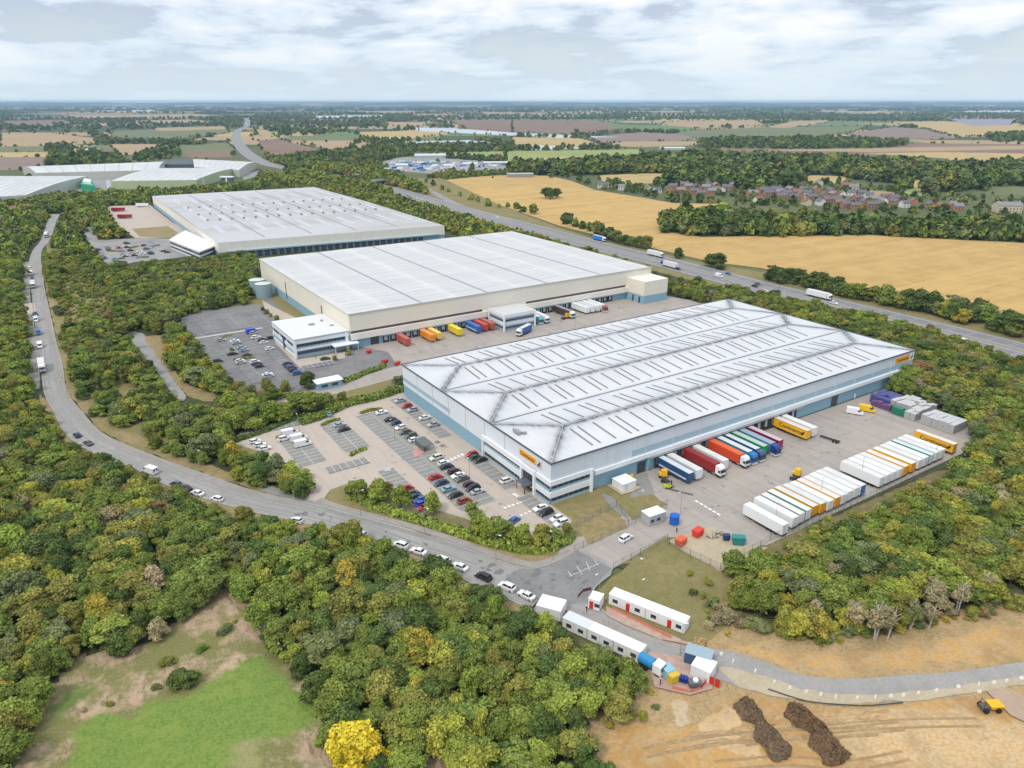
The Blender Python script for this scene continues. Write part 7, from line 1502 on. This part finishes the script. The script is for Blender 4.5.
# small woods scattered over the far country
for i in range(230):
    d = 2600*math.exp(rng.random()*1.9); a = rng.uniform(-.72, .72)*d; cx0, cy0 = CAMX+a*_ri[0]+d*_fu[0], CAMY+a*_ri[1]+d*_fu[1]
    if any(inside(p, cx0, cy0) for p in FWORLD) or inside(np.array(Ws(WHEAT)), cx0, cy0): continue
    n = int(rng.uniform(14, 50)); e = rng.uniform(40, 130)*(1+d/6000); th = rng.uniform(0, 3.14)
    for k in range(n):
        u_, v_ = rng.normal(0, 1)*e, rng.normal(0, .35)*e
        if any(inside(p, cx0+u_*math.cos(th)-v_*math.sin(th), cy0+u_*math.sin(th)+v_*math.cos(th)) for p in FWORLD): continue
        h = rng.uniform(9, 15)*(1+d/20000); TR.append([cx0+u_*math.cos(th)-v_*math.sin(th), cy0+u_*math.sin(th)+v_*math.cos(th), h, h*.7, int(rng.choice(len(PK), p=P_FAR)), 'far', 'tree'])
# keep trees off roads, roofs and yards and out of the camera's own neighbourhood
TX = np.array([t[0] for t in TR]); TY = np.array([t[1] for t in TR]); keep = np.ones(len(TR), bool)
for i, t in enumerate(TR):
    if t[5] != 'far' and t[6] == 'tree' and t[3] > 2.5 and any(inside(q, t[0], t[1]) for q in ROADBUF): t[3] = 2.5; t[2] = min(t[2], 5)
mwx = np.array(offset(mw, 18)+offset(mw, -18)[::-1]); near = np.hypot(TX-CAMX, TY-CAMY) < 4000
keep &= ~(inside(mwx, TX, TY))
keep &= ~((np.hypot(TX-CAMX, TY-CAMY) < 25))
for px, py, *_r in HP:
    x, y = W(px, py); x2, y2 = W(px, py+3.5)
    keep &= ~((np.hypot(TX-x, TY-y) < 9) | (np.hypot(TX-x2, TY-y2) < 7))
TR = [t for t, k in zip(TR, keep) if k]
# ------------------------------------------------------------------ largest trees and shrubs are objects, the rest one object of stuff each
LMK = [((358,742),'the bright yellow tree'),((184,680),"the clearing's round bush"),((232,600),"the clearing's top"),((30,640),'the left frame edge'),((60,730),"the clearing's lower left"),((20,480),'the small tan track'),((150,472),"the van on the bend"),((260,515),"the entrance road"),((400,548),"the kerbside white cars"),((500,590),'the last parked white car'),((545,612),'the railed cabin'),((600,640),"the pale cabins"),((645,670),'the blue tank lorry'),((610,725),'the orange earth edge'),((520,740),'the bottom frame edge'),((420,690),"the dark clump"),((300,650),"the meadow tip"),((745,575),'the gravel corner'),((800,620),"the twin yellow trees"),((880,620),'the white birch stems'),((1010,590),"the right frame edge"),((860,520),"the nearer storage row"),((950,470),"the last yellow trailer"),((940,400),'the cage stacks'),((1000,380),"the motorway's right end"),((920,350),"the right corner sign"),((100,430),"the dark bend cars"),((190,420),'the side road end'),((300,410),'the small blue gatehouse'),((280,470),'the car park entrance'),((220,360),"the empty car park"),((110,290),'the rough meadow'),((20,360),"the white van queue"),((480,520),'the rust red car'),((100,560),"the left wood's middle"),((180,560),'the orange-brown bush'),((320,580),"the lower wood's centre"),((440,620),"the lower wood's top"),((700,300),"the front roof's far corner"),((820,330),"the hipped roof corner")]
def visible(x, y, h):
    px, py, fw = PX(x, y, h*.7); return fw > 10 and -8 < px < 1032 and py < 772+8, px, py, fw
cand = []
for i, t in enumerate(TR):
    v, px, py, fw = visible(t[0], t[1], t[2])
    if v: cand.append((t[3]*2/fw*(1.5 if t[2] > 6.5 else 1), i, px, py))
cand.sort(reverse=True)
nt_, ns_, chosen = 0, 0, set(); used = {}
sizeword = lambda h, k: ('low ' if h < 5.5 else 'tall ' if h > 8 else '') if k != 'shrub' else ''
for s, i, px, py in cand:
    t = TR[i]; k = t[6]
    forced = t[5] in ('the hedge trees of the front car park', 'the bottom edge', 'the corner of the gravel patch', 'the stubble field', 'the right foot of the wood')
    if k == 'shrub':
        if ns_ >= 90: continue
        ns_ += 1
    else:
        if nt_ >= 268 and not forced: continue
        nt_ += 1
    chosen.add(i)
    d, lm = min((math.hypot(px-q[0], (py-q[1])*1.3), w) for q, w in LMK)
    key = (PK[t[4]], lm, k); used.setdefault(key, []).append((d, i))
rank = {}
for key, l in used.items():
    for j, (d, i) in enumerate(sorted(l)): rank[i] = (key, j, len(l))
for i in sorted(chosen):
    t = TR[i]; (cn, lm, k), j, n = rank[i]
    wd = {'tree': 'round-crowned tree', 'shrub': 'bush', 'birch': 'bare-stemmed birch'}[k]
    lab = '%s %s %s %s' % (cn, wd, 'nearest' if j == 0 else ordn(j)+' nearest', 'of its colour to '+lm if j else 'to '+lm)
    nm = {'tree': 'broadleaf_tree', 'shrub': 'shrub', 'birch': 'birch_tree'}[k]
    T = thing(nm, lab, 'bush' if k == 'shrub' else 'tree', (t[0], t[1], gz(t[0], t[1])), rng.uniform(0, 6.28), {'tree': 'trees of the near woods', 'shrub': 'bushes on open ground', 'birch': 'bare-stemmed birches'}[k])
    col = tuple(c*f for c, f in zip(PAL[cn], rng.uniform(.85, 1.18)*np.array([rng.uniform(.93, 1.07), 1, rng.uniform(.9, 1.1)])))
    h, r = t[2], t[3]
    if k == 'tree':
        ck = int(rng.integers(len(CR))); H0 = 2.9 if ck > 4 else 2.; c = bpy.data.objects.new('crown', CR[ck]); sc = (r, r, h*.86/H0); zc = h*.08
        tk = bpy.data.objects.new('trunk', TK[i % 3]); tk.scale = (r, r, h/2.)
    elif k == 'birch':
        c = bpy.data.objects.new('crown', BCR[i % 2]); sc = (r, r, h*.75/2.6); zc = h*.25; tk = bpy.data.objects.new('trunk', BTK[i % 2]); tk.scale = (r*1.3, r*1.3, h*.95/2.2)
    else:
        c = bpy.data.objects.new('crown', CR[i % 5]); sc = (r, r, h/2.); zc = -.05*h; tk = bpy.data.objects.new('trunk', TK[i % 3]); tk.scale = (r*.5, r*.5, h*.4)
    for o in (c, tk): COL.objects.link(o); o.parent = T
    c.scale = sc; c.location = (0, 0, zc); c.color = (*col, 1)
# stuff: geometry-nodes instancing of the same crowns
pc = bpy.data.collections.new('crown_sources')
NEAR = [clone_mesh(m, LMI) for m in CR]
FARM_ = [crown_mesh('crown', 80+i, 8, 150, .28, m=LMI, hgt=1.7, low=.1) for i in range(5)]
for i, me in enumerate(NEAR+FARM_):
    o = bpy.data.objects.new('src_%02d' % i, me); pc.objects.link(o)
def gn_tree():
    ng = bpy.data.node_groups.new('crown_scatter', 'GeometryNodeTree'); ng.interface.new_socket('Geometry', in_out='INPUT', socket_type='NodeSocketGeometry'); ng.interface.new_socket('Geometry', in_out='OUTPUT', socket_type='NodeSocketGeometry')
    N = ng.nodes; L = ng.links; gi = N.new('NodeGroupInput'); go = N.new('NodeGroupOutput'); mp = N.new('GeometryNodeMeshToPoints'); ip = N.new('GeometryNodeInstanceOnPoints'); ci = N.new('GeometryNodeCollectionInfo')
    ci.inputs['Collection'].default_value = pc; ci.inputs['Separate Children'].default_value = True; ci.inputs['Reset Children'].default_value = True; ip.inputs['Pick Instance'].default_value = True
    def at(n, ty): a = N.new('GeometryNodeInputNamedAttribute'); a.data_type = ty; a.inputs['Name'].default_value = n; return a.outputs['Attribute']
    L.new(gi.outputs[0], mp.inputs['Mesh']); L.new(mp.outputs[0], ip.inputs['Points']); L.new(ci.outputs[0], ip.inputs['Instance']); L.new(at('pick', 'INT'), ip.inputs['Instance Index'])
    L.new(at('scl', 'FLOAT_VECTOR'), ip.inputs['Scale'])
    cb = N.new('ShaderNodeCombineXYZ'); L.new(at('rot', 'FLOAT'), cb.inputs['Z']); L.new(cb.outputs[0], ip.inputs['Rotation'])
    L.new(ip.outputs[0], go.inputs[0]); return ng
NG = gn_tree()
def stuff(name, label, items):
    n = len(items); me = bpy.data.meshes.new(name); me.from_pydata([(t[0], t[1], -.1) for t in items], [], [])
    pk = []; sc = []; cl = []; rt = []
    for t in items:
        d = math.hypot(t[0]-CAMX, t[1]-CAMY); fr = d > 620
        if fr: p = 7+int(rng.integers(5)); H0 = 1.7
        else: p = int(rng.integers(7)) if t[6] != 'shrub' else int(rng.integers(5)); H0 = 2.9 if p > 4 else 2.
        pk.append(p); sc += [t[3], t[3], t[2]*.95/H0]; c = np.array(PAL[PK[t[4]]])*rng.uniform(.8, 1.2)*np.array([rng.uniform(.92, 1.08), 1, rng.uniform(.9, 1.1)]); cl += [*c, 1]; rt.append(rng.uniform(0, 6.28))
    for nm, ty, v, f in (('pick', 'INT', pk, 'value'), ('scl', 'FLOAT_VECTOR', sc, 'vector'), ('tcol', 'FLOAT_COLOR', cl, 'color'), ('rot', 'FLOAT', rt, 'value')):
        a = me.attributes.new(nm, ty, 'POINT'); a.data.foreach_set(f, v)
    o = bpy.data.objects.new(name, me); COL.objects.link(o); md = o.modifiers.new('scatter', 'NODES'); md.node_group = NG
    tag(o, label, 'woodland' if 'wood' in name else 'scrub', kind='stuff'); return o
rest_t = [t for i, t in enumerate(TR) if i not in chosen and t[6] != 'shrub']; rest_s = [t for i, t in enumerate(TR) if i not in chosen and t[6] == 'shrub']
stuff('woodland', 'mixed green woodland filling the ground between roads and out to the horizon', rest_t); stuff('scrub', 'low olive and tan scrub over the rough ground', rest_s)
print('TREES', len(TR), 'individual', len(chosen), 'stuff', len(rest_t), len(rest_s))
# hedges: leafy boxes along lines
def hedge(label, px, w, h, col, m=None):
    p = smooth(Ws(px, h*.5), 3); g = rng; V = []; A = []; n = 0
    p = np.array(p); s = np.r_[0, np.cumsum(np.hypot(*np.diff(p, axis=0).T))]; N_ = int(s[-1]*26); t = g.uniform(0, s[-1], N_); cx0 = np.interp(t, s, p[:, 0]); cy0 = np.interp(t, s, p[:, 1])
    dx = np.interp(t+.5, s, p[:, 0])-cx0; dy = np.interp(t+.5, s, p[:, 1])-cy0; l = np.hypot(dx, dy)+1e-6; nx, ny = -dy/l, dx/l
    a = g.uniform(-.15, math.pi+.15, N_); hh = h*(1+.18*np.sin(t*.5)+.1*np.sin(t*1.7)); off_ = np.cos(a)*w/2; zz = np.clip(np.sin(a), 0, 1)**.6*hh*g.uniform(.8, 1.05, N_)
    P = np.stack([cx0+nx*off_, cy0+ny*off_, zz], 1); nn = np.stack([nx*np.cos(a), ny*np.cos(a), np.sin(a)+.2], 1)+g.normal(size=(N_, 3))*.5; nn /= np.linalg.norm(nn, axis=1)[:, None]
    tt = np.cross(nn, g.normal(size=(N_, 3))); tt /= np.linalg.norm(tt, axis=1)[:, None]; u = np.cross(nn, tt); sz = .32*g.uniform(.6, 1.4, N_)[:, None]
    q = np.stack([P-tt*sz-u*sz, P+tt*sz-u*sz, P+tt*sz+u*sz, P-tt*sz+u*sz], 1).reshape(-1, 3).tolist(); F_ = np.arange(N_*4).reshape(-1, 4).tolist(); A = g.uniform(0, 1, N_).tolist()
    b = MB().strip([tuple(k) for k in p], w*.7, 0, h*.75); i0 = len(q); q += [list(v) for v in b.v]; F_ += [[i0+k for k in f] for f in b.f]; A += [.2]*len(b.f)
    me = bpy.data.meshes.new('hedge'); me.from_pydata(q, [], F_); at = me.attributes.new('leaf', 'FLOAT', 'FACE'); at.data.foreach_set('value', A); me.materials.append(LM)
    o = bpy.data.objects.new('hedge', me); COL.objects.link(o); o.color = (*col, 1); tag(o, label, 'hedge')
BG, MG, DG, OL = PAL['bright green'], PAL['mid green'], PAL['dark green'], PAL['olive']
hedge('broad green hedge along the front edge of the front car park', [(352,494),(380,506),(405,514),(450,528),(500,543),(540,548),(562,541),(570,534)], 3.6, 1.7, BG)
hedge('hedge between the middle site road and the front car park', [(300,421),(322,414),(345,403),(375,396),(403,387)], 4.5, 2.4, MG)
hedge('trimmed hedge along the angled parking bays', [(232,441),(262,431),(290,420),(315,411)], 2.2, 1.3, DG)
hedge('short hedge at the upper end of the empty grey island', [(322,425),(333,420),(340,419)], 1.4, .8, MG); hedge('short hedge at the lower end of the empty grey island', [(350,455),(358,451),(366,448)], 1.4, .8, BG)
hedge('short hedge at the top of the long parking strip', [(361,413),(370,410),(382,408.5)], 1.4, .8, OL); hedge('short hedge at the upper end of the van island', [(277,438),(284,435),(290,432)], 1.2, .7, OL)
hedge('hedge around the visitor bays of the middle office', [(343,381),(352,378),(365,372),(378,368),(384,364)], 3.2, 1.5, MG)
hedge('small planted strip across the middle car park', [(234,360),(242,359),(254,357)], 2.2, .7, OL); hedge('planted strip near the blue van in the middle car park', [(219,339),(227,336),(232,335)], 1.8, .6, OL)
for i, q in enumerate([((108,251),(118,251)),((130,248),(138,246)),((152,246),(160,245)),((118,259),(124,258)),((140,257),(148,257))]): hedge('small green planting island in the far car park, %s from the left' % ordn([0,2,4,1,3][i]), list(q), 2.2, .8, OL)
hedge('low hedge at the dead end of the brick bays', [(262,396),(285,395),(302,393)], 3., 1.6, MG)
# ------------------------------------------------------------------ houses
HB = [mat('red_brick', (.42,.22,.15), .85, n=[(.6,.5,(.27,.11,.075))]), mat('orange_brick', (.42,.2,.12), .85, n=[(.6,.5,(.35,.16,.1))]), mat('white_render', (.68,.67,.63), .8), mat('stone_wall', (.6,.52,.38), .85)]
HR = [mat('slate_tiles', (.15,.15,.17), .7, n=[(.8,.5,(.1,.1,.12))]), mat('brown_tiles', (.27,.15,.1), .8, n=[(.8,.5,(.15,.1,.08))]), mat('grey_tiles', (.22,.22,.23), .7)]
HN = [['red brick','orange brick','white rendered','stone'], ['slate','brown tiled','grey tiled']]
def house(x, y, rz, L, D, h, rh, wi, ri, label, group='houses of the village', name='house'):
    t = thing(name, label, 'house', (x, y, -.2), rz, group); b = MB(); b.box(-L/2,-D/2,0,L/2,D/2,h)
    for s in (-1, 1): b.poly([(s*L/2,-D/2,h),(s*L/2,D/2,h),(s*L/2,0,h+rh)])
    b.build('wall', HB[wi], t); r = MB(); e = .45
    for s in (-1, 1): r.quad((-L/2-e,s*(D/2+e),h-.3),(L/2+e,s*(D/2+e),h-.3),(L/2+e,0,h+rh+.1),(-L/2-e,0,h+rh+.1)); r.quad((-L/2-e,s*(D/2+e),h-.45),(L/2+e,s*(D/2+e),h-.45),(L/2+e,s*(D/2+e),h-.3),(-L/2-e,s*(D/2+e),h-.3))
    ro = r.build('roof', HR[ri], t); MB().box(L/2-1.4,-.5,h+rh-1,L/2-.5,.5,h+rh+1.2).build('chimney', HB[0 if wi == 2 else wi], ro)
    n = max(2, int(L/3.2))
    for i in range(n):
        for z in (1.0, 3.7):
            x0 = -L/2+L*(i+.5)/n-.6; MB().box(x0,-D/2-.05,z,x0+1.2,-D/2-.005,z+1.3).build('window', WF, t)
    MB().box(-.1,-D/2-.06,0,.8,-D/2-.006 if 0 else -D/2-.052,.02).build('door_step', STEEL, t)
oh = sorted(range(len(HP)), key=lambda i: HP[i][0])
for i, (px, py, wi, ri, L) in enumerate(HP):
    p = W(px, py); house(p[0], p[1], R(-33+random.choice([0, 12, -15, 80, 100, 20])), L, 7.5, 5., 2.8, wi, ri, '%s house with %s roof in the village, %s from the left' % (HN[0][wi], HN[1][ri], ordn(oh.index(i))))
p = W(1006, 212); house(p[0], p[1], R(-40), 24, 15, 8, 3, 3, 2, 'large pale stone mansion with hipped roof right of the village', None, 'mansion')
for i, (q, L) in enumerate([((8,214),26),((22,212),16),((30,206),14)]):
    p = W(*q); house(p[0], p[1], R(-30+i*10), L, 10, 5.5, 3, 1, 1, 'orange brick house with brown roof at the left edge, %s of three' % ['nearest','middle','farthest'][i], 'brick houses at the left edge')
p = W(62,196); house(p[0], p[1], R(-33), 26, 8, 3.5, 2, 0, 1, 'low red roofed building behind the trees before the far estate', None)
# farm sheds and service buildings
SB = [((432,158),70,26,6,(.55,.58,.6),'large pale roofed service building'),((500,165),60,14,5,(.6,.62,.62),'long pale canopy building right of the service yard'),((470,166),26,14,5,(.6,.65,.72),'pale blue unit in the service yard'),((418,168.5),18,10,5,(.1,.25,.5),'blue canopy in the service yard'),((402,167),22,12,4.5,(.7,.72,.72),'white flat canopy in the service yard'),((448,168.5),14,10,6,(.72,.72,.75),'square white unit in the service yard'),((518,170),22,12,6,(.3,.3,.32),'dark unit at the end of the service yard'),((400,151.5),30,12,4,(.6,.6,.58),'white farm shed by the dark copse'),((85,152),60,22,5,(.55,.58,.6),'long grey farm shed in the left fields'),((70,154),30,14,5,(.6,.6,.6),'small pale farm shed in the left fields'),((672,149.5),60,18,4,(.62,.63,.6),'long white shed in the far middle fields'),((640,118.8),120,30,6,(.7,.7,.7),'far white shed on the plain'),((432,119.5),110,30,6,(.7,.7,.68),'distant white shed left of centre'),((25,201),22,9,3,(.7,.7,.7),'small white trailer-like hut at the left lane'),((520,185-8),40,12,5,(.4,.38,.36),'low brown roofed barn at the field corner')]
for q, L, D, h, c, lab in SB:
    p = W(*q); t = thing('service_building', lab, 'building', (p[0], p[1], -.25), R(-28)); MB().box(-L/2,-D/2,0,L/2,D/2,h).build('wall', mat('shed_%s' % lab[:9], tuple(x*.75 for x in c), .7), t); b = MB(); b.frus((-L/2-.5,-D/2-.5,L/2+.5,D/2+.5), (-L/2-.5,-.4,L/2+.5,.4), h, h+D*.09+.5); b.build('roof', mat('shedroof_%s' % lab[:9], c, .6), t)
# motorway bridge
for i, (q, lab) in enumerate([((368,177.5),'farther concrete bridge over the motorway'),((385,184),'nearer concrete bridge over the motorway')]):
    p = W(*q); t = thing('road_bridge', lab, 'bridge', (p[0], p[1], 0), R(18)); b = MB(); b.box(-22,-5,5.2,22,5,6.2); b.build('deck', mat('bridge_concrete', (.3,.3,.28), .9), t); [MB().box(-22,s*5-.15,6.2,22,s*5+.15,7.2).build('parapet', mat('bridge_rail', (.36,.36,.34), .8), t) for s in (-1, 1)]; [MB().box(x-.8,-4,0,x+.8,4,5.2).build('pier', mat('bridge_concrete', (.3,.3,.28), .9), t) for x in (-18,0,18)]
# ------------------------------------------------------------------ haze, sun, sky
hz = MB(); hz.box(-27000,-27000,-1.8,27000,27000,118); hm = bpy.data.materials.new('haze_air'); hm.use_nodes = True; N = hm.node_tree.nodes; N.clear(); out = N.new('ShaderNodeOutputMaterial'); pv = N.new('ShaderNodeVolumePrincipled')
pv.inputs['Color'].default_value = (.5,.75,1.,1); pv.inputs['Density'].default_value = 5e-5; pv.inputs['Anisotropy'].default_value = .0; hm.node_tree.links.new(pv.outputs[0], out.inputs['Volume'])
ho = hz.build('haze', hm); ho['kind'] = 'stuff'; ho['label'] = 'thin blue air over the whole country'; ho['category'] = 'haze'
SUN_EL, SUN_AZ = R(52), R(238)        # azimuth of the sun direction, world x/y angle
sd = Vector((math.cos(SUN_EL)*math.cos(SUN_AZ+R(-40)), math.cos(SUN_EL)*math.sin(SUN_AZ+R(-40)), math.sin(SUN_EL)))
sl = bpy.data.lights.new('sun', 'SUN'); sl.energy = 1.5; sl.angle = R(10); sl.color = (1., .92, .8); so = bpy.data.objects.new('sun', sl); COL.objects.link(so); so.rotation_euler = sd.to_track_quat('Z', 'Y').to_euler()
w = bpy.data.worlds.new('World'); SC.world = w; w.use_nodes = True; nt = w.node_tree; N = nt.nodes; L = nt.links; bg = N['Background']
sky = N.new('ShaderNodeTexSky'); sky.sky_type = 'NISHITA'; sky.sun_disc = False; sky.sun_elevation = SUN_EL; sky.sun_rotation = math.atan2(sd.x, sd.y); sky.air_density = 1.5; sky.dust_density = .3
tc = N.new('ShaderNodeTexCoord'); sx = N.new('ShaderNodeSeparateXYZ'); L.new(tc.outputs['Generated'], sx.inputs[0])
def mth(op, a, b=None, clamp=False):
    m = N.new('ShaderNodeMath'); m.operation = op; m.use_clamp = clamp
    for i, v in enumerate((a, b)):
        if v is None: continue
        if isinstance(v, (int, float)): m.inputs[i].default_value = v
        else: L.new(v, m.inputs[i])
    return m.outputs[0]
zc = mth('MAXIMUM', sx.outputs[2], 0.0); den = mth('ADD', zc, .075)
cb = N.new('ShaderNodeCombineXYZ'); L.new(mth('DIVIDE', sx.outputs[0], den), cb.inputs[0]); L.new(mth('DIVIDE', sx.outputs[1], den), cb.inputs[1])
mp = N.new('ShaderNodeMapping'); mp.inputs['Rotation'].default_value = (0, 0, R(-33)+math.pi); mp.inputs['Scale'].default_value = (1.1, .85, 1); mp.inputs['Location'].default_value = (3.2, 1.7, 0); L.new(cb.outputs[0], mp.inputs[0])
n1 = N.new('ShaderNodeTexNoise'); n1.inputs['Scale'].default_value = 1.15; n1.inputs['Detail'].default_value = 9; n1.inputs['Roughness'].default_value = .56; n1.inputs['Distortion'].default_value = .35; L.new(mp.outputs[0], n1.inputs[0])
n2 = N.new('ShaderNodeTexNoise'); n2.inputs['Scale'].default_value = 6.5; n2.inputs['Detail'].default_value = 9; n2.inputs['Roughness'].default_value = .52; n2.inputs['Distortion'].default_value = .25
mp2 = N.new('ShaderNodeMapping'); mp2.inputs['Scale'].default_value = (1., 1., 3.2); mp2.inputs['Location'].default_value = (4.1, 2.2, .3); L.new(tc.outputs['Generated'], mp2.inputs[0]); L.new(mp2.outputs[0], n2.inputs[0])
cl = N.new('ShaderNodeValToRGB'); e = cl.color_ramp.elements; e[0].position = .455; e[0].color = (4.3,5.0,6.2,1); e[1].position = .59; e[1].color = (8.6,8.6,8.55,1)
k = cl.color_ramp.elements.new(.5); k.color = (6.2,7.0,8.,1); L.new(mth('ADD', mth('MULTIPLY', n1.outputs[0], .3), mth('MULTIPLY', n2.outputs[0], .7)), cl.inputs[0])
gap = N.new('ShaderNodeMapRange'); gap.inputs['From Min'].default_value = .36; gap.inputs['From Max'].default_value = .46; gap.inputs['To Min'].default_value = .72; gap.inputs['To Max'].default_value = .98; L.new(n2.outputs[0], gap.inputs[0])
m1 = N.new('ShaderNodeMix'); m1.data_type = 'RGBA'; L.new(gap.outputs[0], m1.inputs[0]); L.new(sky.outputs[0], m1.inputs[6]); L.new(cl.outputs[0], m1.inputs[7])
hf = N.new('ShaderNodeMapRange'); hf.inputs['From Min'].default_value = .0; hf.inputs['From Max'].default_value = .11; hf.inputs['To Min'].default_value = .92; hf.inputs['To Max'].default_value = 0.; L.new(sx.outputs[2], hf.inputs[0])
m2 = N.new('ShaderNodeMix'); m2.data_type = 'RGBA'; L.new(hf.outputs[0], m2.inputs[0]); L.new(m1.outputs[2], m2.inputs[6]); m2.inputs[7].default_value = (5.6,6.7,7.5,1)
zb = N.new('ShaderNodeMapRange'); zb.inputs['From Min'].default_value = .14; zb.inputs['From Max'].default_value = .9; zb.inputs['To Min'].default_value = 1.; zb.inputs['To Max'].default_value = 1.6; L.new(sx.outputs[2], zb.inputs[0])
vm = N.new('ShaderNodeVectorMath'); vm.operation = 'SCALE'; L.new(m2.outputs[2], vm.inputs[0]); L.new(zb.outputs[0], vm.inputs['Scale'])   # an overcast sky is brightest overhead
L.new(vm.outputs[0], bg.inputs['Color']); bg.inputs['Strength'].default_value = .1
SC.view_settings.view_transform = 'Standard'; SC.view_settings.look = 'None'; SC.view_settings.exposure = .3; SC.view_settings.gamma = 1.
SC.cycles.volume_bounces = 0; SC.cycles.max_bounces = 5; SC.cycles.diffuse_bounces = 3; SC.cycles.glossy_bounces = 2; SC.cycles.use_adaptive_sampling = True
